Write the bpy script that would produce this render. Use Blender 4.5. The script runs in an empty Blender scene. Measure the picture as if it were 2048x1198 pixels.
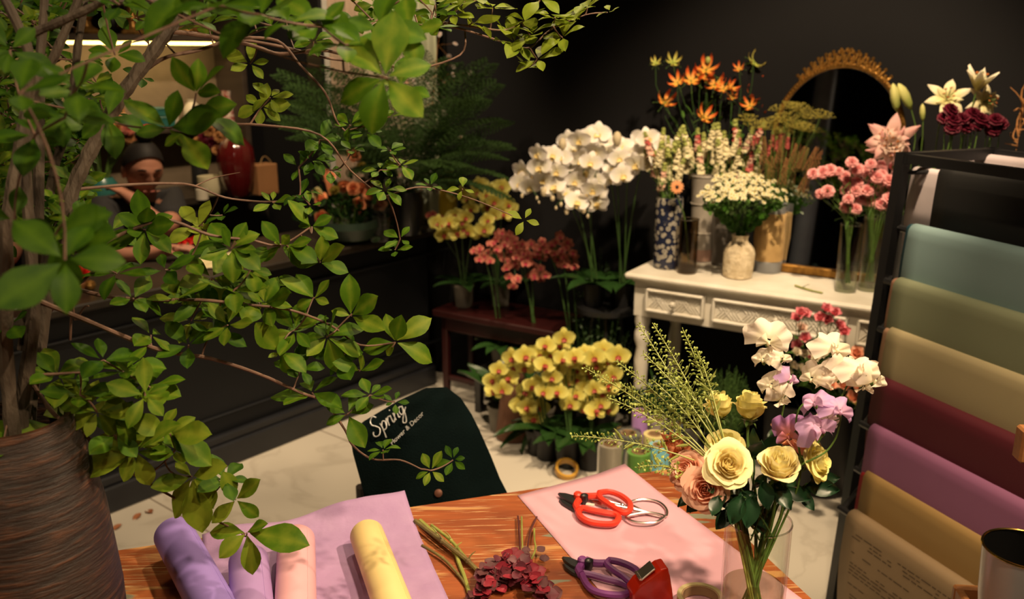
import bpy, math, random
from math import sin, cos, pi, radians as R
from mathutils import Vector as V, Matrix, Quaternion
rnd = random.Random(7)
SC = bpy.context.scene
COL = SC.collection
F = 1780.0
PITCH = math.atan(494/F)
SP, CP = sin(PITCH), cos(PITCH)
H = 1.6

# ---- reading positions off the photograph: a pixel plus a real distance or a real height
def ray(px, py):
    u = 599-py
    y = F*CP+u*SP
    return (px-1024)/y, (-F*SP+u*CP)/y
def P(px, py, Y):
    a, b = ray(px, py)
    return V((a*Y, Y, H+b*Y))
def Pz(px, py, z):
    a, b = ray(px, py)
    t = (H-z)/-b
    return V((a*t, t, z))
def dep(p):
    return p.y*CP+(H-p.z)*SP
def m_per_px(p):
    return dep(p)/F

# ---- materials
MATS = {}
def mat(name, col, rough=.6, metal=0, spec=.4, col2=None, scale=8, bump=0, bscale=None, lucent=0, emit=0, stretch=(1,1,1), detail=4, contrast=.35, sheen=0, coat=0):
    if name in MATS: return MATS[name]
    m = bpy.data.materials.new(name); m.use_nodes = True
    nt = m.node_tree; N = nt.nodes; L = nt.links
    b = N['Principled BSDF']; out = N['Material Output']
    b.inputs['Roughness'].default_value = rough
    b.inputs['Metallic'].default_value = metal
    b.inputs['Specular IOR Level'].default_value = spec
    b.inputs['Coat Weight'].default_value = coat
    b.inputs['Sheen Weight'].default_value = sheen
    c = (*col, 1)
    b.inputs['Base Color'].default_value = c
    csock = None
    tc = N.new('ShaderNodeTexCoord'); mp = N.new('ShaderNodeMapping')
    mp.inputs['Scale'].default_value = stretch
    L.new(tc.outputs['Object'], mp.inputs['Vector'])
    c2 = col2 if col2 else tuple(x*.82 for x in col)
    nz = N.new('ShaderNodeTexNoise'); nz.inputs['Scale'].default_value = scale; nz.inputs['Detail'].default_value = detail
    L.new(mp.outputs['Vector'], nz.inputs['Vector'])
    rp = N.new('ShaderNodeValToRGB')
    rp.color_ramp.elements[0].position = .5-contrast/2; rp.color_ramp.elements[1].position = .5+contrast/2
    rp.color_ramp.elements[0].color = (*c2, 1); rp.color_ramp.elements[1].color = c
    L.new(nz.outputs['Fac'], rp.inputs['Fac'])
    csock = rp.outputs['Color']
    L.new(csock, b.inputs['Base Color'])
    if bump:
        n2 = N.new('ShaderNodeTexNoise'); n2.inputs['Scale'].default_value = bscale or scale*3; n2.inputs['Detail'].default_value = 6
        L.new(mp.outputs['Vector'], n2.inputs['Vector'])
        bp = N.new('ShaderNodeBump'); bp.inputs['Strength'].default_value = bump; bp.inputs['Distance'].default_value = .01
        L.new(n2.outputs['Fac'], bp.inputs['Height']); L.new(bp.outputs['Normal'], b.inputs['Normal'])
    if emit:
        b.inputs['Emission Color'].default_value = c; b.inputs['Emission Strength'].default_value = emit
    if lucent:
        tr = N.new('ShaderNodeBsdfTranslucent'); mx = N.new('ShaderNodeMixShader')
        mx.inputs['Fac'].default_value = lucent
        L.new(csock, tr.inputs['Color']); L.new(b.outputs[0], mx.inputs[1]); L.new(tr.outputs[0], mx.inputs[2])
        L.new(mx.outputs[0], out.inputs['Surface'])
    MATS[name] = m
    return m
def petal_mat(name, base, tip, rough=.55, lucent=.3, axis='radial', size=.05, zr=None):
    """petal colour running from the heart of the flower (base) to its rim (tip), in the flower's own coordinates"""
    if name in MATS: return MATS[name]
    m = bpy.data.materials.new(name); m.use_nodes = True
    nt = m.node_tree; N = nt.nodes; L = nt.links
    b = N['Principled BSDF']; out = N['Material Output']
    b.inputs['Roughness'].default_value = rough; b.inputs['Specular IOR Level'].default_value = .3
    tc = N.new('ShaderNodeTexCoord'); ln = N.new('ShaderNodeVectorMath'); ln.operation = 'LENGTH'
    L.new(tc.outputs['Object'], ln.inputs[0])
    nz = N.new('ShaderNodeTexNoise'); nz.inputs['Scale'].default_value = 3/size; nz.inputs['Detail'].default_value = 3
    L.new(tc.outputs['Object'], nz.inputs['Vector'])
    ma = N.new('ShaderNodeMath'); ma.operation = 'MULTIPLY_ADD'
    ma.inputs[1].default_value = 1/size
    sub = N.new('ShaderNodeMath'); sub.operation = 'MULTIPLY_ADD'; sub.inputs[1].default_value = .5; sub.inputs[2].default_value = -.25
    L.new(nz.outputs['Fac'], sub.inputs[0]); L.new(ln.outputs['Value'], ma.inputs[0]); L.new(sub.outputs[0], ma.inputs[2])
    rp = N.new('ShaderNodeValToRGB')
    rp.color_ramp.elements[0].position = .25; rp.color_ramp.elements[1].position = .95
    rp.color_ramp.elements[0].color = (*base, 1); rp.color_ramp.elements[1].color = (*tip, 1)
    L.new(ma.outputs[0], rp.inputs['Fac']); L.new(rp.outputs['Color'], b.inputs['Base Color'])
    tr = N.new('ShaderNodeBsdfTranslucent'); mx = N.new('ShaderNodeMixShader'); mx.inputs['Fac'].default_value = lucent
    L.new(rp.outputs['Color'], tr.inputs['Color']); L.new(b.outputs[0], mx.inputs[1]); L.new(tr.outputs[0], mx.inputs[2])
    L.new(mx.outputs[0], out.inputs['Surface'])
    MATS[name] = m
    return m
def thin_glass(name, tint=(1,1,1), refl=1.0, rough=.03):
    """a thin pane or wall of glass: clear tinted see-through plus Fresnel reflection"""
    if name in MATS: return MATS[name]
    m = bpy.data.materials.new(name); m.use_nodes = True
    nt = m.node_tree; N = nt.nodes; L = nt.links
    N.remove(N['Principled BSDF'])
    t = N.new('ShaderNodeBsdfTransparent'); g = N.new('ShaderNodeBsdfGlossy'); fr = N.new('ShaderNodeLayerWeight'); mx = N.new('ShaderNodeMixShader')
    t.inputs['Color'].default_value = (*tint, 1); g.inputs['Roughness'].default_value = rough
    fr.inputs['Blend'].default_value = .5
    pw = N.new('ShaderNodeMath'); pw.operation = 'POWER'; pw.inputs[1].default_value = 3.5; L.new(fr.outputs['Facing'], pw.inputs[0])
    ml = N.new('ShaderNodeMath'); ml.operation = 'MULTIPLY_ADD'; ml.inputs[1].default_value = .5*refl; ml.inputs[2].default_value = .035*refl; ml.use_clamp = True
    L.new(pw.outputs[0], ml.inputs[0]); L.new(ml.outputs[0], mx.inputs['Fac'])
    L.new(t.outputs[0], mx.inputs[1]); L.new(g.outputs[0], mx.inputs[2]); L.new(mx.outputs[0], N['Material Output'].inputs['Surface'])
    MATS[name] = m
    return m

# ---- mesh building
def frame(d, roll=0):
    """rotation matrix whose Z points along d"""
    d = V(d).normalized()
    q = d.to_track_quat('Z', 'Y')
    return (q.to_matrix() @ Matrix.Rotation(roll, 3, 'Z'))
class MB:
    def __init__(s): s.v = []; s.f = []; s.m = []
    def add(s, vs, fs, mi=0):
        o = len(s.v); s.v += [tuple(x) for x in vs]; s.f += [tuple(i+o for i in f) for f in fs]; s.m += [mi]*len(fs)
        return s
    def merge(s, mb, M=None, off=(0,0,0), sc=1, mi=None):
        off = V(off)
        vs = [(M @ (V(p)*sc) if M is not None else V(p)*sc)+off for p in mb.v]
        o = len(s.v); s.v += [tuple(x) for x in vs]; s.f += [tuple(i+o for i in f) for f in mb.f]
        s.m += mb.m if mi is None else [mi]*len(mb.f)
        return s
    def box(s, lo, hi, mi=0, M=None, off=(0,0,0)):
        a, b = lo, hi
        vs = [V((x, y, z)) for x in (a[0], b[0]) for y in (a[1], b[1]) for z in (a[2], b[2])]
        if M is not None: vs = [M @ v for v in vs]
        vs = [v+V(off) for v in vs]
        return s.add(vs, [(0,1,3,2), (4,6,7,5), (0,4,5,1), (2,3,7,6), (0,2,6,4), (1,5,7,3)], mi)
    def bbox(s, lo, hi, bev, mi=0, M=None, off=(0,0,0)):
        """box with all edges chamfered"""
        vs = []; idx = {}
        for ix in (0, 1):
            for iy in (0, 1):
                for iz in (0, 1):
                    c = [lo[0] if ix == 0 else hi[0], lo[1] if iy == 0 else hi[1], lo[2] if iz == 0 else hi[2]]
                    sg = [1 if ix == 0 else -1, 1 if iy == 0 else -1, 1 if iz == 0 else -1]
                    for ax in range(3):
                        q = [c[k]+(0 if k == ax else sg[k]*bev) for k in range(3)]
                        idx[(ix, iy, iz, ax)] = len(vs); vs.append(V(q))
        fs = []
        g = lambda *k: idx[k]
        for a in (0, 1):
            o = [(0,0), (0,1), (1,1), (1,0)]
            fx = [g(a, p, q, 0) for p, q in o]; fy = [g(p, a, q, 1) for p, q in o]; fz = [g(p, q, a, 2) for p, q in o]
            fs += [fx if a == 0 else fx[::-1], fy[::-1] if a == 0 else fy, fz if a == 0 else fz[::-1]]
        for p in (0, 1):
            for q in (0, 1):
                fs.append([g(p, q, 0, 0), g(p, q, 1, 0), g(p, q, 1, 1), g(p, q, 0, 1)])
                fs.append([g(p, 0, q, 0), g(p, 1, q, 0), g(p, 1, q, 2), g(p, 0, q, 2)])
                fs.append([g(0, p, q, 1), g(1, p, q, 1), g(1, p, q, 2), g(0, p, q, 2)])
                for r in (0, 1): fs.append([g(p, q, r, 0), g(p, q, r, 1), g(p, q, r, 2)])
        if M is not None: vs = [M @ v for v in vs]
        return s.add([v+V(off) for v in vs], fs, mi)
    def tube(s, pts, rad, n=6, mi=0, cap=True, closed=False):
        pts = [V(p) for p in pts]; k = len(pts)
        if not hasattr(rad, '__len__'): rad = [rad]*k
        vs = []; up = None
        for i, p in enumerate(pts):
            if closed: d = pts[(i+1) % k]-pts[i-1]
            else: d = pts[min(i+1, k-1)]-pts[max(i-1, 0)]
            if d.length < 1e-9: d = V((0, 0, 1))
            d.normalize()
            if up is None: up = d.orthogonal().normalized()
            up = (up-d*up.dot(d))
            if up.length < 1e-6: up = d.orthogonal()
            up.normalize(); w = d.cross(up)
            for j in range(n):
                a = 2*pi*j/n; vs.append(p+(up*cos(a)+w*sin(a))*rad[i])
        fs = []
        for i in range(k if closed else k-1):
            for j in range(n):
                i2 = (i+1) % k
                fs.append((i*n+j, i*n+(j+1) % n, i2*n+(j+1) % n, i2*n+j))
        if cap and not closed: fs += [tuple(range(n))[::-1], tuple((k-1)*n+j for j in range(n))]
        return s.add(vs, fs, mi)
    def lathe(s, prof, n=24, mi=0, M=None, off=(0,0,0), cap0=True, cap1=False, wob=None, sy=1):
        vs = []
        for i, (r, z) in enumerate(prof):
            for j in range(n):
                a = 2*pi*j/n; rr = r*(1+(wob(a, z) if wob else 0))
                vs.append(V((rr*cos(a), rr*sin(a)*sy, z)))
        fs = []
        for i in range(len(prof)-1):
            for j in range(n): fs.append((i*n+j, i*n+(j+1) % n, (i+1)*n+(j+1) % n, (i+1)*n+j))
        if cap0: fs.append(tuple(range(n))[::-1])
        if cap1: fs.append(tuple((len(prof)-1)*n+j for j in range(n)))
        if M is not None: vs = [M @ v for v in vs]
        return s.add([v+V(off) for v in vs], fs, mi)
    def grid(s, fn, nu, nv, mi=0, cu=False):
        vs = [fn(i/nu, j/nv) for i in range(nu+1) for j in range(nv+1)]
        fs = [(i*(nv+1)+j, (i+1)*(nv+1)+j, (i+1)*(nv+1)+j+1, i*(nv+1)+j+1) for i in range(nu) for j in range(nv)]
        return s.add(vs, fs, mi)
    def ball(s, c, r, n=8, mi=0, sc=(1,1,1), M=None):
        k = max(3, n//2)
        prof = [(r*sin(pi*(i+.02)/(k+.04)), -r*cos(pi*(i+.02)/(k+.04))) for i in range(k+1)]
        t = MB().lathe(prof, n, 0, cap0=True, cap1=True)
        t.v = [(x*sc[0], y*sc[1], z*sc[2]) for x, y, z in t.v]
        return s.merge(t, M, c, 1, mi)
    def mesh(s, name, mats, smooth=True):
        me = bpy.data.meshes.new(name); me.from_pydata(s.v, [], s.f); me.update()
        for m in (mats if isinstance(mats, (list, tuple)) else [mats]): me.materials.append(m)
        me.polygons.foreach_set('material_index', s.m)
        if smooth:
            me.polygons.foreach_set('use_smooth', [True]*len(s.f))
        return me
    def build(s, name, mats, parent=None, smooth=True, sharp=35):
        me = s.mesh(name, mats, smooth)
        if smooth and sharp: me.set_sharp_from_angle(angle=R(sharp))
        return link(name, me, parent)
def link(name, me, parent=None, loc=None, M=None, sc=1):
    o = bpy.data.objects.new(name, me); COL.objects.link(o)
    if loc is not None:
        o.location = loc
    if M is not None:
        o.rotation_mode = 'QUATERNION'; o.rotation_quaternion = M.to_quaternion()
    if sc != 1: o.scale = (sc, sc, sc) if not hasattr(sc, '__len__') else sc
    if parent is not None: adopt(o, parent)
    return o
def wmat(o):
    """world matrix worked out from the transforms themselves"""
    if o.rotation_mode == 'QUATERNION': rm = o.rotation_quaternion.to_matrix().to_4x4()
    else: rm = o.rotation_euler.to_matrix().to_4x4()
    m = Matrix.Translation(o.location) @ rm @ Matrix.Diagonal((*o.scale, 1))
    if o.parent: m = wmat(o.parent) @ o.matrix_parent_inverse @ m
    return m
def adopt(o, parent):
    o.parent = parent; o.matrix_parent_inverse = wmat(parent).inverted()
def T(name, loc, label, cat, group=None):
    o = bpy.data.objects.new(name, None); COL.objects.link(o); o.location = loc
    o.empty_display_size = .02
    return tag(o, label, cat, group)
def tag(o, label=None, cat=None, group=None, kind=None):
    if label: o['label'] = label
    if cat: o['category'] = cat
    if group: o['group'] = group
    if kind: o['kind'] = kind
    return o
def S(name, mb, m, smooth=False):
    return tag(mb.build(name, m, None, smooth), kind='structure')
def lerp(a, b, t): return a+(b-a)*t
def bez(p0, p1, p2, n=8):
    p0, p1, p2 = V(p0), V(p1), V(p2)
    return [p0*(1-t)**2+p1*2*t*(1-t)+p2*t*t for t in [i/n for i in range(n+1)]]
def bez3(p0, p1, p2, p3, n=10):
    p0, p1, p2, p3 = V(p0), V(p1), V(p2), V(p3)
    return [p0*(1-t)**3+p1*3*t*(1-t)**2+p2*3*t*t*(1-t)+p3*t**3 for t in [i/n for i in range(n+1)]]
def smoothpath(pts, k=4):
    pts = [V(p) for p in pts]; out = []
    for i in range(len(pts)-1):
        a = pts[max(i-1, 0)]; b = pts[i]; c = pts[i+1]; d = pts[min(i+2, len(pts)-1)]
        for j in range(k):
            t = j/k
            out.append(.5*((2*b)+(c-a)*t+(2*a-5*b+4*c-d)*t*t+(-a+3*b-3*c+d)*t**3))
    out.append(pts[-1]); return out
def cc(ox, oy, s, L):
    return [(ox+a[0]/s, oy+a[1]/s)+tuple(a[2:]) for a in L]
CAMP = V((0, 0, H))
def tocam(p): return (CAMP-V(p)).normalized()
# ================= camera =================
cam = bpy.data.cameras.new('camera'); co = bpy.data.objects.new('camera', cam); COL.objects.link(co)
co.location = CAMP; co.rotation_euler = (pi/2-PITCH, 0, 0)
cam.sensor_width = 36; cam.lens = 36*F/2048; cam.clip_start = .02
cam.dof.use_dof = True; cam.dof.focus_distance = 1.38; cam.dof.aperture_fstop = 4.6
SC.camera = co
# ================= materials used by the room =================
m_wall = mat('charcoal_paint', (.0095,.0093,.0102), .75, spec=.10, col2=(.0080,.0079,.0088), scale=2)
m_wall_dark = mat('dark_panel_paint', (.012,.012,.013), .6, spec=.2, scale=3)
m_counter = mat('counter_front_paint', (.010,.011,.0135), .55, spec=.25, scale=3)
m_top = mat('counter_top_dark', (.02,.016,.012), .35, spec=.5, col2=(.03,.022,.016), scale=5)
m_white = mat('aged_white_paint', (.66,.63,.56), .5, col2=(.50,.46,.38), scale=9, bump=.15, contrast=.5)
def floor_mat():
    m = bpy.data.materials.new('marble_tiles'); m.use_nodes = True
    nt = m.node_tree; N = nt.nodes; L = nt.links; b = N['Principled BSDF']
    b.inputs['Roughness'].default_value = .28; b.inputs['Specular IOR Level'].default_value = .35
    tc = N.new('ShaderNodeTexCoord'); mp = N.new('ShaderNodeMapping')
    mp.inputs['Rotation'].default_value = (0, 0, R(-51)); mp.inputs['Location'].default_value = (.12, .1, 0)
    L.new(tc.outputs['Object'], mp.inputs['Vector'])
    br = N.new('ShaderNodeTexBrick'); br.offset = 0; br.inputs['Scale'].default_value = 1
    br.inputs['Brick Width'].default_value = .8; br.inputs['Row Height'].default_value = .8; br.inputs['Mortar Size'].default_value = .0035
    br.inputs['Color1'].default_value = (.56,.52,.45,1); br.inputs['Color2'].default_value = (.53,.49,.42,1); br.inputs['Mortar'].default_value = (.22,.18,.14,1)
    L.new(mp.outputs[0], br.inputs['Vector'])
    nz = N.new('ShaderNodeTexNoise'); nz.inputs['Scale'].default_value = 1.6; nz.inputs['Detail'].default_value = 9; nz.inputs['Distortion'].default_value = 1.2
    L.new(tc.outputs['Object'], nz.inputs['Vector'])
    rp = N.new('ShaderNodeValToRGB'); e = rp.color_ramp.elements
    e[0].position = .475; e[0].color = (1,1,1,1); e[1].position = .5; e[1].color = (.74,.72,.70,1)
    k = e.new(.525); k.color = (1,1,1,1)
    L.new(nz.outputs['Fac'], rp.inputs['Fac'])
    mx = N.new('ShaderNodeMix'); mx.data_type = 'RGBA'; mx.blend_type = 'MULTIPLY'; mx.inputs[0].default_value = .5
    L.new(br.outputs['Color'], mx.inputs[6]); L.new(rp.outputs['Color'], mx.inputs[7]); L.new(mx.outputs[2], b.inputs['Base Color'])
    return m
m_floor = floor_mat()
# ================= the room shell =================
E = V((.846, -.533, 0)).normalized()          # along the back wall, to the right and nearer
Nn = V((-E.y, E.x, 0))                        # away, into the back wall
U = V((.631, .776, 0)).normalized()           # along the counter
Un = V((-U.y, U.x, 0))                        # from the counter towards the shelves (left, away)
A0 = Pz(1247, 545, .80)                       # console: front left corner of its top
WALLP = A0+Nn*.50; WALLP.z = 0
def wbox(mb, o, a, b, s0, s1, d0, d1, z0, z1, mi=0, bev=0):
    """box along direction a (s) and b (d) from point o"""
    M = Matrix((a, b, V((0, 0, 1)))).transposed()
    o = V((o.x, o.y, 0))
    if bev: mb.bbox((s0, d0, z0), (s1, d1, z1), bev, mi, M, o)
    else: mb.box((s0, d0, z0), (s1, d1, z1), mi, M, o)
    return mb
def wl_s(px):
    """distance along the back wall where the column px of the photograph meets it"""
    a, _ = ray(px, 400); o = WALLP
    return (a*o.y-o.x)/(E.x-a*E.y)
S('floor', MB().box((-5, -2.5, -.1), (5, 7, 0)), m_floor)
S('ceiling', MB().box((-5, -2.5, 3.0), (5, 7, 3.1)), mat('black_ceiling', (.02,.02,.02), .8))
sL = wl_s(470)
S('wall_back', wbox(MB(), WALLP, E, Nn, sL-.1, 3.6, 0, .12, 0, 3.0), m_wall)
CORN = WALLP+E*sL
S('wall_left', wbox(MB(), CORN, U, Un, -4.6, .0, .0, .12, 0, 3.0), m_wall_dark)
S('wall_right', MB().box((2.9, -2.4, 0), (3.0, 3.2, 3.0)), m_wall)
S('wall_front', MB().box((-4, -2.0, 0), (3, -1.9, 3.0)), m_wall)
S('wall_side', MB().box((-3.6, -2.0, 0), (-3.5, 3.2, 3.0)), m_wall)
# tall black window frame with pale curtains, in the back wall left of the middle
sf0, sf1 = wl_s(644), wl_s(676)
S('window_1', wbox(MB(), WALLP, E, Nn, sf0, sf1, -.06, -.005, .8, 2.75, bev=.008), mat('black_gloss_frame', (.008,.008,.008), .3))
# ================= bar counter =================
CA = Pz(193, 1036, 0); CB = Pz(880, 762, 0)
cl = (CB-CA).length; Uc = (CB-CA).normalized(); Ucn = V((-Uc.y, Uc.x, 0))
t = T('bar_counter', CA, 'long charcoal panelled work counter running from the left to the back wall', 'counter')
mb = MB(); wbox(mb, CA, Uc, Ucn, -1.6, cl-.04, .03, .40, 0, .76)
mb.build('body', m_counter, t, False)
mb = MB()
wbox(mb, CA, Uc, Ucn, -1.6, cl-.04, -.015, .03, 0, .10, bev=.006)
wbox(mb, CA, Uc, Ucn, -1.6, cl-.04, .0, .03, .10, .135, bev=.006)
mb.build('plinth', mat('counter_plinth_paint', (.017,.018,.022), .35), t, False)
mb = MB()
for k in range(7):
    a = -1.5+k*.62; b = a+.52
    if b > cl-.05: b = cl-.06
    for (s0, s1, z0, z1) in ((a, b+.1, .655, .667), (a, b+.1, .205, .213)):
        wbox(mb, CA, Uc, Ucn, s0, s1, .016, .032, z0, z1, bev=.004)
mb.build('panel_moulding', m_counter, t, False)
mb = MB(); wbox(mb, CA, Uc, Ucn, -1.65, cl-.02, -.03, .46, .76, .79, bev=.006)
mb.build('countertop', m_top, t, False)
# back counter along the shelf wall
BCD = .40
t = T('back_counter', CORN-U*.5-Un*BCD, 'dark low back counter under the glowing shelf behind the seated florist', 'counter')
bo = CORN
mb = MB(); wbox(mb, bo, U, Un, -2.6, -.06, -BCD, -.005, 0, .86); mb.build('cabinet_body', mat('back_counter_wood', (.02,.016,.014), .5), t, False)
mb = MB(); wbox(mb, bo, U, Un, -2.6, -.05, -BCD-.03, -.004, .86, .90, bev=.005); mb.build('countertop', m_top, t, False)
# ================= white carved console =================
t = T('console_table', V((A0.x, A0.y, 0)), 'white carved console table with chevron drawers carrying the flower vases', 'table')
def s_at(px, o=A0, e=E, py=600):
    a, _ = ray(px, py); return (a*o.y-o.x)/(e.x-a*e.y)
sd = [s_at(x, py=p) for x, p in ((1288, 600), (1405, 620), (1421, 625), (1692, 660))]
CL = sd[2]+sd[3]
mb = MB()
prof = [(0, .772), (-.012, .776), (-.02, .786), (-.014, .797), (.0, .80)]
wbox(mb, A0, E, Nn, .03, CL-.03, .022, .44, .766, .776)
wbox(mb, A0, E, Nn, .0, CL, .0, .45, .776, .80, bev=.009)
mb.build('tabletop', m_white, t, False)
mb = MB()
zb, zt = .632, .766
wbox(mb, A0, E, Nn, .035, CL-.035, .030, .045, zb, zt)
wbox(mb, A0, E, Nn, .035, .055, .04, .43, zb, zt); wbox(mb, A0, E, Nn, CL-.055, CL-.035, .04, .43, zb, zt); wbox(mb, A0, E, Nn, .04, CL-.04, .42, .435, zb, zt)
mb.build('apron', m_white, t, False)
for i, (a, b) in enumerate(((sd[0], sd[1]), (sd[2], sd[3]), (CL-sd[1], CL-sd[0]))):
    z0, z1 = .66, .748
    mb = MB()
    wbox(mb, A0, E, Nn, a, b, .020, .032, z0, z1)
    for (s0, s1, y0, y1) in ((a, b, z0, z0+.010), (a, b, z1-.010, z1), (a, a+.010, z0, z1), (b-.010, b, z0, z1)):
        wbox(mb, A0, E, Nn, s0, s1, .006, .022, y0, y1, bev=.003)
    mc = (a+b)/2; n = int((b-a-.03)/.013)
    for k in range(n):
        sx = a+.016+(b-a-.032)*(k+.5)/n; sg = 1 if (int((sx-a)/.052) % 2) else -1
        zz = (z0+z1)/2; hh = (z1-z0)/2-.013; dx = .016*sg
        for zc, q in ((zz+hh/2, 1), (zz-hh/2, -1)):
            c = V((A0.x, A0.y, 0))+E*sx+Nn*.019+V((0, 0, zc))
            p0 = c+E*(dx*q)*.8+V((0, 0, hh*.45)); p1 = c-E*(dx*q)*.8-V((0, 0, hh*.45))
            mb.tube([p0, p1], .0028, 4)
    dr = mb.build('drawer', m_white, t, False)
    kb = MB(); c = V((A0.x, A0.y, 0))+E*mc+V((0, 0, (z0+z1)/2))
    kb.lathe([(.004, 0), (.004, .012), (.010, .018), (.011, .024), (.006, .030), (.001, .031)], 12, 0, frame(-Nn), c+Nn*.018, cap1=True)
    kb.build('knob', m_white, dr)
for s0, d0 in ((.06, .06), (CL-.06, .06), (.06, .405), (CL-.06, .405)):
    c = V((A0.x, A0.y, 0))+E*s0+Nn*d0
    pr = [(.016, 0), (.022, .02), (.026, .05), (.017, .08), (.02, .12), (.024, .3), (.028, .45), (.020, .50), (.030, .53), (.030, .56), (.024, .58), (.030, .60), (.030, .636)]
    mb = MB().lathe(pr, 14, 0, None, c, cap1=True)
    mb.build('leg', m_white, t)
# ================= arched mirror =================
m_gold = mat('antique_gold', (.42,.22,.05), .38, metal=.85, col2=(.16,.08,.02), scale=60, contrast=.6, bump=.2)
BL, BR = Pz(1537, 527, .80), Pz(1766, 566, .80)
d0 = (BR-BL); d0.z = 0
mid = (BL+BR)/2; hw = d0.length/2
sm = (mid-V((A0.x, A0.y, .8))).dot(E)
mid = V((A0.x, A0.y, .801))+E*sm+Nn*.345
LEAN = .105
_, rb = ray(1655, 132)
ht = None
for k in range(400):
    z = .8+k*.004; q = mid+Nn*(LEAN*(z-.8)/.9); 
    if H+rb*(q.y) <= z: ht = z-.8; break
def mpt(x, z, out=0):
    """point on the mirror's plane: x across, z up, out toward the room"""
    k = LEAN/.9
    return mid+E*x+V((0, 0, z))+Nn*(k*z)-Nn*out
zs = ht*.66
def arch(hwid, hs, htop, n=18, z0=0):
    pts = [(-hwid, z0)]+[(-hwid, z0+(hs-z0)*i/8) for i in range(1, 9)]
    for i in range(1, n): 
        a = pi-pi*i/n; pts.append((hwid*cos(a), hs+(htop-hs)*sin(a)))
    pts += [(hwid, hs+(z0-hs)*i/8) for i in range(0, 9)]
    return pts
t = T('arched_mirror', mid, 'tall arched mirror with a beaded gold frame and carved crest, leaning on the console', 'mirror')
mb = MB(); pts = arch(hw-.012, zs, ht-.012, z0=.03)
vs = [mpt(x, z, .010) for x, z in pts]; vb = [mpt(x, z, -.004) for x, z in pts]; n = len(vs)
mb.add(vs+vb, [tuple(range(n))[::-1], tuple(range(n, 2*n))]+[(i, (i+1) % n, n+(i+1) % n, n+i) for i in range(n)])
mg = bpy.data.materials.new('mirror_silvering'); mg.use_nodes = True
bb = mg.node_tree.nodes['Principled BSDF']; bb.inputs['Base Color'].default_value = (.72,.74,.76,1); bb.inputs['Metallic'].default_value = 1; bb.inputs['Roughness'].default_value = .03
mb.build('glass', mg, t, False)
mb = MB(); path = [mpt(x, z, .012) for x, z in arch(hw, zs, ht, 28, .012)]
mb.tube(path, .010, 8)
mb.build('frame', m_gold, t)
mb = MB(); pl = arch(hw, zs, ht, 40, .03); acc = 0; last = None
fine = smoothpath([mpt(x, z, .020) for x, z in pl], 6)
dist = 0; prev = fine[0]
for q in fine:
    dist += (q-prev).length; prev = q
    if dist > .0105: mb.ball(q, .0062, 6); dist = 0
mb.build('beading', m_gold, t)
mb = MB(); wbox(mb, mid, E, Nn, -hw-.01, hw+.01, -.028, .004, .801, .801+.032, bev=.005); mb.build('bottom_rail', m_gold, t, False)
mb = MB()
for k in range(-6, 7):
    a = pi/2-k*.115
    x = hw*cos(a); z = zs+(ht-zs)*sin(a)
    hgt = .052*(1-abs(k)/9)
    base = mpt(x, z+.004, .014)
    dirv = (mpt(x+.25*x, z+1, .014)-mpt(x, z, .014)).normalized()
    for q in range(3):
        mb.ball(base+dirv*(hgt*q/2.2)+E*rnd.uniform(-.004, .004), .0125-.0022*q, 7, 0, (1, .7, 1.15))
    for sg in (-1, 1):
        mb.tube(bez(base, base+dirv*hgt*.7+E*sg*.014, base+dirv*hgt*.9+E*sg*.020, 4), [.006, .006, .005, .004, .003], 5)
        mb.ball(base+dirv*hgt*.95+E*sg*.017, .007, 6)
mb.build('crest', m_gold, t)
# a blue-grey column stands behind the camera's left, seen in the mirror
def reflect_px(px, py, dist):
    a, b = ray(px, py); nrm_ = (-Nn+V((0, 0, LEAN/.9))).normalized(); d = V((a, 1, b)).normalized()
    tt = (mid-CAMP).dot(nrm_)/d.dot(nrm_); hit = CAMP+d*tt
    r = d-nrm_*2*d.dot(nrm_); return hit+r*dist
c1 = reflect_px(1612, 300, 3.9); c2 = reflect_px(1652, 300, 3.9); cmid = (c1+c2)/2; w_ = (c1-c2).length/2
S('pillar_left', MB().lathe([(w_, 0), (w_, 3.0)], 28, 0, None, V((cmid.x, cmid.y, 0)), cap1=True), mat('blue_grey_column', (.16,.18,.22), .6), True)
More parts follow.
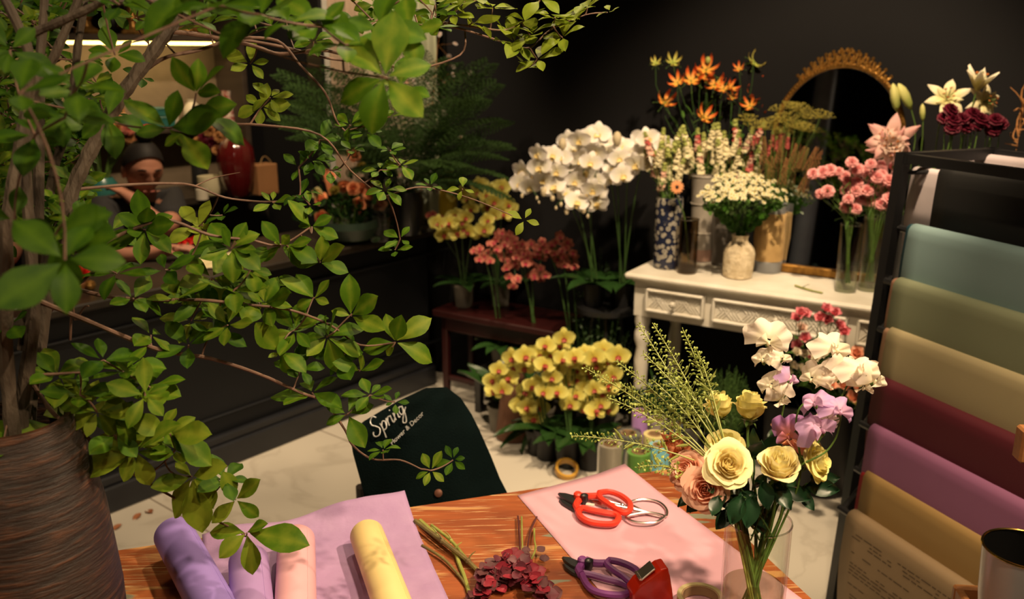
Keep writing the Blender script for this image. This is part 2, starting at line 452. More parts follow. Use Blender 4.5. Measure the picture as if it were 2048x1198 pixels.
# ================= work table =================
def table_mat():
    m = bpy.data.materials.new('worn_orange_wood'); m.use_nodes = True
    nt = m.node_tree; N = nt.nodes; L = nt.links; b = N['Principled BSDF']
    b.inputs['Roughness'].default_value = .42; b.inputs['Specular IOR Level'].default_value = .35
    tc = N.new('ShaderNodeTexCoord'); mp = N.new('ShaderNodeMapping'); mp.inputs['Rotation'].default_value = (0, 0, R(-17.2)); mp.inputs['Scale'].default_value = (1, 5, 1)
    mp.vector_type = 'POINT'
    L.new(tc.outputs['Object'], mp.inputs['Vector'])
    def noise(s, d, sc=None, dist=0):
        n = N.new('ShaderNodeTexNoise'); n.inputs['Scale'].default_value = s; n.inputs['Detail'].default_value = d; n.inputs['Distortion'].default_value = dist
        if sc:
            k = N.new('ShaderNodeMapping'); k.inputs['Scale'].default_value = sc; L.new(mp.outputs[0], k.inputs['Vector']); L.new(k.outputs[0], n.inputs['Vector'])
        else: L.new(mp.outputs[0], n.inputs['Vector'])
        return n
    def ramp(src, stops):
        r = N.new('ShaderNodeValToRGB'); e = r.color_ramp.elements
        e[0].position, e[0].color = stops[0][0], (*stops[0][1], 1); e[1].position, e[1].color = stops[-1][0], (*stops[-1][1], 1)
        for p, c in stops[1:-1]:
            k = e.new(p); k.color = (*c, 1)
        L.new(src, r.inputs['Fac']); return r
    def mix(f, a, c):
        x = N.new('ShaderNodeMix'); x.data_type = 'RGBA'; L.new(f, x.inputs[0]); L.new(a, x.inputs[6])
        if isinstance(c, tuple): x.inputs[7].default_value = (*c, 1)
        else: L.new(c, x.inputs[7])
        return x.outputs[2]
    base = ramp(noise(3.5, 6).outputs['Fac'], [(.3, (.20,.050,.018)), (.5, (.31,.082,.024)), (.7, (.36,.115,.035))])
    grain = ramp(noise(14, 8, (1, 5, 1)).outputs['Fac'], [(.35, (.7,.7,.7)), (.65, (1.05,1.05,1.05))])
    x = N.new('ShaderNodeMix'); x.data_type = 'RGBA'; x.blend_type = 'MULTIPLY'; x.inputs[0].default_value = .6
    L.new(base.outputs[0], x.inputs[6]); L.new(grain.outputs[0], x.inputs[7])
    worn = ramp(noise(9, 14, (.45, .8, 1), .2).outputs['Fac'], [(.585, (0,0,0)), (.63, (.8,.8,.8))])
    c = mix(worn.outputs[0], x.outputs[2], (.50,.27,.10))
    scr = ramp(noise(26, 10, (.35, 3.2, 1)).outputs['Fac'], [(.625, (0,0,0)), (.66, (1,1,1))])
    c = mix(scr.outputs[0], c, (.60,.40,.20))
    n3 = N.new('ShaderNodeTexNoise'); n3.inputs['Scale'].default_value = 9; n3.inputs['Detail'].default_value = 9
    k3 = N.new('ShaderNodeMapping'); k3.inputs['Location'].default_value = (3.1, 1.7, 0); k3.inputs['Scale'].default_value = (.5, .6, 1); L.new(mp.outputs[0], k3.inputs['Vector']); L.new(k3.outputs[0], n3.inputs['Vector'])
    gr = ramp(n3.outputs['Fac'], [(.63, (0,0,0)), (.65, (1,1,1))])
    c = mix(gr.outputs[0], c, (.20,.20,.14))
    L.new(c, b.inputs['Base Color'])
    bp = N.new('ShaderNodeBump'); bp.inputs['Strength'].default_value = .35; bp.inputs['Distance'].default_value = .004; bp.invert = True
    L.new(worn.outputs[0], bp.inputs['Height']); L.new(bp.outputs[0], b.inputs['Normal'])
    return m
m_table = table_mat()
TZ = .75
TC = Pz(1345, 935, TZ); T2 = Pz(205, 1103, TZ)
e1 = (T2-TC).normalized(); e2 = V((-e1.y, e1.x, 0)); e2 = e2 if e2.y < 0 else -e2
t = T('work_table', V((TC.x, TC.y, 0)), 'scratched orange wooden work table in the foreground holding papers, scissors and roses', 'table')
TL, TW = 1.75, .85
mb = MB(); wbox(mb, TC, e1, e2, 0, TL, 0, TW, TZ-.032, TZ, bev=.004); mb.build('tabletop', m_table, t, False)
mb = MB()
for a, b, c, d in ((.05, TL-.05, .05, .075), (.05, TL-.05, TW-.075, TW-.05), (.05, .075, .05, TW-.05), (TL-.075, TL-.05, .05, TW-.05)):
    wbox(mb, TC, e1, e2, a, b, c, d, TZ-.13, TZ-.032)
mb.build('apron', m_table, t, False)
for a in (.05, TL-.11):
    for b in (.05, TW-.11):
        mb = MB(); wbox(mb, TC, e1, e2, a, a+.06, b, b+.06, 0, TZ-.032, bev=.004); mb.build('leg', m_table, t, False)
# ================= chair with a draped green apron =================
m_green = mat('dark_green_canvas', (.0022,.0062,.0064), .9, spec=.05, col2=(.0016,.0045,.0045), scale=14, bump=.3, bscale=300)
rows = [((852,776),(893,774)), ((795,802),(922,796)), ((728,842),(943,828)), ((699,866),(958,858)), ((706,908),(982,912)), ((721,962),(1000,957)), ((735,1020),(1017,990)), ((747,1085),(1032,1050))]
def crow(i, v, back=0, dz=0):
    i0 = min(int(i), len(rows)-2); f = i-i0
    L0 = V(rows[i0][0]).lerp(V(rows[i0+1][0]), f); R0 = V(rows[i0][1]).lerp(V(rows[i0+1][1]), f)
    q = L0.lerp(R0, v)
    Y = 1.90-.018*i+.10*(abs(v-.5)*2)**2*0.35+.012*v
    Y += .006*sin(v*14+i*1.3)*min(1, i/3)+back
    return P(q.x, q.y, Y)
mb = MB()
nr, ncol = 28, 20
ring = []
for i in range(nr+1):
    u = i/nr*7
    th = .02+.035*min(1, u/1.5)
    fr_ = [crow(u, j/ncol, 0) for j in range(ncol+1)]
    bk = [crow(u, j/ncol, th*(.4+.6*sin(pi*j/ncol))) for j in range(ncol, -1, -1)]
    ring.append(fr_+bk)
m_ = len(ring[0]); vs = [p for r in ring for p in r]
fs = [(i*m_+j, (i+1)*m_+j, (i+1)*m_+(j+1) % m_, i*m_+(j+1) % m_) for i in range(nr) for j in range(m_)]
fs.append(tuple(range(m_)))
apr = mb.add(vs, fs)
apron = apr.build('apron', m_green, None, sharp=60)
tag(apron, 'dark green apron with silver script lettering draped over the chair behind the table', 'apron')
m_silver = mat('silver_print', (.62,.62,.60), .4, metal=.2, col2=(.25,.25,.25), scale=120, contrast=.5)
def text(body, size, o, xdir, nrm, m, parent, name, shear=0, ext=.0004, align='LEFT'):
    cu = bpy.data.curves.new(name, 'FONT'); cu.body = body; cu.size = size; cu.shear = shear; cu.extrude = ext; cu.align_x = align
    cu.materials.append(m)
    tmp = bpy.data.objects.new(name, cu); COL.objects.link(tmp)
    me = bpy.data.meshes.new_from_object(tmp.evaluated_get(bpy.context.evaluated_depsgraph_get()))
    bpy.data.objects.remove(tmp)
    if not me.materials: me.materials.append(m)
    o_ = bpy.data.objects.new(name, me); COL.objects.link(o_)
    x = V(xdir).normalized(); z = V(nrm).normalized(); y = z.cross(x).normalized(); z = x.cross(y)
    o_.rotation_mode = 'QUATERNION'; o_.rotation_quaternion = Matrix((x, y, z)).transposed().to_quaternion()
    o_.location = o
    if parent: adopt(o_, parent)
    return o_
def on_apron(px, py, lift=.012):
    # the nearest point of the cloth for a pixel
    best = None
    for i in range(0, 71):
        for j in range(0, 41):
            u = i/10; q = crow(u, j/40)
            d = (q-CAMP); y = d.y*CP-d.z*SP; X = 1024+F*d.x/y; Yy = 599-F*(d.y*SP+d.z*CP)/y
            e = (X-px)**2+(Yy-py)**2
            if best is None or e < best[0]: best = (e, q)
    return best[1]+tocam(best[1])*lift
a, b = on_apron(752, 874), on_apron(838, 800)
c = on_apron(800, 900)
nrm = (b-a).cross(c-a); nrm = nrm if nrm.dot(tocam(a)) > 0 else -nrm
xh = (b-a).normalized(); zh = nrm.normalized(); yh = zh.cross(xh).normalized()
def pen(o, sz, strokes, r, name, parent, m):
    mb = MB()
    for st in strokes:
        mb.tube(smoothpath([o+xh*(x+y*.25)*sz+yh*y*sz for x, y in st], 5), r, 5)
    return mb.build(name, m, parent)
ltr = [[(.55,.95),(.35,1.15),(.12,1.0),(.12,.75),(.35,.5),(.5,.25),(.35,-.02),(.08,.02),(-.02,.2),(.05,.35)],
 [(.62,.5),(.68,.2),(.66,-.45)], [(.68,.3),(.82,.5),(.98,.38),(.93,.05),(.75,.0),(.68,.12)],
 [(.98,.12),(1.12,.5),(1.14,.0)], [(1.14,.25),(1.25,.48),(1.38,.45)],
 [(1.42,.48),(1.44,.05),(1.54,.0),(1.62,.15)], [(1.50,.72),(1.52,.78)],
 [(1.64,.48),(1.66,.0)], [(1.66,.25),(1.8,.48),(1.9,.35),(1.9,.02),(2.0,.02)],
 [(2.32,.42),(2.15,.5),(2.04,.28),(2.12,.03),(2.28,.1),(2.34,.45),(2.34,-.1),(2.22,-.5),(2.02,-.42),(2.15,-.15),(2.55,.25)]]
pen(a-xh*.004, .037, ltr, .0014, 'script_lettering', apron, m_silver)
a2, b2 = on_apron(783, 893), on_apron(850, 828)
text('Flower & Decor', .0150, a2, b2-a2, nrm, m_silver, apron, 'small_lettering', .1)
mb = MB(); q = on_apron(877, 986, .006); M = frame(tocam(q)); mb.lathe([(.0085, -.003), (.009, -.001), (.006, .0), (.001, .0004)], 14, 0, M, q, cap1=True)
mb.build('snap_button', mat('copper_stud', (.12,.045,.025), .5, metal=.4), apron)
# chair under it
m_chair = mat('dark_chair_wood', (.02,.013,.01), .5)
t = T('chair', V((-.10, 1.98, 0)), 'dark chair pushed to the far side of the table under the green apron', 'chair')
bt = P(800, 830, 1.955); 
cx = V((.96, .27, 0)).normalized(); cy = V((-cx.y, cx.x, 0)); c0 = P(862, 1060, 1.93); c0.z = 0
mb = MB(); 
def cpt(x, y, z): return V((c0.x, c0.y, 0))+cx*x+cy*y+V((0, 0, z))
for sx in (-.13, .13):
    MB().tube([cpt(sx, .16, 0), cpt(sx, .09, .46), cpt(sx*.9, .03, .68)], [.014, .016, .013], 8).build('leg', m_chair, t)
    MB().tube([cpt(sx, -.26+.4, 0)+cy*.27, cpt(sx, .36, .44)], [.013, .015], 8).build('leg', m_chair, t)
mb = MB().bbox((-.12, .05, .44), (.19, .44, .475), .012, 0, Matrix((cx, cy, V((0, 0, 1)))).transposed(), V((c0.x, c0.y, 0))); mb.build('seat', m_chair, t, False)
MB().tube([cpt(-.12, .03, .66), cpt(0, .045, .69), cpt(.12, .03, .66)], .014, 8).build('top_rail', m_chair, t)
# ================= flower and leaf shapes (heads point along +Z, origin at the head's foot) =================
def petal(mb, az, L, W, el, curl, cup=0, prof=None, nu=6, nv=4, ruf=0, rk=3, mi=0, r0=0, z0=0, ph=0, side=0):
    prof = prof or (lambda t: sin(pi*min(1, t*.92+.08))**.7)
    dx, dy = cos(az), sin(az)
    # centre line
    pts = []; r, z = r0, z0; a = el
    for i in range(nu+1):
        pts.append((r, z, a))
        a = el+curl*(i+1)/nu; r += L/nu*cos(a); z += L/nu*sin(a)
    def fn(u, v):
        i = int(round(u*nu)); r, z, a = pts[i]; w = W*prof(u)*.5; s = (v-.5)*2
        nx, nz = -sin(a), cos(a)
        h = cup*W*s*s+ruf*sin(rk*pi*s+ph+u*3)*u
        rr, zz = r+nx*h, z+nz*h
        x = w*s+side*u*u*L
        return V((rr*dx-x*dy, rr*dy+x*dx, zz))
    mb.grid(fn, nu, nv, mi)
def leafprof(t): return max(.02, sin(pi*t**.85))**.85
def ovalprof(t): return max(.03, sin(pi*(t*.94+.03)))**.55
def rosehead(seed=0, openness=1.0, size=.04):
    rr = random.Random(seed); mb = MB()
    rings = [(2, .07, .05, .88, 3.0), (3, .17, .15, .94, 2.6), (3, .28, .27, .97, 2.3), (4, .40, .44, .96, 2.0), (4, .52, .62, .90, 1.8), (5, .62, .86, .80, 1.6), (5, .70, 1.04, .62, 1.5)]
    az = 0
    for k, (n, rm, rt, h, span) in enumerate(rings):
        o = min(1, openness+ (0 if k > 2 else .1))
        rm2 = rm*(.6+.4*openness); rt2 = rm2+(rt-rm)*openness*1.15 if k > 2 else rt*(.6+.4*openness)
        az += .7
        for i in range(n):
            a0 = az+2*pi*i/n+rr.uniform(-.15, .15); hh = h*rr.uniform(.94, 1.05); tip = rr.uniform(.9, 1.12); ph = rr.uniform(0, 6)
            def fn(u, v, a0=a0, hh=hh, tip=tip, ph=ph, rm2=rm2, rt2=rt2, span=span, k=k):
                s = (v-.5)*2
                uu = u*(1-.16*abs(s)**2.4)
                r = rm2*sin(min(uu/.62, 1)*pi/2)**.8
                e = max(0, (uu-.62)/.38)
                r += (rt2*tip-rm2)*e**1.4
                z = hh*(uu**.85)
                if k > 3: z -= .16*openness*e**2.5*(1+.3*sin(ph+s*2))
                r += .035*sin(s*5+ph)*e + .04*s
                a = a0+s*span*.5*(.55+.45*sin(min(uu*1.6, 1)*pi/2))
                return V((r*cos(a), r*sin(a), z*(1.05+.5*(1-openness))))*size
            mb.grid(fn, 8, 8, 0)
    # calyx
    for i in range(5):
        petal(mb, i*2*pi/5, .42*size, .15*size, -.2, -.9, .1, leafprof, 4, 2, mi=1, r0=.1*size, z0=.05*size)
    mb.lathe([(.03*size, -.18*size), (.18*size, -.12*size), (.22*size, .02*size), (.4*size, .12*size)], 8, 1)
    return mb
def rosebud_side(seed, size): return rosehead(seed, .45, size)
def orchidhead(size=.04, seed=0):
    rr = random.Random(seed); mb = MB()
    for az in (90, 215, 325): petal(mb, R(az), size*1.0, size*.72, .05+rr.uniform(-.1, .2), -.3, -.08, ovalprof, 5, 4, z0=-.002)
    for az in (12, 168): petal(mb, R(az), size*1.08, size*1.25, .12, -.35+rr.uniform(-.1, .2), .06, lambda t: max(.05, sin(pi*(t**.75)*.97+.04))**.6, 6, 4, z0=.001)
    for sg in (-1, 1): petal(mb, R(-90+sg*42), size*.42, size*.34, .75, -.4, .3, ovalprof, 3, 2, mi=1, z0=.004)
    petal(mb, R(-90), size*.52, size*.34, .6, -1.2, .25, ovalprof, 4, 2, mi=1, z0=.004)
    mb.ball((0, -.02*size, .12*size), .11*size, 6, 1)
    return mb
def carnationhead(size=.025, seed=0):
    rr = random.Random(seed); mb = MB()
    for k, (n, el, L) in enumerate(((4, 1.45, .8), (5, 1.2, .9), (6, .9, 1.0), (7, .6, 1.05), (7, .25, 1.05))):
        for i in range(n):
            petal(mb, 2*pi*i/n+k*.5+rr.uniform(-.2, .2), size*L, size*.95, el, -.25-.2*k, 0, lambda t: .12+.95*t**.8, 5, 7, ruf=size*.11, rk=3.5, ph=rr.uniform(0, 6), z0=size*.1)
    mb.lathe([(.06*size, -.75*size), (.24*size, -.6*size), (.26*size, -.1*size), (.32*size, .15*size)], 8, 1)
    return mb
def lisihead(size=.025, seed=0):
    rr = random.Random(seed); mb = MB()
    for k, (n, el, L, W) in enumerate(((3, 1.5, .85, .6), (4, 1.3, .95, .8), (5, 1.0, 1.05, .95))):
        for i in range(n): petal(mb, 2*pi*i/n+k, size*L, size*W, el, -.55 if k == 2 else -.25, .22, ovalprof, 5, 4, ruf=size*.04, ph=rr.uniform(0, 6))
    mb.lathe([(.05*size, -.3*size), (.22*size, -.1*size), (.16*size, .15*size)], 7, 1)
    return mb
def sweetpea(size=.03, seed=0):
    """seen from the front along +Z, stalk at -Y"""
    rr = random.Random(seed); mb = MB()
    ph = rr.uniform(0, 6)
    def banner(u, v):
        a = (v-.5)*pi*1.35; r = size*(.12+.95*u)*(1-.16*math.exp(-(a/.22)**2))*(1+.06*sin(a*7+ph))
        x = r*sin(a)*(1.05-.12*sin(ph)); y = r*cos(a)*(.95+.1*cos(ph))
        z = -.45*size*u*u+size*.20*sin(a*5+ph)*u**3 - .30*size*abs(sin(a))*u*u+.12*size*cos(a*9-ph)*u**4
        return V((x, y, z))
    mb.grid(banner, 8, 30, 0)
    for sg in (-1, 1):
        def wing(u, v, sg=sg):
            a = .3+v*1.9; r = size*(.1+.62*u)
            return V((sg*(r*sin(a)*.85+.05*size*u), r*cos(a)*.75-.12*size, size*(.12+.42*u*sin(v*pi))+.09*size*sin(v*11+ph)*u))
        mb.grid(wing, 5, 14, 0)
    mb.ball((0, -.12*size, .12*size), .16*size, 7, 0, (.6, 1.2, 1))
    mb.lathe([(.04*size, -.25*size), (.13*size, -.12*size), (.15*size, .04*size)], 6, 1, frame((0, .5, .6)), (0, -.2*size, -.05*size))
    for i in range(5):
        a = pi+(i-2)*.5
        mb.tube([(0, -.15*size, -.02*size), (sin(a)*.22*size, -.15*size-.0*size+cos(a)*.1*size, -.12*size)], [.035*size, .008*size], 4, 1)
    return mb
def lilyhead(size=.07, seed=0, opened=1.0, double=True):
    rr = random.Random(seed); mb = MB()
    for k in range(2 if not double else 3):
        n = 3 if k < 2 else 5
        for i in range(n):
            az = 2*pi*i/n+k*pi/3+rr.uniform(-.1, .1)
            L = size*(1, .95, .62)[k]*rr.uniform(.92, 1.05)
            petal(mb, az, L, L*(.34, .42, .34)[k], 1.45-.62*opened, -1.5*opened*rr.uniform(.8, 1.2) if k < 2 else -.5, -.16, leafprof, 8, 4, ruf=size*.02, ph=rr.uniform(0, 6), side=rr.uniform(-.1, .1))
    for i in range(6):
        a = i*pi/3; p = V((cos(a)*.20, sin(a)*.20, .62))*size
        mb.tube([(0, 0, .1*size), p], .012*size, 4, 1); mb.ball(p, .045*size, 5, 2, (1.6, .7, .6))
    mb.tube([(0, 0, 0), (0, 0, .72*size)], .02*size, 5, 1)
    return mb
def lilybud(size=.07, fat=.17):
    mb = MB()
    mb.lathe([(.04*size, 0), (fat*.75*size, .18*size), (fat*size, .5*size), (fat*.85*size, .78*size), (fat*.4*size, .96*size), (.005*size, 1.03*size)], 12, 0, cap1=True, wob=lambda a, z: .10*cos(3*a))
    return mb
def gloriosahead(size=.04, seed=0, op=1):
    rr = random.Random(seed); mb = MB()
    for i in range(6):
        petal(mb, i*pi/3+rr.uniform(-.15, .15), size*1.15, size*.26, -.2, 2.1*op, .1, leafprof, 8, 2, ruf=size*.06, rk=2, ph=i, mi=0, side=rr.uniform(-.1, .1))
    for i in range(6):
        a = i*pi/3+.5; p = V((cos(a)*.75, sin(a)*.75, -.22))*size
        mb.tube(bez((0, 0, 0), (p.x*.5, p.y*.5, -.02*size), p, 3), .012*size, 4, 1); mb.ball(p, .05*size, 5, 1, (1.5, .6, .6))
    mb.ball((0, 0, -.03*size), .10*size, 6, 1)
    return mb
def daisyhead(size=.011, n=9, seed=0, wide=.5, cen=.32):
    rr = random.Random(seed); mb = MB()
    for i in range(n): petal(mb, 2*pi*i/n+rr.uniform(-.05, .05), size*.85, size*wide, .25, -.45, 0, ovalprof, 3, 2, r0=size*.15)
    mb.ball((0, 0, size*.10), size*cen, 8, 1, (1, 1, .6))
    return mb
def snapspike(h=.058, r=.040, seed=0, mi_mix=(0, 0, 1)):
    """a raceme: rows of two-lipped florets opening round the stalk, smaller towards the tip"""
    rr = random.Random(seed); mb = MB()
    mb.tube([(0, 0, -.01), (0, 0, h)], [.0022, .001], 5, 3)
    n = 22
    for i in range(n):
        t = i/n; z = h*t**.95; s = r*(1.0-.50*t); az = i*2.4+rr.uniform(-.3, .3)
        M = Matrix.Rotation(az, 3, 'Z') @ Matrix.Rotation(R(62-30*t), 3, 'Y')
        f = MB()
        for q in range(5):
            petal(f, q*2*pi/5, s*.62, s*.68, .75, -1.5, .1, ovalprof, 3, 2, ruf=s*.06, ph=rr.uniform(0, 6), z0=s*.45)
        f.lathe([(s*.14, 0), (s*.24, s*.25), (s*.2, s*.5)], 6, 0)
        mb.merge(f, M, (0, 0, z), 1, rr.choice(mi_mix) if t < .72 else 2)
    for i in range(8):
        a = i*2.4; z = h*(.82+.025*i); mb.ball((cos(a)*r*.18, sin(a)*r*.18, z), r*.17, 5, 2)
    return mb
def leafmesh(L=.06, W=.03, fold=.15, curl=-.5, el=.3, mi=0, wav=0):
    mb = MB(); petal(mb, 0, L, W, el, curl, fold, leafprof, 7, 4, ruf=wav, mi=mi); return mb
def dillhead(size=.05, seed=0):
    rr = random.Random(seed); mb = MB()
    for i in range(16):
        a = i*2.4; r = size*math.sqrt((i+.5)/16); z = size*(.55-.25*(r/size)**2)+rr.uniform(-.003, .003)
        p = V((cos(a)*r, sin(a)*r, z)); mb.tube([(0, 0, 0), p], .0006, 4, 1)
        for j in range(6):
            b = j*2.1; q = p+V((cos(b)*size*.11, sin(b)*size*.11, rr.uniform(0, .004))); mb.ball(q, size*.052, 5, 0, (1, 1, .6))
    return mb
# ---- materials for plants
m_stem = mat('green_stem', (.10,.19,.035), .55, col2=(.07,.13,.02), scale=30)
m_stemd = mat('dark_green_stem', (.04,.09,.02), .5)
m_roseleaf = mat('rose_leaf_green', (.014,.05,.018), .38, spec=.5, col2=(.008,.03,.012), scale=25, lucent=.15)
m_darkleaf = mat('broad_leaf_green', (.02,.06,.012), .35, spec=.5, lucent=.1)
m_midleaf = mat('mid_leaf_green', (.06,.14,.02), .5, lucent=.2)
m_yel = petal_mat('yellow_rose_petal', (.90,.78,.26), (.88,.81,.34), size=.04)
m_cream = petal_mat('cream_rose_petal', (.92,.74,.38), (.90,.83,.46), size=.045)
m_peach = petal_mat('peach_rose_petal', (.90,.46,.28), (.92,.56,.42), size=.045)
m_orange = petal_mat('orange_petal', (.85,.33,.12), (.85,.34,.16), size=.03)
m_spw = petal_mat('white_sweet_pea_petal', (.88,.82,.62), (.88,.78,.68), size=.03, lucent=.4)
m_spl = petal_mat('lilac_sweet_pea_petal', (.70,.42,.62), (.58,.36,.66), size=.03, lucent=.4)
m_spp = petal_mat('plum_sweet_pea_petal', (.65,.22,.22), (.36,.16,.40), size=.03, lucent=.35)
m_orw = petal_mat('white_orchid_petal', (.80,.76,.60), (.86,.82,.80), size=.04, lucent=.3)
m_ory = petal_mat('yellow_orchid_petal', (.66,.54,.08), (.76,.72,.20), size=.04, lucent=.3)
m_orp = petal_mat('coral_orchid_petal', (.42,.02,.05), (.52,.17,.12), size=.022, lucent=.25)
m_lipy = mat('orchid_lip_gold', (.74,.56,.22), .5)
m_lipr = mat('orchid_lip_crimson', (.40,.06,.035), .5)
m_lipm = mat('orchid_lip_magenta', (.50,.02,.08), .5)
m_carn = petal_mat('pink_carnation_petal', (.84,.26,.28), (.90,.46,.46), size=.024, lucent=.3)
m_lisp = petal_mat('pink_lisianthus_petal', (.78,.16,.22), (.86,.32,.36), size=.024, lucent=.3)
m_lisw = petal_mat('cream_lisianthus_petal', (.66,.62,.36), (.80,.72,.58), size=.024, lucent=.3)
m_liliw = petal_mat('white_lily_petal', (.72,.66,.30), (.88,.80,.62), size=.07, lucent=.3)
m_lilip = petal_mat('pink_lily_petal', (.88,.72,.60), (.85,.46,.44), size=.06, lucent=.35)
m_bud = petal_mat('lily_bud_skin', (.30,.36,.08), (.62,.60,.22), size=.07, lucent=.15)
m_glo = petal_mat('flame_lily_petal', (.80,.42,.06), (.75,.13,.03), size=.035, lucent=.3)
m_glog = petal_mat('green_flame_lily_petal', (.40,.45,.08), (.62,.50,.12), size=.04, lucent=.3)
m_snw = mat('snapdragon_cream', (.84,.76,.48), .6, lucent=.25); m_snp = mat('snapdragon_pink', (.82,.50,.38), .6, lucent=.25)
m_snr = mat('snapdragon_coral', (.68,.15,.13), .6, lucent=.25); m_sng = mat('snapdragon_green_bud', (.42,.46,.12), .6, lucent=.25)
m_dwhite = mat('small_daisy_petal', (.66,.62,.40), .6, lucent=.2); m_dyel = mat('daisy_heart_yellow', (.55,.40,.05), .7)
m_ger = petal_mat('gerbera_petal', (.80,.32,.12), (.85,.38,.18), size=.03); m_brown = mat('dark_flower_heart', (.03,.012,.01), .8)
m_dill = mat('dill_yellow', (.42,.36,.06), .7, lucent=.2)
m_burg = petal_mat('burgundy_petal', (.06,.004,.012), (.11,.006,.02), size=.02, lucent=.2)
m_anther = mat('rust_anther', (.40,.12,.02), .8)

ME = {}
def proto(key, mb, mats):
    if key not in ME: ME[key] = mb().mesh(key, mats)
    return ME[key]
for i in range(4):
    proto(f'open_rose{i}', lambda: rosehead(i, 1.0, .04), [m_cream, m_stem])
def bloom(name, me, mats, parent, loc, d, sc=1, roll=None, up=None):
    """place a bloom; mats swaps the materials of the shared shape"""
    M = frame(d, rnd.uniform(0, 6.28) if roll is None else roll)
    if up is not None:
        z = V(d).normalized(); y = V(up)-z*V(up).dot(z); y.normalize(); x = y.cross(z); M = Matrix((x, y, z)).transposed()
    key = me.name.split('.')[0]+'|'+'|'.join(m.name for m in mats)
    if key not in ME:
        m2 = me.copy()
        for i, m in enumerate(mats):
            if i < len(m2.materials): m2.materials[i] = m
            else: m2.materials.append(m)
        ME[key] = m2
    return link(name, ME[key], parent, loc, M, sc)
def stemtube(parent, pts, r0=.002, r1=.0015, m=None, n=6, name='stem'):
    k = len(pts)
    return MB().tube(pts, [lerp(r0, r1, i/(k-1)) for i in range(k)], n).build(name, m or m_stem, parent)
def leafat(parent, loc, d, L, m=None, name='leaf', up=None, W=.5, curl=-.5):
    """a leaf from loc pointing along d"""
    x = V(d).normalized(); u = V(up) if up is not None else V((0, 0, 1))
    z = u-x*u.dot(x)
    z = z.normalized() if z.length > 1e-3 else x.orthogonal(); y = z.cross(x); M = Matrix((x, y, z)).transposed()
    k = f'leaf_{W:.2f}_{curl:.1f}_{(m or m_midleaf).name}'
    if k not in ME: ME[k] = leafmesh(1, W, .12, curl, .25).mesh(k, m or m_midleaf)
    return link(name, ME[k], parent, loc, M, L)
def rv(s=1): return V((rnd.uniform(-s, s), rnd.uniform(-s, s), rnd.uniform(-s, s)))
# ================= things on the work table =================
def tpx(x, y, dz=.002): return Pz(x, y, TZ+dz)
m_pinkpaper = mat('pink_paper', (.64,.36,.44), .55, spec=.2, col2=(.61,.34,.42), scale=4)
def flat_sheet(name, corners, z, m, label, cat, wave=0, n=24, th=.0006, curls=None):
    c = [V(p) for p in corners]; mb = MB()
    def fn(u, v):
        p = c[0].lerp(c[1], v).lerp(c[3].lerp(c[2], v), u)
        dz = wave*(sin(u*9+v*4)+sin(v*13-u*3)*.6)*.5 if wave else 0
        q = V((p.x, p.y, z+abs(dz)))
        if curls: q = curls(q, u, v)
        return q
    mb.grid(fn, n, n)
    o = mb.build(name, m); md = o.modifiers.new('thick', 'SOLIDIFY'); md.thickness = th; md.offset = 1
    tag(o, label, cat); return o
flat_sheet('pink_paper_sheet', [tpx(1035, 992, 0), tpx(1249, 934, 0), tpx(1625, 1215, 0), tpx(1268, 1262, 0)], TZ+.001, m_pinkpaper, 'flat pale pink paper sheet on the orange table under the scissors', 'paper',
    curls=lambda q, u, v: q+V((0, 0, .006*max(0, 1-((u)**2+(v-1)**2)**.5/.25))))
m_tissue = mat('lilac_tissue', (.50,.33,.55), .6, spec=.25, col2=(.40,.24,.46), scale=16, lucent=.15, bump=.35, bscale=25, contrast=.6)
def tcurl(q, u, v):
    lift = max(0, 1-((1-v)*1.0+u*3.2))
    k = max(0, 1-u*9)
    return q+V((0, 0, .036*lift**1.6+.012*k*(.5+.5*sin(v*11))))+V((.0, -.012*lift, 0))
flat_sheet('lilac_tissue_sheet', [tpx(405, 1078), tpx(812, 1012), tpx(935, 1290), tpx(420, 1330)], TZ+.0045, m_tissue, 'crinkled lilac tissue sheet with a lifted corner, under the pink and yellow rolls', 'tissue paper', wave=.004, n=40, curls=tcurl)
def roll(p0, p1, r, m, label, key):
    a, b = Pz(p0[0], p0[1], TZ+.008+r), Pz(p1[0], p1[1], TZ+.008+r)
    L = (b-a).length; d = (b-a).normalized()
    t = T('paper_roll', a, label, 'paper roll', 'rolls of wrapping paper on the table')
    mb = MB(); k = r/.034
    mb.lathe([(r*.80, .004), (r*.80, -.0), (r*.93, -.0015), (r, .003), (r, .05), (r*1.004, L*.5), (r, L)], 36, 0, frame(d), a, cap0=False, wob=lambda a_, z: .006*sin(2*a_+z*30))
    mb.lathe([(r*.78, .0), (r*.78, L)], 24, 0, frame(d), a, cap0=False)
    mb.build('paper', m, t)
    # spiral edge of the outer layer
    q = frame(d)
    mb = MB(); mb.tube([a+q @ V((r*.99*cos(.9), r*.99*sin(.9), .004)), a+q @ V((r*.99*cos(.9), r*.99*sin(.9), L))], .0011, 5); mb.build('paper_edge', m, t)
    MB().lathe([(r*.55, .012), (r*.62, .006), (r*.78, .006), (r*.78, L-.01), (r*.55, L-.01), (r*.55, .012)], 20, 0, frame(d), a, cap0=False).build('core', mat('cardboard_core', (.32,.2,.1), .8), t)
    return t
roll((347, 1068), (452, 1262), .0335, mat('violet_roll_paper', (.32,.22,.60), .5, spec=.3, col2=(.29,.20,.57)), 'violet paper roll, leftmost on the table beside the brown pot', 1)
roll((497, 1122), (512, 1300), .032, mat('lavender_roll_paper', (.42,.27,.56), .5, col2=(.37,.23,.52)), 'pale lavender paper roll lying left of the pink roll', 2)
roll((593, 1080), (590, 1290), .0315, mat('rose_pink_roll_paper', (.74,.40,.45), .5, col2=(.70,.37,.43)), 'rose pink paper roll between the lavender and the yellow rolls', 3)
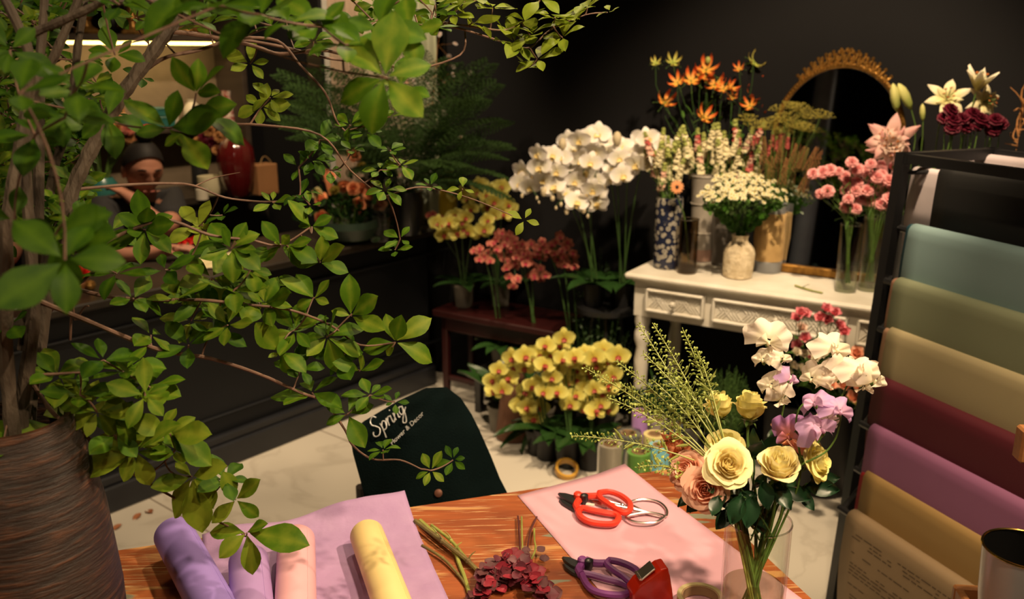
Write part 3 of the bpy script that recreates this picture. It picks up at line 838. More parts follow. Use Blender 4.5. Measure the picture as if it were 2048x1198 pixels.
roll((733, 1068), (806, 1265), .0295, mat('butter_yellow_roll_paper', (.76,.60,.27), .5, col2=(.72,.55,.23)), 'butter yellow paper roll lying on the lilac tissue', 4)
# ---- scissors, drawn from their outlines and laid on the paper
def loop(pts, z, flat=1):
    return [V((p.x, p.y, TZ+z)) for p in smoothpath([tpx(*q) for q in pts]+[tpx(*pts[0])], 4)[:-1]]
def opened(pts, z): return smoothpath([V((tpx(*q).x, tpx(*q).y, TZ+(z if not hasattr(z, '__len__') else z[i]))) for i, q in enumerate(pts)], 4)
def plate(mb, pts, z0, z1, mi=0):
    b = [V((tpx(*q).x, tpx(*q).y, TZ+z0)) for q in pts]; t_ = [V((p.x, p.y, TZ+z1)) for p in b]; n = len(b)
    c = sum(t_, V())/n; 
    t2 = [p.lerp(c, .12) for p in t_]
    mb.add(b+t2, [tuple(range(n))[::-1], tuple(range(n, 2*n))]+[(i, (i+1) % n, n+(i+1) % n, n+i) for i in range(n)], mi)
m_blade = mat('black_blade', (.015,.015,.016), .35, spec=.6); m_redp = mat('red_plastic', (.72,.045,.02), .4, spec=.5, col2=(.68,.04,.02)); m_purp = mat('purple_plastic', (.16,.035,.17), .4, spec=.5, col2=(.14,.03,.16)); m_chrome = mat('chrome', (.75,.72,.66), .3, metal=1, col2=(.7,.68,.62))
T8 = lambda L: cc(800, 920, 2.926, L)
def secateurs(name, lab, mm, lower, upper, blade, arm1, arm2, pivot, gr=None):
    c = tpx(*pivot); t = T(name, c, lab, 'scissors')
    mb = MB(); mb.tube(loop(lower, .011), .0060, 8, closed=True); mb.tube(opened(arm1, .011), [.007]*((len(arm1)-1)*4)+[.0075], 8); mb.build('handle', mm, t)
    mb = MB(); mb.tube(loop(upper, .017), .0060, 8, closed=True); mb.tube(opened(arm2, [.017]+[.014]*(len(arm2)-1)), .0068, 8); mb.build('handle', mm, t)
    mb = MB(); n = len(blade)
    plate(mb, blade, .008, .013); tip = blade[0]
    plate(mb, [(x+2, y+9) for x, y in blade], .003, .008)
    mb.build('blade', m_blade, t)
    mb = MB(); mb.lathe([(.0085, .0), (.0085, .016), (.006, .019), (.001, .0195)], 14, 0, None, V((c.x, c.y, TZ+.004)), cap1=True); mb.build('pivot', mm, t)
    mb = MB(); pv = tpx(pivot[0]+13, pivot[1]+4); mb.lathe([(.004, .0), (.0075, .010), (.0075, .022), (.004, .024)], 10, 0, None, V((pv.x, pv.y, TZ)), cap1=True); mb.build('spring', m_blade, t)
    return t
sc1 = secateurs('floral_scissors', 'red handled flower scissors with black blades on the pink paper', m_redp,
    T8([(1040,330),(1062,362),(1110,388),(1180,400),(1250,398),(1278,368),(1262,345),(1200,334),(1120,318),(1066,306)]),
    T8([(1165,232),(1215,226),(1265,238),(1312,264),(1345,300),(1340,338),(1310,350),(1270,332),(1215,296),(1170,262)]),
    T8([(922,216),(965,219),(1030,236),(1046,262),(1030,292),(985,268),(940,240)]),
    T8([(1045,262),(1030,290),(1045,318)]), T8([(1060,252),(1115,244),(1180,240)]), T8([(1040,246)])[0])
mb = MB(); q = tpx(*T8([(1112,302)])[0]); M = Matrix.Rotation(-.35, 3, 'Z'); mb.box((-.008, -.0045, 0), (.008, .0045, .0012), 0, M, (q.x, q.y, TZ+.0165)); mb.build('white_sticker', mat('sticker_paper', (.75,.68,.6), .6), sc1)
sc2 = secateurs('floral_scissors', 'purple handled flower scissors with black blades at the edge of the pink paper', m_purp,
    T8([(1062,690),(1085,745),(1125,790),(1200,815),(1290,820),(1335,805),(1350,780),(1290,745),(1200,722),(1120,700)]),
    T8([(1225,632),(1280,642),(1340,665),(1385,695),(1405,735),(1385,765),(1350,768),(1300,728),(1245,690),(1210,655)]),
    T8([(945,593),(985,596),(1050,622),(1062,650),(1040,668),(1000,650),(958,618)]),
    T8([(1060,645),(1045,668),(1062,700)]), T8([(1085,630),(1140,640),(1215,640)]), T8([(1066,634)])[0])
t = T('steel_scissors', tpx(1280, 1020), 'silver all-metal scissors with wire loop handles half under the red scissors', 'scissors')
mb = MB(); mb.tube(loop(T8([(1335,262),(1388,245),(1450,243),(1515,258),(1555,292),(1562,325),(1540,342),(1440,318)]), .006), .0026, 8, closed=True)
mb.tube(opened(T8([(1200,252),(1270,270),(1440,318)]), .006), .0032, 8); mb.build('handle', m_chrome, t)
mb = MB(); mb.tube(loop(T8([(1318,352),(1355,380),(1420,392),(1490,388),(1530,368),(1540,348),(1440,330)]), .010), .0026, 8, closed=True)
mb.tube(opened(T8([(1210,282),(1300,300),(1440,330)]), .010), .0032, 8); mb.build('handle', m_chrome, t)
mb = MB(); plate(mb, T8([(1095,238),(1200,250),(1215,285),(1150,270)]), .003, .006); mb.build('blade', m_chrome, t)
mb = MB(); q = tpx(*T8([(1300,285)])[0]); mb.lathe([(.004, 0), (.004, .006), (.002, .008)], 10, 0, None, (q.x, q.y, TZ+.006), cap1=True); mb.build('screw', m_chrome, t)
# ---- tape dispenser and tape roll
m_redc = mat('red_translucent_plastic', (.75,.035,.01), .22, spec=.6, lucent=.3, coat=.5)
q = tpx(1298, 1196); t = T('tape_dispenser', q, 'red plastic tape dispenser with a silver cutter beside the purple scissors', 'tape dispenser')
dx = (tpx(1345, 1190)-tpx(1268, 1200)); dx.z = 0; dl = dx.length; dx.normalize(); dy = V((-dx.y, dx.x, 0)); M = Matrix((dx, dy, V((0, 0, 1)))).transposed()
mb = MB(); prf = [(-.032, .0), (-.034, .020), (-.024, .034), (-.004, .046), (.012, .058), (.024, .060), (.028, .046), (.033, .020), (.036, 0)]
vs = [M @ V((x, y, z))+V((q.x, q.y, TZ+.003)) for y in (-.016, .016) for x, z in prf]; n = len(prf)
mb.add(vs, [tuple(range(n))[::-1], tuple(range(n, 2*n))]+[(i, (i+1) % n, n+(i+1) % n, n+i) for i in range(n)])
o = mb.build('body', m_redc, t, False); bv = o.modifiers.new('b', 'BEVEL'); bv.width = .003; bv.segments = 3
mb = MB(); M2 = M @ Matrix.Rotation(R(-38), 3, 'Y'); mb.bbox((-.016, -.012, 0), (.014, .012, .0035), .001, 0, M2, V((q.x, q.y, TZ))+M @ V((-.006, 0, .052))); mb.build('cutter', m_chrome, t, False)
mb = MB(); 
for k in range(8): mb.box((-.017, -.012+k*.003, .003), (-.013, -.0105+k*.003, .006), 0, M2, V((q.x, q.y, TZ))+M @ V((-.006, 0, .052)))
mb.build('cutter_teeth', m_chrome, t, False)
q = tpx(1400, 1212); t = T('tape_roll', q, 'roll of clear yellowish tape at the foot of the glass vase', 'tape roll')
m_tape = mat('clear_tape', (.80,.70,.38), .2, spec=.6, lucent=.4)
MB().lathe([(.030, 0), (.037, 0), (.037, .018), (.030, .018), (.030, 0)], 40, 0, None, V((q.x, q.y, TZ+.003)), cap0=False).build('tape', m_tape, t)
MB().lathe([(.0275, .001), (.030, .001), (.030, .017), (.0275, .017), (.0275, .001)], 32, 0, None, V((q.x, q.y, TZ+.003)), cap0=False).build('core', mat('cardboard_core', (.32,.2,.1), .8), t)
# ---- cut stems and burgundy foliage
T8s = lambda L: [tpx(a, b) for a, b in cc(800, 920, 2.926, L)]
cutm = mat('cut_stem_olive', (.30,.31,.07), .5, col2=(.20,.22,.05), scale=40); cutb = mat('cut_stem_brown', (.17,.14,.04), .6, col2=(.11,.07,.03), scale=40)
for i, (pts, r, z, m_, lab) in enumerate((
    ([(90,395),(250,520),(400,620),(520,730)], .0042, .012, cutb, 'thick brownish cut stem, foremost in the stem bundle'),
    ([(118,378),(220,470),(320,555),(345,610),(380,700),(415,830)], .0040, .006, cutm, 'olive cut stem that turns down towards the table edge'),
    ([(185,408),(300,500),(400,610),(480,680),(560,740)], .0030, .008, cutm, 'thin olive cut stem running to the burgundy foliage'),
    ([(130,515),(250,590),(340,680),(400,760)], .0026, .004, cutb, 'thin dark cut stem behind the bundle near the tissue'))):
    pp = [V((p.x, p.y, TZ+r+.001+z*(.4+.6*sin(1+j)))) for j, p in enumerate(T8s(pts))]
    t = T('flower_cutting', pp[0], lab, 'cutting', 'cuttings on the table')
    stemtube(t, smoothpath(pp, 4), r, r*.9, m_, 8)
    for j in (1, 2):
        a = pp[j]; MB().ball(a, r*1.35, 8).build('node', m_, t)
        if i != 3:
            b = a+V((.012*(-1)**j, .012, .012)); MB().tube(bez(a, a+V((0, 0, .01)), b, 4), [r*.45, r*.4, r*.35, r*.3, .0006], 5).build('twig', m_, t)
for (a, b, c_, dk) in (((690,345),(700,480),(705,590),1), ((715,350),(716,470),(718,600),0), ((800,350),(762,450),(742,590),1), ((785,420),(787,500),(790,575),0)):
    pass
cot = mat('smoke_bush_leaf', (.16,.022,.035), .5, col2=(.10,.02,.035), scale=30, lucent=.2); cot2 = mat('smoke_bush_leaf_red', (.36,.03,.05), .5, col2=(.24,.02,.04), scale=30, lucent=.25); cot3 = mat('smoke_bush_leaf_dusky', (.13,.045,.05), .55, lucent=.2)
hh = T8s([(700,780)])[0]
t = T('burgundy_foliage_branch', hh, 'burgundy branch of small round leaves lying near the purple scissors', 'foliage')
mb = MB(); lm = leafmesh(1, .95, .06, -.3, .1)
for (a, b, c_, dk) in (((690,345),(700,480),(705,590),1), ((712,350),(714,470),(718,600),0), ((800,350),(762,450),(742,590),1), ((785,420),(787,500),(790,575),0)):
    pp = [V((p.x, p.y, TZ+.008+k*.004)) for k, p in enumerate(T8s([a, b, c_, (720, 740)]))]
    stemtube(t, smoothpath(pp, 3), .0018, .0016, mat('burgundy_stem', (.09,.02,.02), .6) if dk else cutm)
for i in range(170):
    u = rnd.random(); cx_ = lerp(455, 870, u)+rnd.gauss(0, 22); cy_ = 800-95*sin(pi*min(1, u*1.08))+rnd.gauss(0, 26)
    p = T8s([(cx_, cy_)])[0]; p.z = TZ+.012+.03*rnd.random()*sin(pi*u)
    d = V((rnd.uniform(-1, 1), rnd.uniform(-1, .6), rnd.uniform(-.1, .5))).normalized()
    z = (V((0, -.5, 1))+rv(.6)).normalized(); z = (z-d*z.dot(d)).normalized(); M = Matrix((d, z.cross(d), z)).transposed()
    mb.merge(lm, M, p, .019*rnd.uniform(.8, 1.2), 0 if rnd.random() < .45 else (1 if abs(u-.62) < .25 or rnd.random() < .4 else 2))
for (x, y) in ((730, 615), (815, 625), (845, 640), (735, 590), (805, 578)):
    p = T8s([(x, y)])[0]; p.z = TZ+.016; d = V((rnd.uniform(-1, 1), .3, .1)).normalized(); z = V((0, -.3, 1)); z = (z-d*z.dot(d)).normalized()
    mb.merge(lm, Matrix((d, z.cross(d), z)).transposed(), p, .017, 2)
tag(mb.build('leaves', [cot, cot2, cot3], t), kind=None)
# ================= the rose vase =================
VB = Pz(1497, 1290, TZ); VB.z = TZ
m_glass = thin_glass('clear_glass', (.96,.97,.95)); m_water = thin_glass('vase_water', (.78,.80,.70), 1.6)
VH = .205
t = T('glass_vase', VB+V((0, 0, .002)), 'clear cylinder glass vase of cut roses at the right end of the table', 'vase')
MB().lathe([(.001, .001), (.040, .001), (.0445, .006), (.046, .02), (.0465, VH-.002), (.0458, VH), (.0440, VH-.001), (.0435, .02), (.041, .012), (.001, .012)], 40, 0, None, VB+V((0, 0, .002)), cap0=False).build('glass_wall', m_glass, t)
MB().lathe([(.001, .014), (.042, .014), (.0425, .10), (.001, .10)], 40, 0, None, VB+V((0, 0, .002)), cap0=False).build('water', m_water, t)
MB().lathe([(.0455, VH-.002), (.0472, VH-.0006), (.0468, VH+.0014), (.0450, VH+.001), (.0455, VH-.002)], 40, 0, None, VB+V((0, 0, .002)), cap0=False).build('rim', thin_glass('glass_rim', (.9,.92,.9), 3.0), t)
VC = VB+V((0, 0, VH))
def in_vase(head, hd, spread=.020, k=.6):
    """stem path from the bottom of the vase over its rim to the head"""
    off = V((head.x-VC.x, head.y-VC.y, 0)); l = off.length or 1
    rim = VC+off/l*min(.030, l*.6)+V((rnd.uniform(-.006, .006), rnd.uniform(-.006, .006), 0))
    bot = VB+V((0, 0, .02))-off/l*spread+V((rnd.uniform(-.012, .012), rnd.uniform(-.012, .012), 0))
    c1 = head-V(hd).normalized()*max(.02, (head-rim).length*.4)
    up = (rim-bot).normalized()
    a = [bot.lerp(rim, i/3) for i in range(3)]
    return a+bez3(rim, rim+up*(head-rim).length*.35, c1, head, 9)
def rose(px, py, Y, s, hd, mats, label, key='open', seed=0, leaves=0, stem_r=.0026):
    c = P(px, py, Y); size = s*m_per_px(c)/2/ (1.04 if key == 'open' else .72)
    hd = V(hd).normalized(); foot = c-hd*size*.55
    t = T('rose', VB+V((0, 0, .02)), label, 'rose', 'roses in the glass vase')
    pts = in_vase(foot-hd*size*.1, hd); stemtube(t, pts, stem_r, stem_r*.8)
    me = proto(f'{key}_rose{seed}', lambda: rosehead(seed, 1.0 if key == 'open' else .5, .04), [m_cream, m_stem])
    bloom('blossom', me, mats, t, foot, hd, size/.04, roll=seed*1.3)
    for k in range(leaves):
        q = pts[-4-k]; leafat(t, q, rv()+V((0, 0, .2)), .05, m_roseleaf, W=.62)
    return t
cam_d = lambda p, up=0, rt=0: (tocam(p)+V((rt, 0, up))).normalized()
rose(1374, 940, 1.17, 84, (-.55,-.5,.55), [m_peach, m_stem], 'peach rose, upper left of the two peach ones in the glass vase', 'open', 0)
rose(1410, 978, 1.12, 92, (-.25,-.85,.35), [m_peach, m_stem], 'peach rose, lower right of the two at the left of the vase', 'open', 1)
rose(1458, 928, 1.12, 100, (-.05,-.8,.62), [m_cream, m_stem], 'large cream yellow open rose facing front in the vase', 'open', 2, 1)
rose(1450, 886, 1.20, 78, (-.15,-.35,.95), [m_yel, m_stem], 'yellow rose peeking over the large cream rose', 'open', 3)
rose(1438, 815, 1.24, 62, (-.1,.22,1), [m_yel, m_stem], 'yellow upright rose, left one of the top pair', 'half', 5)
rose(1500, 817, 1.23, 68, (.1,.22,1), [m_yel, m_stem], 'yellow upright rose, right one of the top pair', 'half', 6)
rose(1558, 932, 1.12, 82, (-.15,-.45,.9), [m_cream, m_stem], 'cream cup-shaped rose between the vase centre and the right yellow rose', 'half', 7)
rose(1634, 922, 1.15, 92, (.6,-.45,.35), [m_yel, m_stem], 'yellow rose leaning out to the right with a drooping petal', 'open', 8)
rose(1606, 890, 1.20, 64, (.1,-.2,1), [m_peach, m_stem], 'pale peach rose half hidden above the right yellow rose', 'half', 9)
for (px, py, s, lab, hd) in ((1340, 880, 42, 'orange alstroemeria bloom, upper one behind the peach roses', (-.5,-.5,.5)), (1360, 905, 38, 'orange alstroemeria bloom, lower one behind the peach roses', (-.2,-.7,.4)), (1585, 868, 44, 'orange bloom behind the purple sweet pea', (0,-.6,.7))):
    c = P(px, py, 1.23); k = s*m_per_px(c)
    t = T('alstroemeria', VB+V((0, 0, .02)), lab, 'flower', 'orange alstroemeria in the glass vase'); hd = V(hd).normalized()
    stemtube(t, in_vase(c-hd*k*.5, hd), .0018, .0014)
    me = proto('open_lily', lambda: lilyhead(.07, 3, .75, False), [m_orange, m_stem, m_anther])
    bloom('blossom', me, [m_orange, m_stem, m_anther], t, c-hd*k*.4, hd, k/.085)
    for q in (1, 2): bloom('blossom', me, [m_orange, m_stem, m_anther], t, c-hd*k*.4+rv(.008), hd+rv(.7), k/.11)
# sweet peas: one stem carries several blossoms
def sweet(Y, path, blooms, mats, label):
    pts = [P(x, y, Y) for x, y in path]
    t = T('sweet_pea_stem', VB+V((0, 0, .02)), label, 'sweet pea', 'sweet peas in the glass vase')
    a = in_vase(pts[0], (pts[1]-pts[0]))
    stemtube(t, a+smoothpath(pts, 4)[1:], .0017, .0011, m_stem)
    for i, b in enumerate(blooms):
        x, y, s, tx, tz = b[:5]; dy = b[5] if len(b) > 5 else 0; mm = b[6] if len(b) > 6 else mats
        c = P(x, y, Y-.012+dy); sz = s*m_per_px(c)/1.75
        d = V((tx*1.5+rnd.uniform(-.35, .35), -.8, tz*1.3+rnd.uniform(-.2, .45))).normalized(); me = proto(f'sweet_pea{i % 4}', lambda: sweetpea(.03, i % 4), mats)
        bo = bloom('blossom', me, mm, t, c-V((0, 0, sz*.25)), d, sz/.03, up=V((b[7] if len(b) > 7 else .15*(-1)**i, 0, 1)))
        # pedicel to the nearest point of the stalk
        st = smoothpath(pts, 6); n_ = min(st, key=lambda q: (q-c).length); foot = c-V((0, 0, sz*.5))-d*sz*.1
        MB().tube(bez(n_, (n_+foot)/2+V((0, 0, -.004)), foot, 4), .0008, 5).build('pedicel', m_stem, t)
sw = [m_spw, m_stem]; sl = [m_spl, m_stem]; sp = [m_spp, m_stem]
sweet(1.19, [(1552,905),(1562,840),(1572,780),(1565,735),(1548,705),(1534,690)], [(1538,672,68,.0,-.1),(1528,712,50,-.5,.1),(1566,712,40,.5,0),(1545,762,62,-.4,.1),(1562,792,48,.3,-.6),(1580,752,44,.9,.1,0,sl,.8)], sw, 'white sweet pea stem arching up at the left, one lilac bloom at its side')
sweet(1.22, [(1600,900),(1625,850),(1648,800),(1660,760),(1662,730)], [(1672,690,62,.3,.2),(1690,716,58,.9,-.2,0,None or sw,.3),(1625,750,52,-.4,.1),(1650,758,46,-.1,-.5),(1680,752,42,.5,.2)], sw, 'white sweet pea stem in the middle, behind the lilac blooms')
sweet(1.17, [(1625,905),(1655,850),(1685,790),(1700,760),(1712,745)], [(1728,735,66,.2,.2),(1750,752,62,.8,-.2,0,sw,.5),(1728,766,48,.1,-.7)], sw, 'white sweet pea stem reaching furthest right, in front of the paper rack')
sweet(1.14, [(1600,910),(1592,850),(1600,815),(1622,800)], [(1630,800,50,-.3,.3,0,sl,-.5),(1578,862,62,-.4,-.2,.02,sp,-.4)], sl, 'lilac and plum sweet pea stem in the centre of the bouquet')
sweet(1.13, [(1610,925),(1650,905),(1672,875),(1680,845),(1682,832)], [(1680,815,56,.3,.2,0,sl,.2),(1642,850,68,.2,.3,0,sl,-.3),(1655,832,34,-.3,.3,0.02,sw)], sl, 'lilac sweet pea stem curling up at the right of the bouquet')
# loose greenery
def tlaspi(tip, start=(1470, 975), Yt=1.25, label='', bend=(0, -12)):
    a = P(start[0], start[1], 1.17); b = P(tip[0], tip[1], Yt); c = P((start[0]+tip[0])/2+bend[0], (start[1]+tip[1])/2+bend[1], (1.17+Yt)/2)
    t = T('pennycress_stem', VB+V((0, 0, .02)), label, 'greenery', 'pennycress sprigs in the glass vase')
    pth = bez(a, c+(c-(a+b)/2), b, 20)
    stemtube(t, in_vase(a, b-a)[:-1]+pth, .0016, .0008, mat('pennycress_stalk', (.30,.34,.08), .5), 5)
    mb = MB(); L = sum(((pth[i+1]-pth[i]).length for i in range(20)), 0); n = int(L/.0026)
    for i in range(n):
        f = .25+.75*i/n; k = f*20; j = min(int(k), 19); p = pth[j].lerp(pth[j+1], k-j); d = (pth[j+1]-pth[j]).normalized()
        az = i*2.4; o = d.orthogonal().normalized(); o = Quaternion(d, az) @ o
        w = .013*(1.25-f)*1.3 if f > .4 else .012; e = p+(o+d*.6).normalized()*w
        mb.tube([p, e], .00035, 3, 1); 
        M = frame(o+d*.3, i); mb.ball(e, .0019*(1.2-.4*f), 5, 0, (1.25, .5, 1.3), M)
    for i in range(5):
        f = .15+.12*i; k = f*20; j = int(k); p = pth[j]; d = (pth[j+1]-pth[j]).normalized(); o = Quaternion(d, i*2.2) @ d.orthogonal().normalized()
        mb.merge(leafmesh(.022, .005, .1, -.4, .3), frame(o+d, 0) @ Matrix.Rotation(-pi/2, 3, 'Y'), p, 1, 1)
    mb.build('seed_pods', [mat('pennycress_pod', (.42,.50,.12), .5, lucent=.3), mat('pennycress_stalk', (.30,.34,.08), .5)], t)
for tip, st_, Yt, nm in (((1276,648),(1420,900),1.30,'leftmost of the tall upright ones'), ((1306,648),(1430,880),1.32,'second tall one from the left'), ((1366,660),(1440,860),1.30,'tall one in the middle, almost upright'), ((1394,702),(1440,850),1.26,'shorter upright one nearest the yellow top roses'),
    ((1286,706),(1430,880),1.25,'branching one below the tall left tips'), ((1232,722),(1420,900),1.3,'one leaning left above the orchids'), ((1168,735),(1410,910),1.28,'longest one reaching far left over the yellow orchids'), ((1142,872),(1400,925),1.18,'lowest one, nearly level above the tape ring'),
    ((1304,760),(1425,900),1.22,'short bushy one in the middle'), ((1215,795),(1410,915),1.22,'one pointing left above the paper rolls'), ((1275,935),(1385,955),1.12,'short drooping one over the table edge'), ((1340,745),(1440,880),1.24,'short one under the upright tips'), ((1245, 770),(1410,905),1.26,'fine one crossing the middle of the sprigs')):
    tlaspi(tip, st_, Yt, 'green pennycress sprig, '+nm)
mb = MB()
for (px, py, L, dx, dz, Y) in ((1500,1018,62,-.2,-.9,1.10),(1530,985,55,.1,-.9,1.11),(1492,1000,50,-.8,-.5,1.12),(1590,985,55,.9,-.2,1.14),(1560,990,60,.4,-.7,1.12),(1640,975,60,.9,.1,1.16),(1450,1035,50,-.7,-.7,1.12),(1395,1005,52,-.8,-.5,1.14),(1432,1010,45,-.3,-.8,1.1),(1512,895,62,.1,.9,1.17),(1545,895,60,.3,.8,1.17),(1475,1015,60,-.4,-.6,1.1),(1610,1000,42,.5,-.7,1.15),(1650,960,50,.8,.4,1.17),(1460,985,55,-.6,-.3,1.13),(1520,1040,50,.2,-.9,1.13),(1570,960,50,.4,-.2,1.13),(1480,970,60,0,-.6,1.15), (1375,1000,40,-.9,-.2,1.16)):
    c = P(px, py, Y); l = L*m_per_px(c); d = V((dx, -.45, dz)).normalized(); z = (tocam(c)+V((0, 0, .4))+rv(.4)); z = (z-d*z.dot(d)).normalized()
    M = Matrix((d, z.cross(d), z)).transposed()
    mb.merge(leafmesh(1, .62, rnd.uniform(.1, .3), rnd.uniform(-1.1, .2), .2, wav=.03), M, c-d*l*.4, l*1.0, 0)
    for q_ in range(2):
        d2 = (d+rv(.9)).normalized(); z2 = (z+rv(.5)); z2 = (z2-d2*z2.dot(d2)).normalized()
        mb.merge(leafmesh(1, .6, rnd.uniform(.1, .3), rnd.uniform(-1.1, .2), .2, wav=.03), Matrix((d2, z2.cross(d2), z2)).transposed(), c-d*l*.4+V((rnd.uniform(-.012, .012), .01, rnd.uniform(-.012, .012))), l*rnd.uniform(.5, .85), 0)
    pt = bez(VC+V((rnd.uniform(-.02, .02), rnd.uniform(-.02, .02), -.02)), (VC+c)/2+V((0, 0, .03)), c-d*l*.4, 5); mb.tube(pt, .0012, 5, 1)
t = mb.build('rose_foliage', [m_roseleaf, m_stemd]); tag(t, 'dark green rose leaves packed between the blooms and the vase rim', 'foliage')
# the black keyring at the side: a curled tendril
# ================= vases and flowers on the console =================
ZC = .801
def cpos(px, py): return Pz(px, py, ZC)
def rad(px_w, c): return px_w/2*m_per_px(c)
def ztop(c, py, r=0):
    """height whose pixel row is py above point c"""
    _, b = ray(1024, py); return H+b*(c.y+r)
m_bw = bpy.data.materials.new('blue_white_porcelain'); m_bw.use_nodes = True
def _bw():
    nt = m_bw.node_tree; N = nt.nodes; L = nt.links; b = N['Principled BSDF']; b.inputs['Roughness'].default_value = .22
    tc = N.new('ShaderNodeTexCoord'); vo = N.new('ShaderNodeTexVoronoi'); vo.inputs['Scale'].default_value = 52
    L.new(tc.outputs['Object'], vo.inputs['Vector'])
    rp = N.new('ShaderNodeValToRGB'); e = rp.color_ramp.elements; B = (.014,.018,.042,1); W_ = (.36,.33,.26,1)
    e[0].position = 0; e[0].color = B; e[1].position = .62; e[1].color = B
    for p, c in ((.12, B), (.16, W_), (.26, W_), (.29, (.08,.10,.17,1)), (.33, W_), (.42, W_), (.50, B)):
        k = e.new(p); k.color = c
    L.new(vo.outputs['Distance'], rp.inputs['Fac']); L.new(rp.outputs[0], b.inputs['Base Color'])
    m_ = N.new('ShaderNodeMapping')
_bw()
def vessel(name, label, px, pyb, pyt, wpx, prof, m, parts=None, n=32, wob=None, group=None, cat='vase'):
    """prof: (radius factor, height factor) pairs"""
    c = cpos(px, pyb); r = rad(wpx, c); zt = ztop(c, pyt, r*.3); h = zt-ZC
    t = T(name, c, label, cat, group)
    MB().lathe([(r*a, h*b) for a, b in prof], n, 0, None, c, wob=wob).build('body', m, t)
    return t, c, r, h
shell = lambda a0, a1: [(a0*.96, 0), (a0, .012), (a1, .985), (a1*.985, 1), (a1*.94, .985), (a0*.93, .03), (.01, .03)]
vases = {}
# blue and white cylinder
t, c, r, h = vessel('patterned_vase', 'blue and white floral porcelain cylinder vase at the left end of the console', 1333, 534, 392, 54, [(.93, 0), (.97, .01), (1, .05), (1, .9), (.96, .97), (.95, 1), (.9, .99), (.93, .9), (.93, .04), (.01, .04)], m_bw)
vases['bw'] = (c, r, h)
# galvanised tall bucket with a kraft band
m_zinc = mat('weathered_zinc', (.40,.36,.31), .55, metal=.25, col2=(.30,.27,.23), scale=18, contrast=.5)
m_pinkclay = mat('faded_pink_band', (.36,.22,.17), .7)
t, c, r, h = vessel('tall_bucket', 'tall tapered grey metal flower bucket behind the smoked glass vase', 1402, 520, 345, 52, [(.80, 0), (.84, .01), (.92, .5), (1.05, .985), (1.09, 1), (1.02, .99), (.8, .03), (.01, .03)], m_zinc, cat='bucket')
MB().lathe([(r*.82, h*.005), (r*.845, h*.01), (r*.885, h*.33), (r*.87, h*.335)], 32, 0, None, c, cap0=False).build('lower_band', m_pinkclay, t)
mb = MB()
for k in (.33, .66, .97): mb.tube([c+V((r*(.85+.23*k)*cos(a), r*(.85+.23*k)*sin(a), h*k)) for a in [2*pi*i/28 for i in range(28)]], .0025, 6, closed=True)
mb.build('hoops', m_zinc, t); vases['tall'] = (c, r*1.05, h)
# ribbed grey tin
t, c, r, h = vessel('ribbed_bucket', 'grey ribbed tin bucket standing behind the stone vase', 1447, 528, 420, 52, [(.9, 0)]+[(.92+.05*(i % 2)+.001*i, .02+.96*i/44) for i in range(45)]+[(.97, 1), (.9, .99), (.86, .04), (.01, .04)], mat('grey_tin', (.22,.20,.18), .5, metal=.4), cat='bucket')
vases['rib'] = (c, r, h)
# kraft paper wrapped buckets
m_kraft = mat('kraft_wrap', (.60,.40,.17), .7, col2=(.44,.28,.11), scale=14, bump=.5, bscale=30)
for px, pb, pt, w, lab in ((1534, 541, 405, 58, 'bucket wrapped in crumpled kraft paper beside the stone vase'), (1575, 528, 398, 40, 'narrow kraft-wrapped bucket between the wide one and the mirror')):
    t, c, r, h = vessel('wrapped_bucket', lab, px, pb, pt, w, [(.94, 0), (.97, .01), (.98, .16), (.93, .17)], mat('pale_grey_tin', (.30,.31,.33), .45, metal=.3), cat='bucket')
    rr_ = random.Random(px)
    MB().lathe([(r*.98, h*.17), (r*1.0, h*.3), (r*1.03, h*.5), (r*.99, h*.7), (r*1.0, h*.86), (r*.97, h*.87)], 40, 0, None, c, cap0=False, wob=lambda a, z: .025*sin(5*a+z*40)+.018*sin(9*a-z*60)).build('paper_wrap', m_kraft, t)
    MB().lathe([(r*.95, h*.86), (r*.96, h*.99), (r*.98, h), (r*.93, h*.99), (r*.9, h*.5), (.01, h*.5)], 32, 0, None, c, cap0=False).build('rim', MATS['pale_grey_tin'], t)
    vases['k%d' % px] = (c, r, h)
# stone bottle vase
m_stone = mat('pitted_stone', (.72,.62,.44), .85, col2=(.46,.36,.22), scale=45, bump=.6, bscale=60, contrast=.5)
t, c, r, h = vessel('stone_vase', 'rough cream stone bottle vase full of small white daisies', 1475, 553, 467, 62, [(.86, 0), (.93, .02), (.97, .2), (1, .55), (.9, .68), (.62, .80), (.50, .85), (.48, .93), (.56, 1), (.5, .99), (.42, .9), (.01, .8)], m_stone, wob=lambda a, z: .03*sin(3*a+z*20)+.015*sin(7*a))
vases['stone'] = (c, r*.45, h)
# smoked cylinder
m_smoke = thin_glass('smoked_glass', (.66,.60,.50))
t, c, r, h = vessel('smoked_glass_vase', 'smoky brown glass cylinder with one orange gerbera, front left on the console', 1373, 545, 437, 38, [(.01, .0), (.95, .0), (1, .02), (1, 1), (.96, 1), (.95, .03), (.01, .03)], m_smoke)
MB().tube([c+V((r*cos(a), r*sin(a), h)) for a in [2*pi*i/30 for i in range(30)]], .0016, 6, closed=True).build('rim', mat('dark_glass_edge', (.05,.04,.03), .15), t)
vases['smoke'] = (c, r, h)
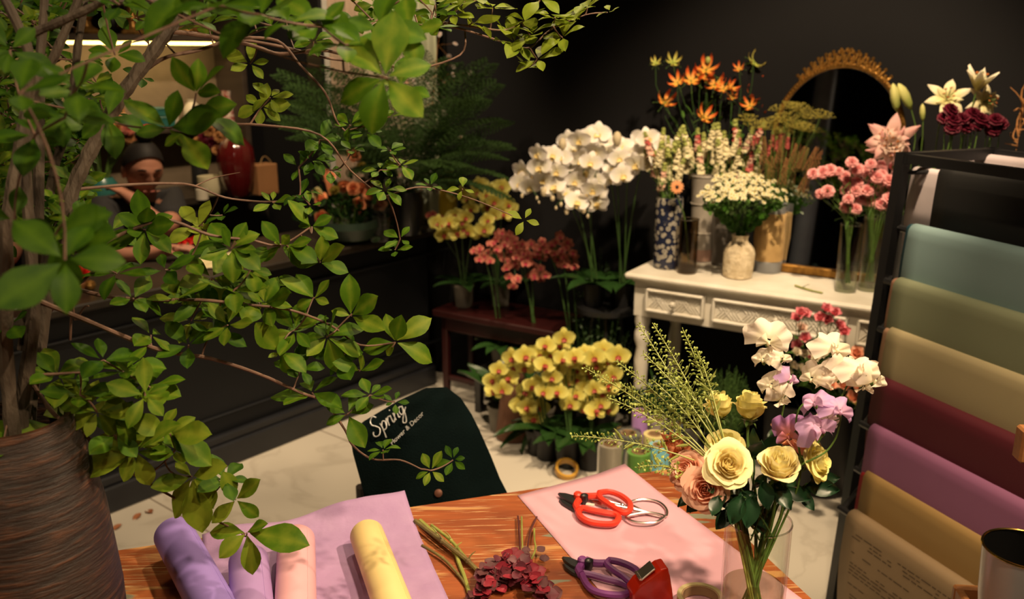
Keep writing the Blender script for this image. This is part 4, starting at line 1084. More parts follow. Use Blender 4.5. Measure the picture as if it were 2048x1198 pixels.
# clear cylinders for the carnations
for px, pb, pt, w, key, lab in ((1690, 582, 447, 42, 'g1', 'clear glass cylinder of carnation stems, nearer the console edge'), (1737, 580, 432, 44, 'g2', 'clear glass cylinder of carnation stems beside the rack post')):
    t, c, r, h = vessel('glass_cylinder', lab, px, pb, pt, w, [(.01, .0), (.93, .0), (1, .02), (1, 1), (.96, 1), (.95, .05), (.01, .05)], m_glass, group='clear glass cylinders on the console')
    MB().lathe([(.001, h*.05), (r*.94, h*.05), (r*.94, h*.42), (.001, h*.42)], 28, 0, None, c, cap0=False).build('water', m_water, t)
    MB().tube([c+V((r*cos(a), r*sin(a), h)) for a in [2*pi*i/30 for i in range(30)]], .0014, 6, closed=True).build('rim', thin_glass('glass_rim', (.9,.92,.9), 3.0), t)
    vases[key] = (c, r, h)
def vstem(key, name, label, cat, group, head, hd, r=.0016, m=None, bow=.4):
    """a stem standing in a vase of the console: an Empty with its stalk; returns (thing, direction)"""
    c, vr, vh = vases[key]; off = V((head.x-c.x, head.y-c.y, 0)); l = off.length or 1e-3
    rim = c+off/l*min(vr*.7, l*.7)*rnd.uniform(.5, 1)+V((0, 0, vh)); bot = c-off/l*vr*.4*rnd.random()+V((0, 0, .03))
    t = T(name, bot, label, cat, group); hd = V(hd).normalized()
    L = (head-rim).length
    pts = [bot, bot.lerp(rim, .5)]+bez3(rim, rim+(rim-bot).normalized()*L*.35, head-hd*L*.3, head, 6)
    stemtube(t, pts, r, r*.7, m, 5); return t, pts
# --- gerbera
p = P(1354, 374, cpos(1373, 545).y-.02); t, pts = vstem('smoke', 'gerbera', 'single orange gerbera with a dark heart leaning out of the smoked vase', 'flower', None, p+V((0, .006, -.004)), (.1,-.4,.9), .002)
me = proto('gerbera', lambda: daisyhead(.026, 15, 1, .30, .26), [m_ger, m_brown]); bloom('blossom', me, [m_ger, m_brown], t, p, (-.05,-1,.25), 1.0)
# --- snapdragons
snm = [m_snw, m_snr, m_sng, m_stem]; snv = {'cream': [m_snw, m_snw, m_sng, m_stem], 'coral': [m_snr, m_snp, m_sng, m_stem], 'blush': [m_snp, m_snw, m_sng, m_stem], 'green': [m_snw, m_sng, m_sng, m_stem]}
for i in range(4): proto(f'raceme{i}', lambda: snapspike(.10, .024, i), snm)
def snaps(key, L, grp, where):
    for x, y, kind, s in L:
        c, vr, vh = vases[key]; Y = c.y+rnd.uniform(-.05, .05); p = P(x, y+22*s, Y); d = V((p.x-c.x, p.y-c.y-.03, .28+.1)).normalized()
        nm = {'cream': 'cream snapdragon spike', 'coral': 'coral red snapdragon spike', 'blush': 'blush pink snapdragon spike', 'green': 'snapdragon spike still in green bud'}[kind]
        t, pts = vstem(key, 'snapdragon', nm+' '+where, 'flower', grp+', '+kind, p, d, .0018)
        me = ME[f'raceme{rnd.randrange(4)}']; bloom('raceme', me, snv[kind], t, p, d+rv(.25), s*1.15)
        for q in (2, 3, 4): leafat(t, pts[q], rv()+V((0, 0, .5)), .035, m_midleaf, W=.22)
snaps('bw', [(1302,295,'coral',.8),(1322,288,'cream',.8),(1345,285,'green',.8),(1330,320,'cream',1),(1352,320,'cream',1),(1310,335,'blush',.9),(1340,345,'cream',.9),(1322,360,'blush',.9),(1298,325,'cream',.7),(1355,345,'cream',.8),(1315,315,'cream',.8),(1337,300,'green',.7)], 'snapdragons in the blue and white vase', 'in the blue and white vase')
snaps('tall', [(1375,290,'cream',1),(1370,325,'cream',.9),(1395,285,'coral',.8),(1418,280,'cream',.9),(1388,315,'cream',1),(1402,330,'blush',1),(1420,310,'green',.9),(1440,285,'cream',1),(1385,335,'cream',.9),(1410,300,'cream',.9),(1432,325,'cream',.9),(1408,345,'cream',.8),(1378,300,'green',.8),(1425,345,'cream',.7)], 'snapdragons in the tall grey bucket', 'in the tall grey bucket')
snaps('rib', [(1455,300,'cream',1),(1475,280,'coral',1),(1462,330,'cream',1),(1490,285,'blush',.8),(1480,310,'cream',1),(1502,275,'coral',.9),(1498,320,'coral',.9),(1440,310,'cream',.9),(1515,300,'green',.8),(1448,345,'green',.8),(1470,350,'coral',.7),(1505,340,'green',.8),(1465,290,'cream',.8),(1488,340,'green',.7)], 'snapdragons in the ribbed bucket', 'in the ribbed tin bucket')
# --- small daisies: branched stems with several blossoms each
me_d = proto('daisy', lambda: daisyhead(.0105, 9, 0, .6, .30), [m_dwhite, m_dyel])
def daisies(key, cx, cy, rx, ry, n, per, lab, grp, Ysc=.10, mw=None, sc=1.0, top=None):
    c, vr, vh = vases[key]
    for i in range(n):
        a = i*2.4; q = math.sqrt((i+.5)/n); ox = q*cos(a); oy = q*sin(a)
        x = cx+ox*rx; dome = (1-ox*ox)**.5; y = cy-ry*dome*.55+(oy+.0)*ry*.55
        Y = c.y-.02+oy*-.0-Ysc*.9*(-(oy))*-1*.5
        p = P(x, y, c.y-.03+(-oy)*Ysc)
        t, pts = vstem(key, 'daisy_spray', lab, 'flower', grp, p-V((0, 0, .03)), (ox*.7, -.3, .8), .0011, m_midleaf)
        for j in range(per):
            e = p+V((rnd.gauss(0, .016), rnd.gauss(0, .014), rnd.gauss(0, .007))); d = V((ox*.6, -.55, .85))+rv(.35)
            bloom('blossom', me_d, [mw or m_dwhite, m_dyel], t, e, d, sc*rnd.uniform(.85, 1.1))
            if j % 2 == 0: MB().tube([p-V((0, 0, .03)), e-V((0, 0, .002))], .0005, 4).build('stalk', m_midleaf, t)
        for q_ in range(4):
            leafat(t, p-V((0, 0, .015+.012*q_))+rv(.012), rv()+V((0, -.3, 0)), .026, m_midleaf, W=.55)
daisies('stone', 1486, 398, 78, 48, 44, 5, 'spray of small cream daisies with yellow hearts in the stone vase', 'daisy sprays in the stone vase')
daisies('k1575', 1605, 398, 30, 34, 12, 5, 'spray of small yellowish daisies right of the kraft-wrapped buckets', 'daisy sprays right of the wrapped buckets', .06, m_sng)
c, vr, vh = vases['stone']
mb = MB()
for i in range(260):
    a = rnd.uniform(0, 6.28); t_ = rnd.random(); rr_ = (.02+.105*t_)*rnd.uniform(.5, 1); p = c+V((rr_*cos(a)*1.1, rr_*sin(a), vh+.01+.10*t_))
    mb.merge(leafmesh(.028, .017, .1, -.4, .2, wav=.002), frame(V((cos(a), sin(a), .6))+rv(.6)) @ Matrix.Rotation(-pi/2, 3, 'Y'), p, rnd.uniform(.7, 1.2))
tag(mb.build('daisy_greenery', mat('bright_leaf_green', (.05,.15,.012), .45, col2=(.025,.09,.008), scale=30, lucent=.2)), 'bright green leafy mass under the cream daisies above the stone vase', 'foliage')
# --- gloriosa (flame lilies)
me_g = proto('flame_lily', lambda: gloriosahead(.045, 1, .82), [m_glo, m_stem])
gl = [(1311,127,'g',.5,1),(1346,125,'g',.7,1.0),(1330,205,'o',.9,1),(1408,235,'o',.9,.5),(1412,140,'o',1.0,1),(1355,165,'o',.75,1),(1382,162,'o',.95,1),(1430,170,'o',.95,1),(1447,178,'o',.7,1),(1416,120,'b',.4,1),(1478,138,'o',.5,1),(1508,125,'g',.8,.6),(1527,155,'o',.8,1),(1465,195,'o',.5,1),(1508,192,'o',.85,1),(1500,212,'o',.7,1),(1530,222,'o',.6,1),(1574,165,'g',.7,1),(1576,198,'o',.7,1),(1402,152,'o',.8,1),(1462,175,'o',.6,1)]
glg = [m_glog, m_stem]; glo = [m_glo, m_stem]
vases['glo'] = (vases['tall'][0]+V((.06, .07, 0)), .05, .26)
cg = vases['glo'][0]
t = T('dark_bucket', cg, 'dark bucket of flame lilies hidden behind the snapdragons on the console', 'bucket')
MB().lathe([(.045, 0), (.055, .25), (.057, .26), (.053, .255), (.043, .01), (.001, .01)], 24, 0, None, cg).build('body', m_blade, t)
for i, (x, y, k, s, op) in enumerate(gl):
    p = P(x, y, cg.y-.01+.03*((i*7) % 5-2)*.5)
    lab = {'g': 'greenish yellow flame lily just opening above the snapdragons', 'o': 'orange flame lily with upswept wavy petals above the snapdragons', 'b': 'round green flame lily bud at the top of the bunch'}[k]
    t, pts = vstem('glo', 'flame_lily', lab, 'flower', 'flame lilies, '+{'g': 'greenish', 'o': 'orange', 'b': 'bud'}[k], p, (rnd.uniform(-.3, .3), 0, 1), .0015, m_stemd)
    if k == 'b': MB().ball(p, .011, 10, 0, (1, 1, 1.2)).build('bud', m_sng, t)
    else: bloom('blossom', me_g, glg if k == 'g' else glo, t, p, V((rnd.uniform(-.35, .35), -.6, .55)), s*1.45)
    for q in (4, 5, 6): leafat(t, pts[q], rv()+V((0, 0, .2)), .055, m_midleaf, W=.24)
# --- dill umbels
me_u = proto('umbel', lambda: dillhead(.045), [m_dill])
ck = vases['k1534'][0]
for i, (x, y) in enumerate(((1495,235),(1510,250),(1555,215),(1570,235),(1595,215),(1610,230),(1640,228),(1625,245),(1590,250),(1545,240),(1580,210),(1530,252),(1605,255),(1560,260))):
    p = P(x, y+8, ck.y+rnd.uniform(-.05, .05)); t, pts = vstem('k1534', 'dill_stem', 'flat yellow-green dill umbel rising in front of the mirror', 'flower', 'dill umbels in front of the mirror', p, (p.x-ck.x, 0, .6), .0012)
    bloom('umbel', me_u, [m_dill], t, p, (rnd.uniform(-.2, .2), -.25, 1), rnd.uniform(.7, 1.1))
# --- orange-brown grasses / astilbe plumes
m_ast = mat('rust_plume', (.42,.17,.07), .8, col2=(.26,.12,.04), scale=60, lucent=.2); m_astg = mat('olive_plume', (.26,.22,.06), .8, lucent=.2)
def plume(h=.12, seed=0):
    rr = random.Random(seed); mb = MB(); mb.tube([(0, 0, 0), (0, 0, h)], .0009, 4, 1)
    for i in range(70):
        t_ = i/70; a = i*2.4; r = .014*(1-t_)+.003; e = V((cos(a)*r, sin(a)*r, h*t_+r*1.1)); mb.tube([(0, 0, h*t_), e], .0004, 3, 1); mb.ball(e, .0022, 4, 0, (1, 1, 1.8))
    return mb
me_p = proto('plume', lambda: plume(), [m_ast, m_astg])
for i in range(26):
    x = 1525+i*4.1+rnd.uniform(-4, 4); y = 290+rnd.uniform(-8, 60)+abs(i-10)*1.0
    p = P(x, y+12, ck.y+rnd.uniform(-.03, .06)); d = V((p.x-ck.x+.02, 0, .35))
    t, pts = vstem('k1575' if i > 12 else 'k1534', 'astilbe_plume', 'feathery rust and olive plume in the wrapped buckets', 'flower', 'rust plumes in the wrapped buckets', p, d, .0010, m_stemd)
    bloom('plume', me_p, [m_ast, m_astg] if i % 3 else [m_astg, m_astg], t, p-V((0, 0, .05)), d, rnd.uniform(.7, 1.05))
for (x, y) in ((1545,282),(1560,278),(1575,285),(1585,290),(1552,292),(1538,300)):
    p = P(x, y, ck.y+.05); t, pts = vstem('k1534', 'snapdragon', 'dusky rose snapdragon tip against the mirror', 'flower', 'dusky snapdragons against the mirror', p, (0, 0, 1), .0012); bloom('raceme', ME['raceme1'], [m_snr, m_snr, m_sng, m_stem], t, p-V((0, 0, .02)), (0, 0, 1), .55)
# --- pink carnations
me_c = [proto(f'carnation{i}', lambda: carnationhead(.024, i), [m_carn, m_stem]) for i in range(3)]
car = [(1625,345,'g1',.85),(1645,342,'g1',1),(1660,338,'g1',1),(1655,380,'g1',1),(1640,385,'g1',.8),(1704,322,'g1',.9),(1690,350,'g1',.9),(1715,335,'g2',.9),(1728,338,'g2',.8),(1700,365,'g1',.9),(1692,378,'g1',.9),(1715,362,'g1',.9),(1755,352,'g2',1),(1778,358,'g2',1),(1765,345,'g2',.8),(1710,380,'g1',1),(1735,378,'g2',1),(1722,395,'g2',1.05),(1695,410,'g1',1.1),(1712,415,'g1',.9),(1740,400,'g2',.9),(1762,405,'g2',1),(1780,395,'g2',1.1),(1785,415,'g2',.8),(1697,395,'g1',.8),(1742,325,'g2',.8),(1678,340,'g1',.7)]
for i, (x, y, k, s) in enumerate(car):
    c = vases[k][0]; p = P(x, y, c.y+rnd.uniform(-.04, .04)); d = V((p.x-c.x, -.12, .25)).normalized()
    t, pts = vstem(k, 'carnation', 'ruffled pink carnation in the clear cylinders', 'flower', 'pink carnations on the console', p-d*.012, d, .0014)
    bloom('blossom', me_c[i % 3], [m_carn, m_stem], t, p-d*.008, d+V((0, -.3, 0)), s*.92)
    for q in (3, 4, 5, 6): leafat(t, pts[q], rv()+V((0, 0, .3)), .045, m_midleaf, W=.10)
# --- lilies behind the rack
me_l = proto('lily', lambda: lilyhead(.075, 2), [m_liliw, m_stem, m_anther]); me_b = proto('lily_bud', lambda: lilybud(.085, .17), [m_bud])
vases['lil'] = (cpos(1775, 560)+V((.03, -.02, 0)), .05, .25)
cl_ = vases['lil'][0]
t = T('dark_bucket', cl_, 'dark bucket of lilies behind the rack post on the console', 'bucket'); MB().lathe([(.042, 0), (.05, .24), (.052, .25), (.048, .245), (.04, .01), (.001, .01)], 24, 0, None, cl_).build('body', m_blade, t)
pl = P(1780, 288, cl_.y-.06); t, pts = vstem('lil', 'lily', 'big pale pink double lily hanging over the pink carnations', 'lily', 'lilies beside the mirror', pl+V((.03, .02, .01)), (-.6, -.3, .2), .0028)
bloom('blossom', me_l, [m_lilip, m_stem, m_anther], t, pl+V((.012, .02, .012)), (-.35,-.85,-.1), 1.4, roll=.4)
bloom('blossom', me_l, [m_lilip, m_stem, m_anther], t, pl+V((.0, .01, -.005)), (.15,-.8,-.5), 1.2, roll=1.2)
bloom('blossom', me_l, [m_lilip, m_stem, m_anther], t, pl+V((-.01, .0, .012)), (-.5,-.7,.5), 1.1, roll=2.2)
bloom('blossom', ME.get('carnation0') , [m_lilip, m_stem], t, pl+V((.0, -.012, .0)), (-.1,-.9,.0), 1.7)
for (x0, y0, x1, y1, lab) in ((1794,222,1786,168,'closed green lily bud, leftmost of the three beside the mirror'), (1822,218,1797,168,'plump yellow lily bud about to open, touching the mirror frame'), (1846,242,1845,208,'small green lily bud, rightmost of the three beside the mirror')):
    a = P(x0, y0, cl_.y-.02); b = P(x1, y1, cl_.y-.02); L_ = (b-a).length
    t, pts = vstem('lil', 'lily_bud_stem', lab, 'lily', 'lily buds beside the mirror', a, b-a, .0022)
    bloom('bud', me_b, [m_bud], t, a, b-a, L_/.085)
# a second pot of lilies stands behind the rack
zl = ZC
cb = P(1950, 330, 2.86); cb.z = .0
vases['bl'] = (V((cb.x, cb.y, .0)), .10, .50)
t = T('flower_bucket', V((cb.x, cb.y, 0)), 'dark floor bucket of white lilies behind the paper rack', 'bucket'); MB().lathe([(.10, 0), (.125, .49), (.13, .50), (.12, .49), (.098, .01), (.001, .01)], 28, 0, None, V((cb.x, cb.y, 0))).build('body', m_blade, t)
for (x, y, d, s, lab) in ((1898,188,(-.25,-.8,.45),1.1,'white double lily, leftmost of three above the paper rack'), (1962,155,(.1,-.2,1),1.0,'white lily held highest, half closed, above the paper rack'), (1985,200,(.2,-.9,.2),.98,'white lily, rightmost of three above the paper rack')):
    p = P(x, y, cb.y-.03); t, pts = vstem('bl', 'lily', lab, 'lily', 'white lilies above the rack', p-V(d).normalized()*.05, d, .0028)
    me = me_l if s != 1.0 else proto('half_lily', lambda: lilyhead(.085, 4, .35), [m_liliw, m_stem, m_anther])
    bloom('blossom', me, [m_liliw, m_stem, m_anther], t, p-V(d).normalized()*.04, d, s)
    for q in (4, 5, 6): leafat(t, pts[q], rv()+V((0, -.2, .1)), .07, m_midleaf, W=.22)
leaf_p = P(1917, 212, cb.y-.05); 
for i, (x, y) in enumerate(((1890,238),(1905,242),(1923,240),(1936,245),(1945,230),(1960,240),(1905,258),(1975,248),(1990,242),(2000,250),(1985,262),(1930,255),(1900,222),(1952,250))):
    p = P(x, y, cb.y-.06+rnd.uniform(-.03, .03)); t, pts = vstem('bl', 'burgundy_carnation', 'dark burgundy carnation below the white lilies', 'flower', 'burgundy carnations below the white lilies', p, (rnd.uniform(-.2, .2), -.1, 1), .0022)
    bloom('blossom', me_c[i % 3], [m_burg, m_stem], t, p, (rnd.uniform(-.4, .4), -.6, .8), .95)
# dried amber sprig at the right edge
m_amb = mat('dried_amber', (.36,.16,.05), .7)
p = P(2046, 215, cb.y); t, pts = vstem('bl', 'dried_sprig', 'dried amber sprig at the right edge above the rack', 'flower', None, p, (0, 0, 1), .0015, m_amb)
MB2 = MB()
for i in range(14): MB2.tube(bez(p+V((0, 0, -.12+.01*i)), p+rv(.03)+V((0, 0, -.1+.012*i)), p+rv(.06)+V((0, 0, -.09+.012*i)), 4), [.003, .003, .002, .002, .001], 4)
MB2.build('husks', m_amb, t)
# cut stem lying on the console
q = [cpos(x, y)+V((0, 0, .004)) for x, y in ((1590,573),(1605,578),(1625,584),(1645,588))]; t = T('flower_cutting', q[0], 'green cut stem lying on the white console top', 'cutting'); stemtube(t, q, .0035, .003, cutm, 7); leafat(t, q[1], V((.3, -.3, .3)), .03, m_midleaf)
# ================= orchids =================
me_o = [proto(f'orchid{i}', lambda: orchidhead(.042, i), [m_orw, m_lipy]) for i in range(3)]
def fl(px, py): return Pz(px, py, 0)
def pot(c, r, h, m, t, name='pot'):
    return MB().lathe([(r*.74, 0), (r*.78, .01*h), (r*.98, h*.86), (r*1.06, h*.87), (r*1.06, h), (r*.97, h), (r*.9, h*.85), (.001, h*.84)], 28, 0, None, c).build(name, m, t)
def orchid(name, label, c, r, h, blooms, mats, Yd, grp, mp, sc=1.0, nleaf=6, crowns=None, leafL=.2, nst=3, spread=.04, tied=None):
    """one potted plant: blooms is a list of pixels; arching stems carry them"""
    t = T(name, c, label, 'orchid', grp)
    pot(c, r, h, mp, t)
    top = c+V((0, 0, h))
    if crowns is None:
        heads = [P(b[0], b[1], Yd+ (b[2] if len(b) > 2 else rnd.uniform(-spread, spread))) for b in blooms]
    else: heads = crowns
    # stems: group the blooms by column
    hs = sorted(heads, key=lambda p: p.x); k = max(1, len(hs)//nst); groups = [hs[i*k:(i+1)*k] for i in range(nst)]; groups[-1] += hs[nst*k:]
    for g in groups:
        g = sorted(g, key=lambda p: -p.z)
        if not g: continue
        cen = sum(g, V())/len(g); hi = g[0]; lo = g[-1]
        apex = V((lerp(top.x, cen.x, .7), cen.y+.03, hi.z+.01))
        path = bez3(top+V((rnd.uniform(-.02, .02), 0, -.02)), lerp(top, apex, .55)+V((0, .02, .06)), apex, cen, 10)+[cen.lerp(lo, .8)]
        stemtube(t, path, .0035, .0018, m_stemd, 6)
        for p in g:
            n_ = min(path, key=lambda q: (q-p).length)
            if (n_-p).length > .012: MB().tube(bez(n_, (n_+p)/2+V((0, .01, .012)), p+V((0, .004, 0)), 4), .0011, 4).build('stalk', m_stemd, t)
            d = V((p.x-top.x, 0, 0))*1.2+tocam(p)*.9+rv(.38)+V((0, 0, -.12)); s = sc*rnd.uniform(.88, 1.1)
            bloom('blossom', me_o[rnd.randrange(3)], mats, t, p, d, s, up=V((rnd.uniform(-.3, .3), 0, 1)))
    for i in range(nleaf):
        a = 2*pi*i/nleaf+rnd.uniform(-.3, .3); leafat(t, top-V((0, 0, .015)), V((cos(a), sin(a), .35)), leafL*rnd.uniform(.8, 1.1), m_darkleaf, W=.36, curl=-.9)
    return t
m_potw = mat('pale_ceramic_pot', (.15,.135,.11), .5); m_potc = mat('terracotta_pot', (.22,.10,.06), .75); m_potd = mat('black_nursery_pot', (.012,.012,.013), .5); m_potg = mat('clear_dusky_pot', (.10,.09,.08), .4)
# yellow orchids on the floor (three plants)
Y1 = cc(960, 640, 3.327, [(85,400),(150,460),(190,385),(125,330),(230,310),(300,315),(215,250),(300,240),(370,215),(350,260),(400,230),(310,475),(345,440),(95,470),(315,580),(355,655),(390,580),(270,560),(380,420)])
Y2 = cc(960, 640, 3.327, [(490,190),(440,170),(530,175),(560,120),(550,260),(480,240),(595,280),(430,300),(478,380),(520,340),(430,480),(480,440),(520,480),(630,250),(640,330),(650,400),(600,410),(640,500),(600,560),(720,530)])
Y3 = cc(960, 640, 3.327, [(820,200),(760,250),(700,220),(860,280),(920,240),(825,340),(770,300),(700,290),(740,370),(790,400),(820,490),(860,440),(700,440),(765,605),(700,590),(800,560),(850,590),(760,460),(880,370),(730,330)])
for (pts, pc, lab) in ((Y1, (1095, 915), 'yellow orchid with crimson lips, left of the three on the floor'), (Y2, (1135, 930), 'yellow orchid with crimson lips, middle of the three on the floor'), (Y3, (1180, 935), 'yellow orchid with crimson lips, right of the three, nearest the paper rolls')):
    c = fl(*pc); orchid('potted_orchid', lab, c, .055, .13, pts, [m_ory, m_lipr], c.y+.02, 'yellow orchids on the floor', m_potd, 1.0, 7, leafL=.19)
mb = MB()
# extra dark leaves at the left
c = fl(1075, 905); t = T('potted_foliage', c, 'dark broad-leaved plant in a black pot at the foot of the yellow orchids', 'plant'); pot(c, .05, .11, m_potd, t)
for (x, y, w) in ((1000,865,1),(1030,850,1),(1010,885,1),(1045,900,1),(1090,880,1),(1060,840,1)):
    b = P(x, y, c.y-.02); leafat(t, c+V((0, 0, .12)), b-c-V((0, 0, .12)), (b-c-V((0, 0, .12))).length*1.2, m_darkleaf, W=.4, curl=-.6)
c = Pz(1028, 868, 0); c = P(1028, 850, 3.55); c.z = 0
t = T('terracotta_planter', c, 'brown tapered planter standing behind the left yellow orchid', 'pot'); MB().lathe([(.075, 0), (.08, .01), (.045, .30), (.05, .31), (.04, .30), (.06, .02), (.001, .02)], 24, 0, None, c).build('body', m_potc, t)
# white orchid on a tall black stand
WO = cc(1000, 220, 3.524, [(535,240),(625,190),(690,170),(740,240),(620,280),(560,210),(480,220),(680,300),(740,300),(310,330),(270,310),(370,320),(160,430),(240,470),(310,490),(150,520),(210,540),(340,430),(460,380),(570,350),(400,430),(640,370),(600,440),(500,450),(380,540),(470,590),(560,560),(530,500),(540,650),(690,590),(680,500),(685,660),(790,480),(860,460),(920,400),(870,260),(840,340),(760,390),(940,300),(1000,210),(1040,200),(1100,240),(1160,255),(1010,340),(960,380),(590,590),(650,560),(890,440),(180,460),(280,400),(430,330),(520,290),(900,330),(820,240),(1130,300),(1060,290),(800,420),(620,640)])
cw = P(1215, 560, 3.62); cw.z = 0
t = T('plant_stand', cw, 'tall black plant stand carrying the white orchid left of the console', 'stand')
mb = MB()
for a in (0.4, 2.5, 4.6): mb.tube([cw+V((.14*cos(a), .14*sin(a), 0)), cw+V((.06*cos(a), .06*sin(a), .55))], .009, 8)
mb.build('legs', m_blade, t); MB().lathe([(.001, .55), (.13, .55), (.13, .57), (.001, .57)], 28, 0, None, cw, cap0=False).build('top', m_blade, t)
halfw = [p for p in WO if p[0] < 1180]; half2 = [p for p in WO if p[0] >= 1180]
for (L_, dx, lab) in ((halfw, -.055, 'white orchid whose sprays cascade to the left, on the black stand'), (half2, .06, 'white orchid arching toward the snapdragons, on the black stand')):
    c = cw+V((dx, 0, .572)); orchid('potted_orchid', lab, c, .05, .10, L_, [m_orw, m_lipy], 3.45, 'white orchids on the black stand', m_potd, 1.08, 6, leafL=.2, nst=4, spread=.07)
bud = mat('orchid_bud_cream', (.62,.52,.34), .6, lucent=.15)
for i, (x, y, s) in enumerate(cc(1000, 220, 3.524, [(310,575,30),(370,620,20),(470,715,20),(590,705,22),(620,748,14),(155,605,14),(260,620,12),(430,665,14),(740,545,12),(275,650,9),(825,200,40),(440,240,34),(395,690,12)])):
    p = P(x, y, 3.42); r_ = s/3.524*m_per_px(p)*1.1
    t = T('orchid_bud', p, 'closed cream orchid bud hanging below the white orchid sprays', 'orchid bud', 'buds of the white orchids')
    q = min([P(a[0], a[1], 3.45) for a in WO], key=lambda k: (k-p).length); MB().ball(p, r_*.9, 10, 0, (.85, .85, 1.25)).build('bud', bud, t); MB().tube(bez(q, (p+q)/2+V((0, 0, .01)), p+V((0, 0, r_)), 4), .0009, 4).build('stalk', m_stemd, t)
# red stool, yellow and coral orchids in the dark corner
m_redw = mat('dark_red_lacquer', (.028,.004,.004), .4, col2=(.02,.003,.003))
s0 = Pz(885, 762, 0); s0 = P(885, 762, 3.98); s0.z = 0
ex = E.copy(); ey = Nn.copy()
def sbox(mb, a, b, c_, d, z0, z1): return wbox(mb, s0, ex, ey, a, b, c_, d, z0, z1, bev=.004)
SH = .45
t = T('red_stool', s0, 'dark red lacquered low table under the corner orchids by the counter end', 'stool')
sbox(MB(), -.03, .62, -.03, .27, SH-.03, SH).build('top', m_redw, t, False)
mb = MB(); sbox(mb, .0, .59, 0, .02, SH-.10, SH-.03); sbox(mb, .0, .59, .22, .24, SH-.10, SH-.03); mb.build('apron', m_redw, t, False)
for a in (0, .56):
    for b in (0, .21): sbox(MB(), a, a+.03, b, b+.03, 0, SH-.03).build('leg', m_redw, t, False)
mb = MB(); sbox(mb, .03, .56, .005, .025, .10, .125); mb.build('stretcher', m_redw, t, False)
def on_stool(a, b): return V((s0.x, s0.y, SH))+ex*a+ey*b
YC = cc(840, 350, 3.423, [(190,390),(285,320),(240,280),(310,290),(200,330),(150,340),(300,370),(460,310),(500,280),(410,390),(440,370),(395,120),(330,160),(450,140),(500,110),(560,80),(540,130),(540,190),(470,220),(600,200),(570,240),(240,140),(620,230),(280,130),(410,70),(510,180),(350,230),(580,270),(120,330),(160,410),(255,400),(330,390)])
YA = [p for p in YC if p[1] > 430]; YB = [p for p in YC if p[1] <= 430]
orchid('potted_orchid', 'yellow orchid on the red table, lower one beside the counter end', on_stool(.06, .10), .05, .11, YA, [m_ory, m_lipr], 3.88, 'yellow orchids on the red table', m_potw, .95, 5, leafL=.17)
orchid('potted_orchid', 'yellow orchid on the red table, taller one at the back', on_stool(.20, .20), .05, .11, YB, [m_ory, m_lipr], 4.02, 'yellow orchids on the red table', m_potw, .95, 5, leafL=.17)
RC = []
rr_ = random.Random(3)
seedpts = cc(840, 350, 3.423, [(540,400),(600,430),(640,440),(500,470),(470,530),(530,510),(400,530),(440,560),(480,590),(580,480),(640,560),(620,520),(660,490),(560,550),(700,470),(760,470),(740,540),(800,500),(850,480),(900,500),(930,460),(960,430),(1010,460),(1000,500),(920,540),(960,530),(940,580),(990,590),(1060,560),(880,550),(840,570),(780,560),(770,620),(750,690),(820,660),(860,690),(800,640),(660,720),(610,700),(640,760),(650,600),(600,590),(700,580),(1030,640),(370,520),(520,450),(870,520),(980,560),(560,430),(680,530),(1040,540),(1020,600),(790,690),(590,640)])
grpR = [[p for p in seedpts if p[0] < 990], [p for p in seedpts if 990 <= p[0] < 1070], [p for p in seedpts if p[0] >= 1070]]
st2 = P(1075, 700, 3.75); st2.z = 0
t = T('low_stand', st2, 'low black stand for the coral orchids, deep in the shadow by the wall', 'stand'); wbox(MB(), st2, ex, ey, -.30, .30, -.1, .1, .18, .20, bev=.004).build('top', m_blade, t, False)
for a in (-.28, .25):
    for b in (-.09, .06): wbox(MB(), st2, ex, ey, a, a+.03, b, b+.03, 0, .18).build('leg', m_blade, t, False)
for g, dx, lab in zip(grpR, (-.19, 0, .19), ('coral pink orchid of small blooms, left of three on the low stand', 'coral pink orchid of small blooms, middle of three on the low stand', 'coral pink orchid of small blooms, right of three on the low stand')):
    c = V((st2.x, st2.y, .20))+ex*dx
    L_ = []
    for (x, y) in g: L_ += [(x, y), (x+rr_.uniform(-10, 10), y+rr_.uniform(-9, 9))]
    orchid('potted_orchid', lab, c, .05, .12, L_[:95], [m_orp, m_lipm], st2.y-.02, 'coral orchids on the low stand', m_potw, .48, 9, leafL=.17, spread=.06)
for (x, y) in cc(840, 350, 3.423, [(90,260),(150,270),(120,245),(185,480)]):
    pass
t = T('orchid_sprig', P(870, 432, 4.0), 'small crimson orchid sprig sticking out left of the yellow orchids', 'orchid')
pth = bez(on_stool(.1, .15)+V((0, 0, .1)), P(880, 470, 4.0), P(862, 428, 4.0), 6); stemtube(t, pth, .002, .001, m_stemd)
for i in range(7): bloom('blossom', me_o[i % 3], [m_orp, m_lipm], t, P(868+rnd.uniform(-14, 16), 430+rnd.uniform(-8, 8), 3.99), tocam(pth[-1])+rv(.4), .42, up=V((0, 0, 1)))
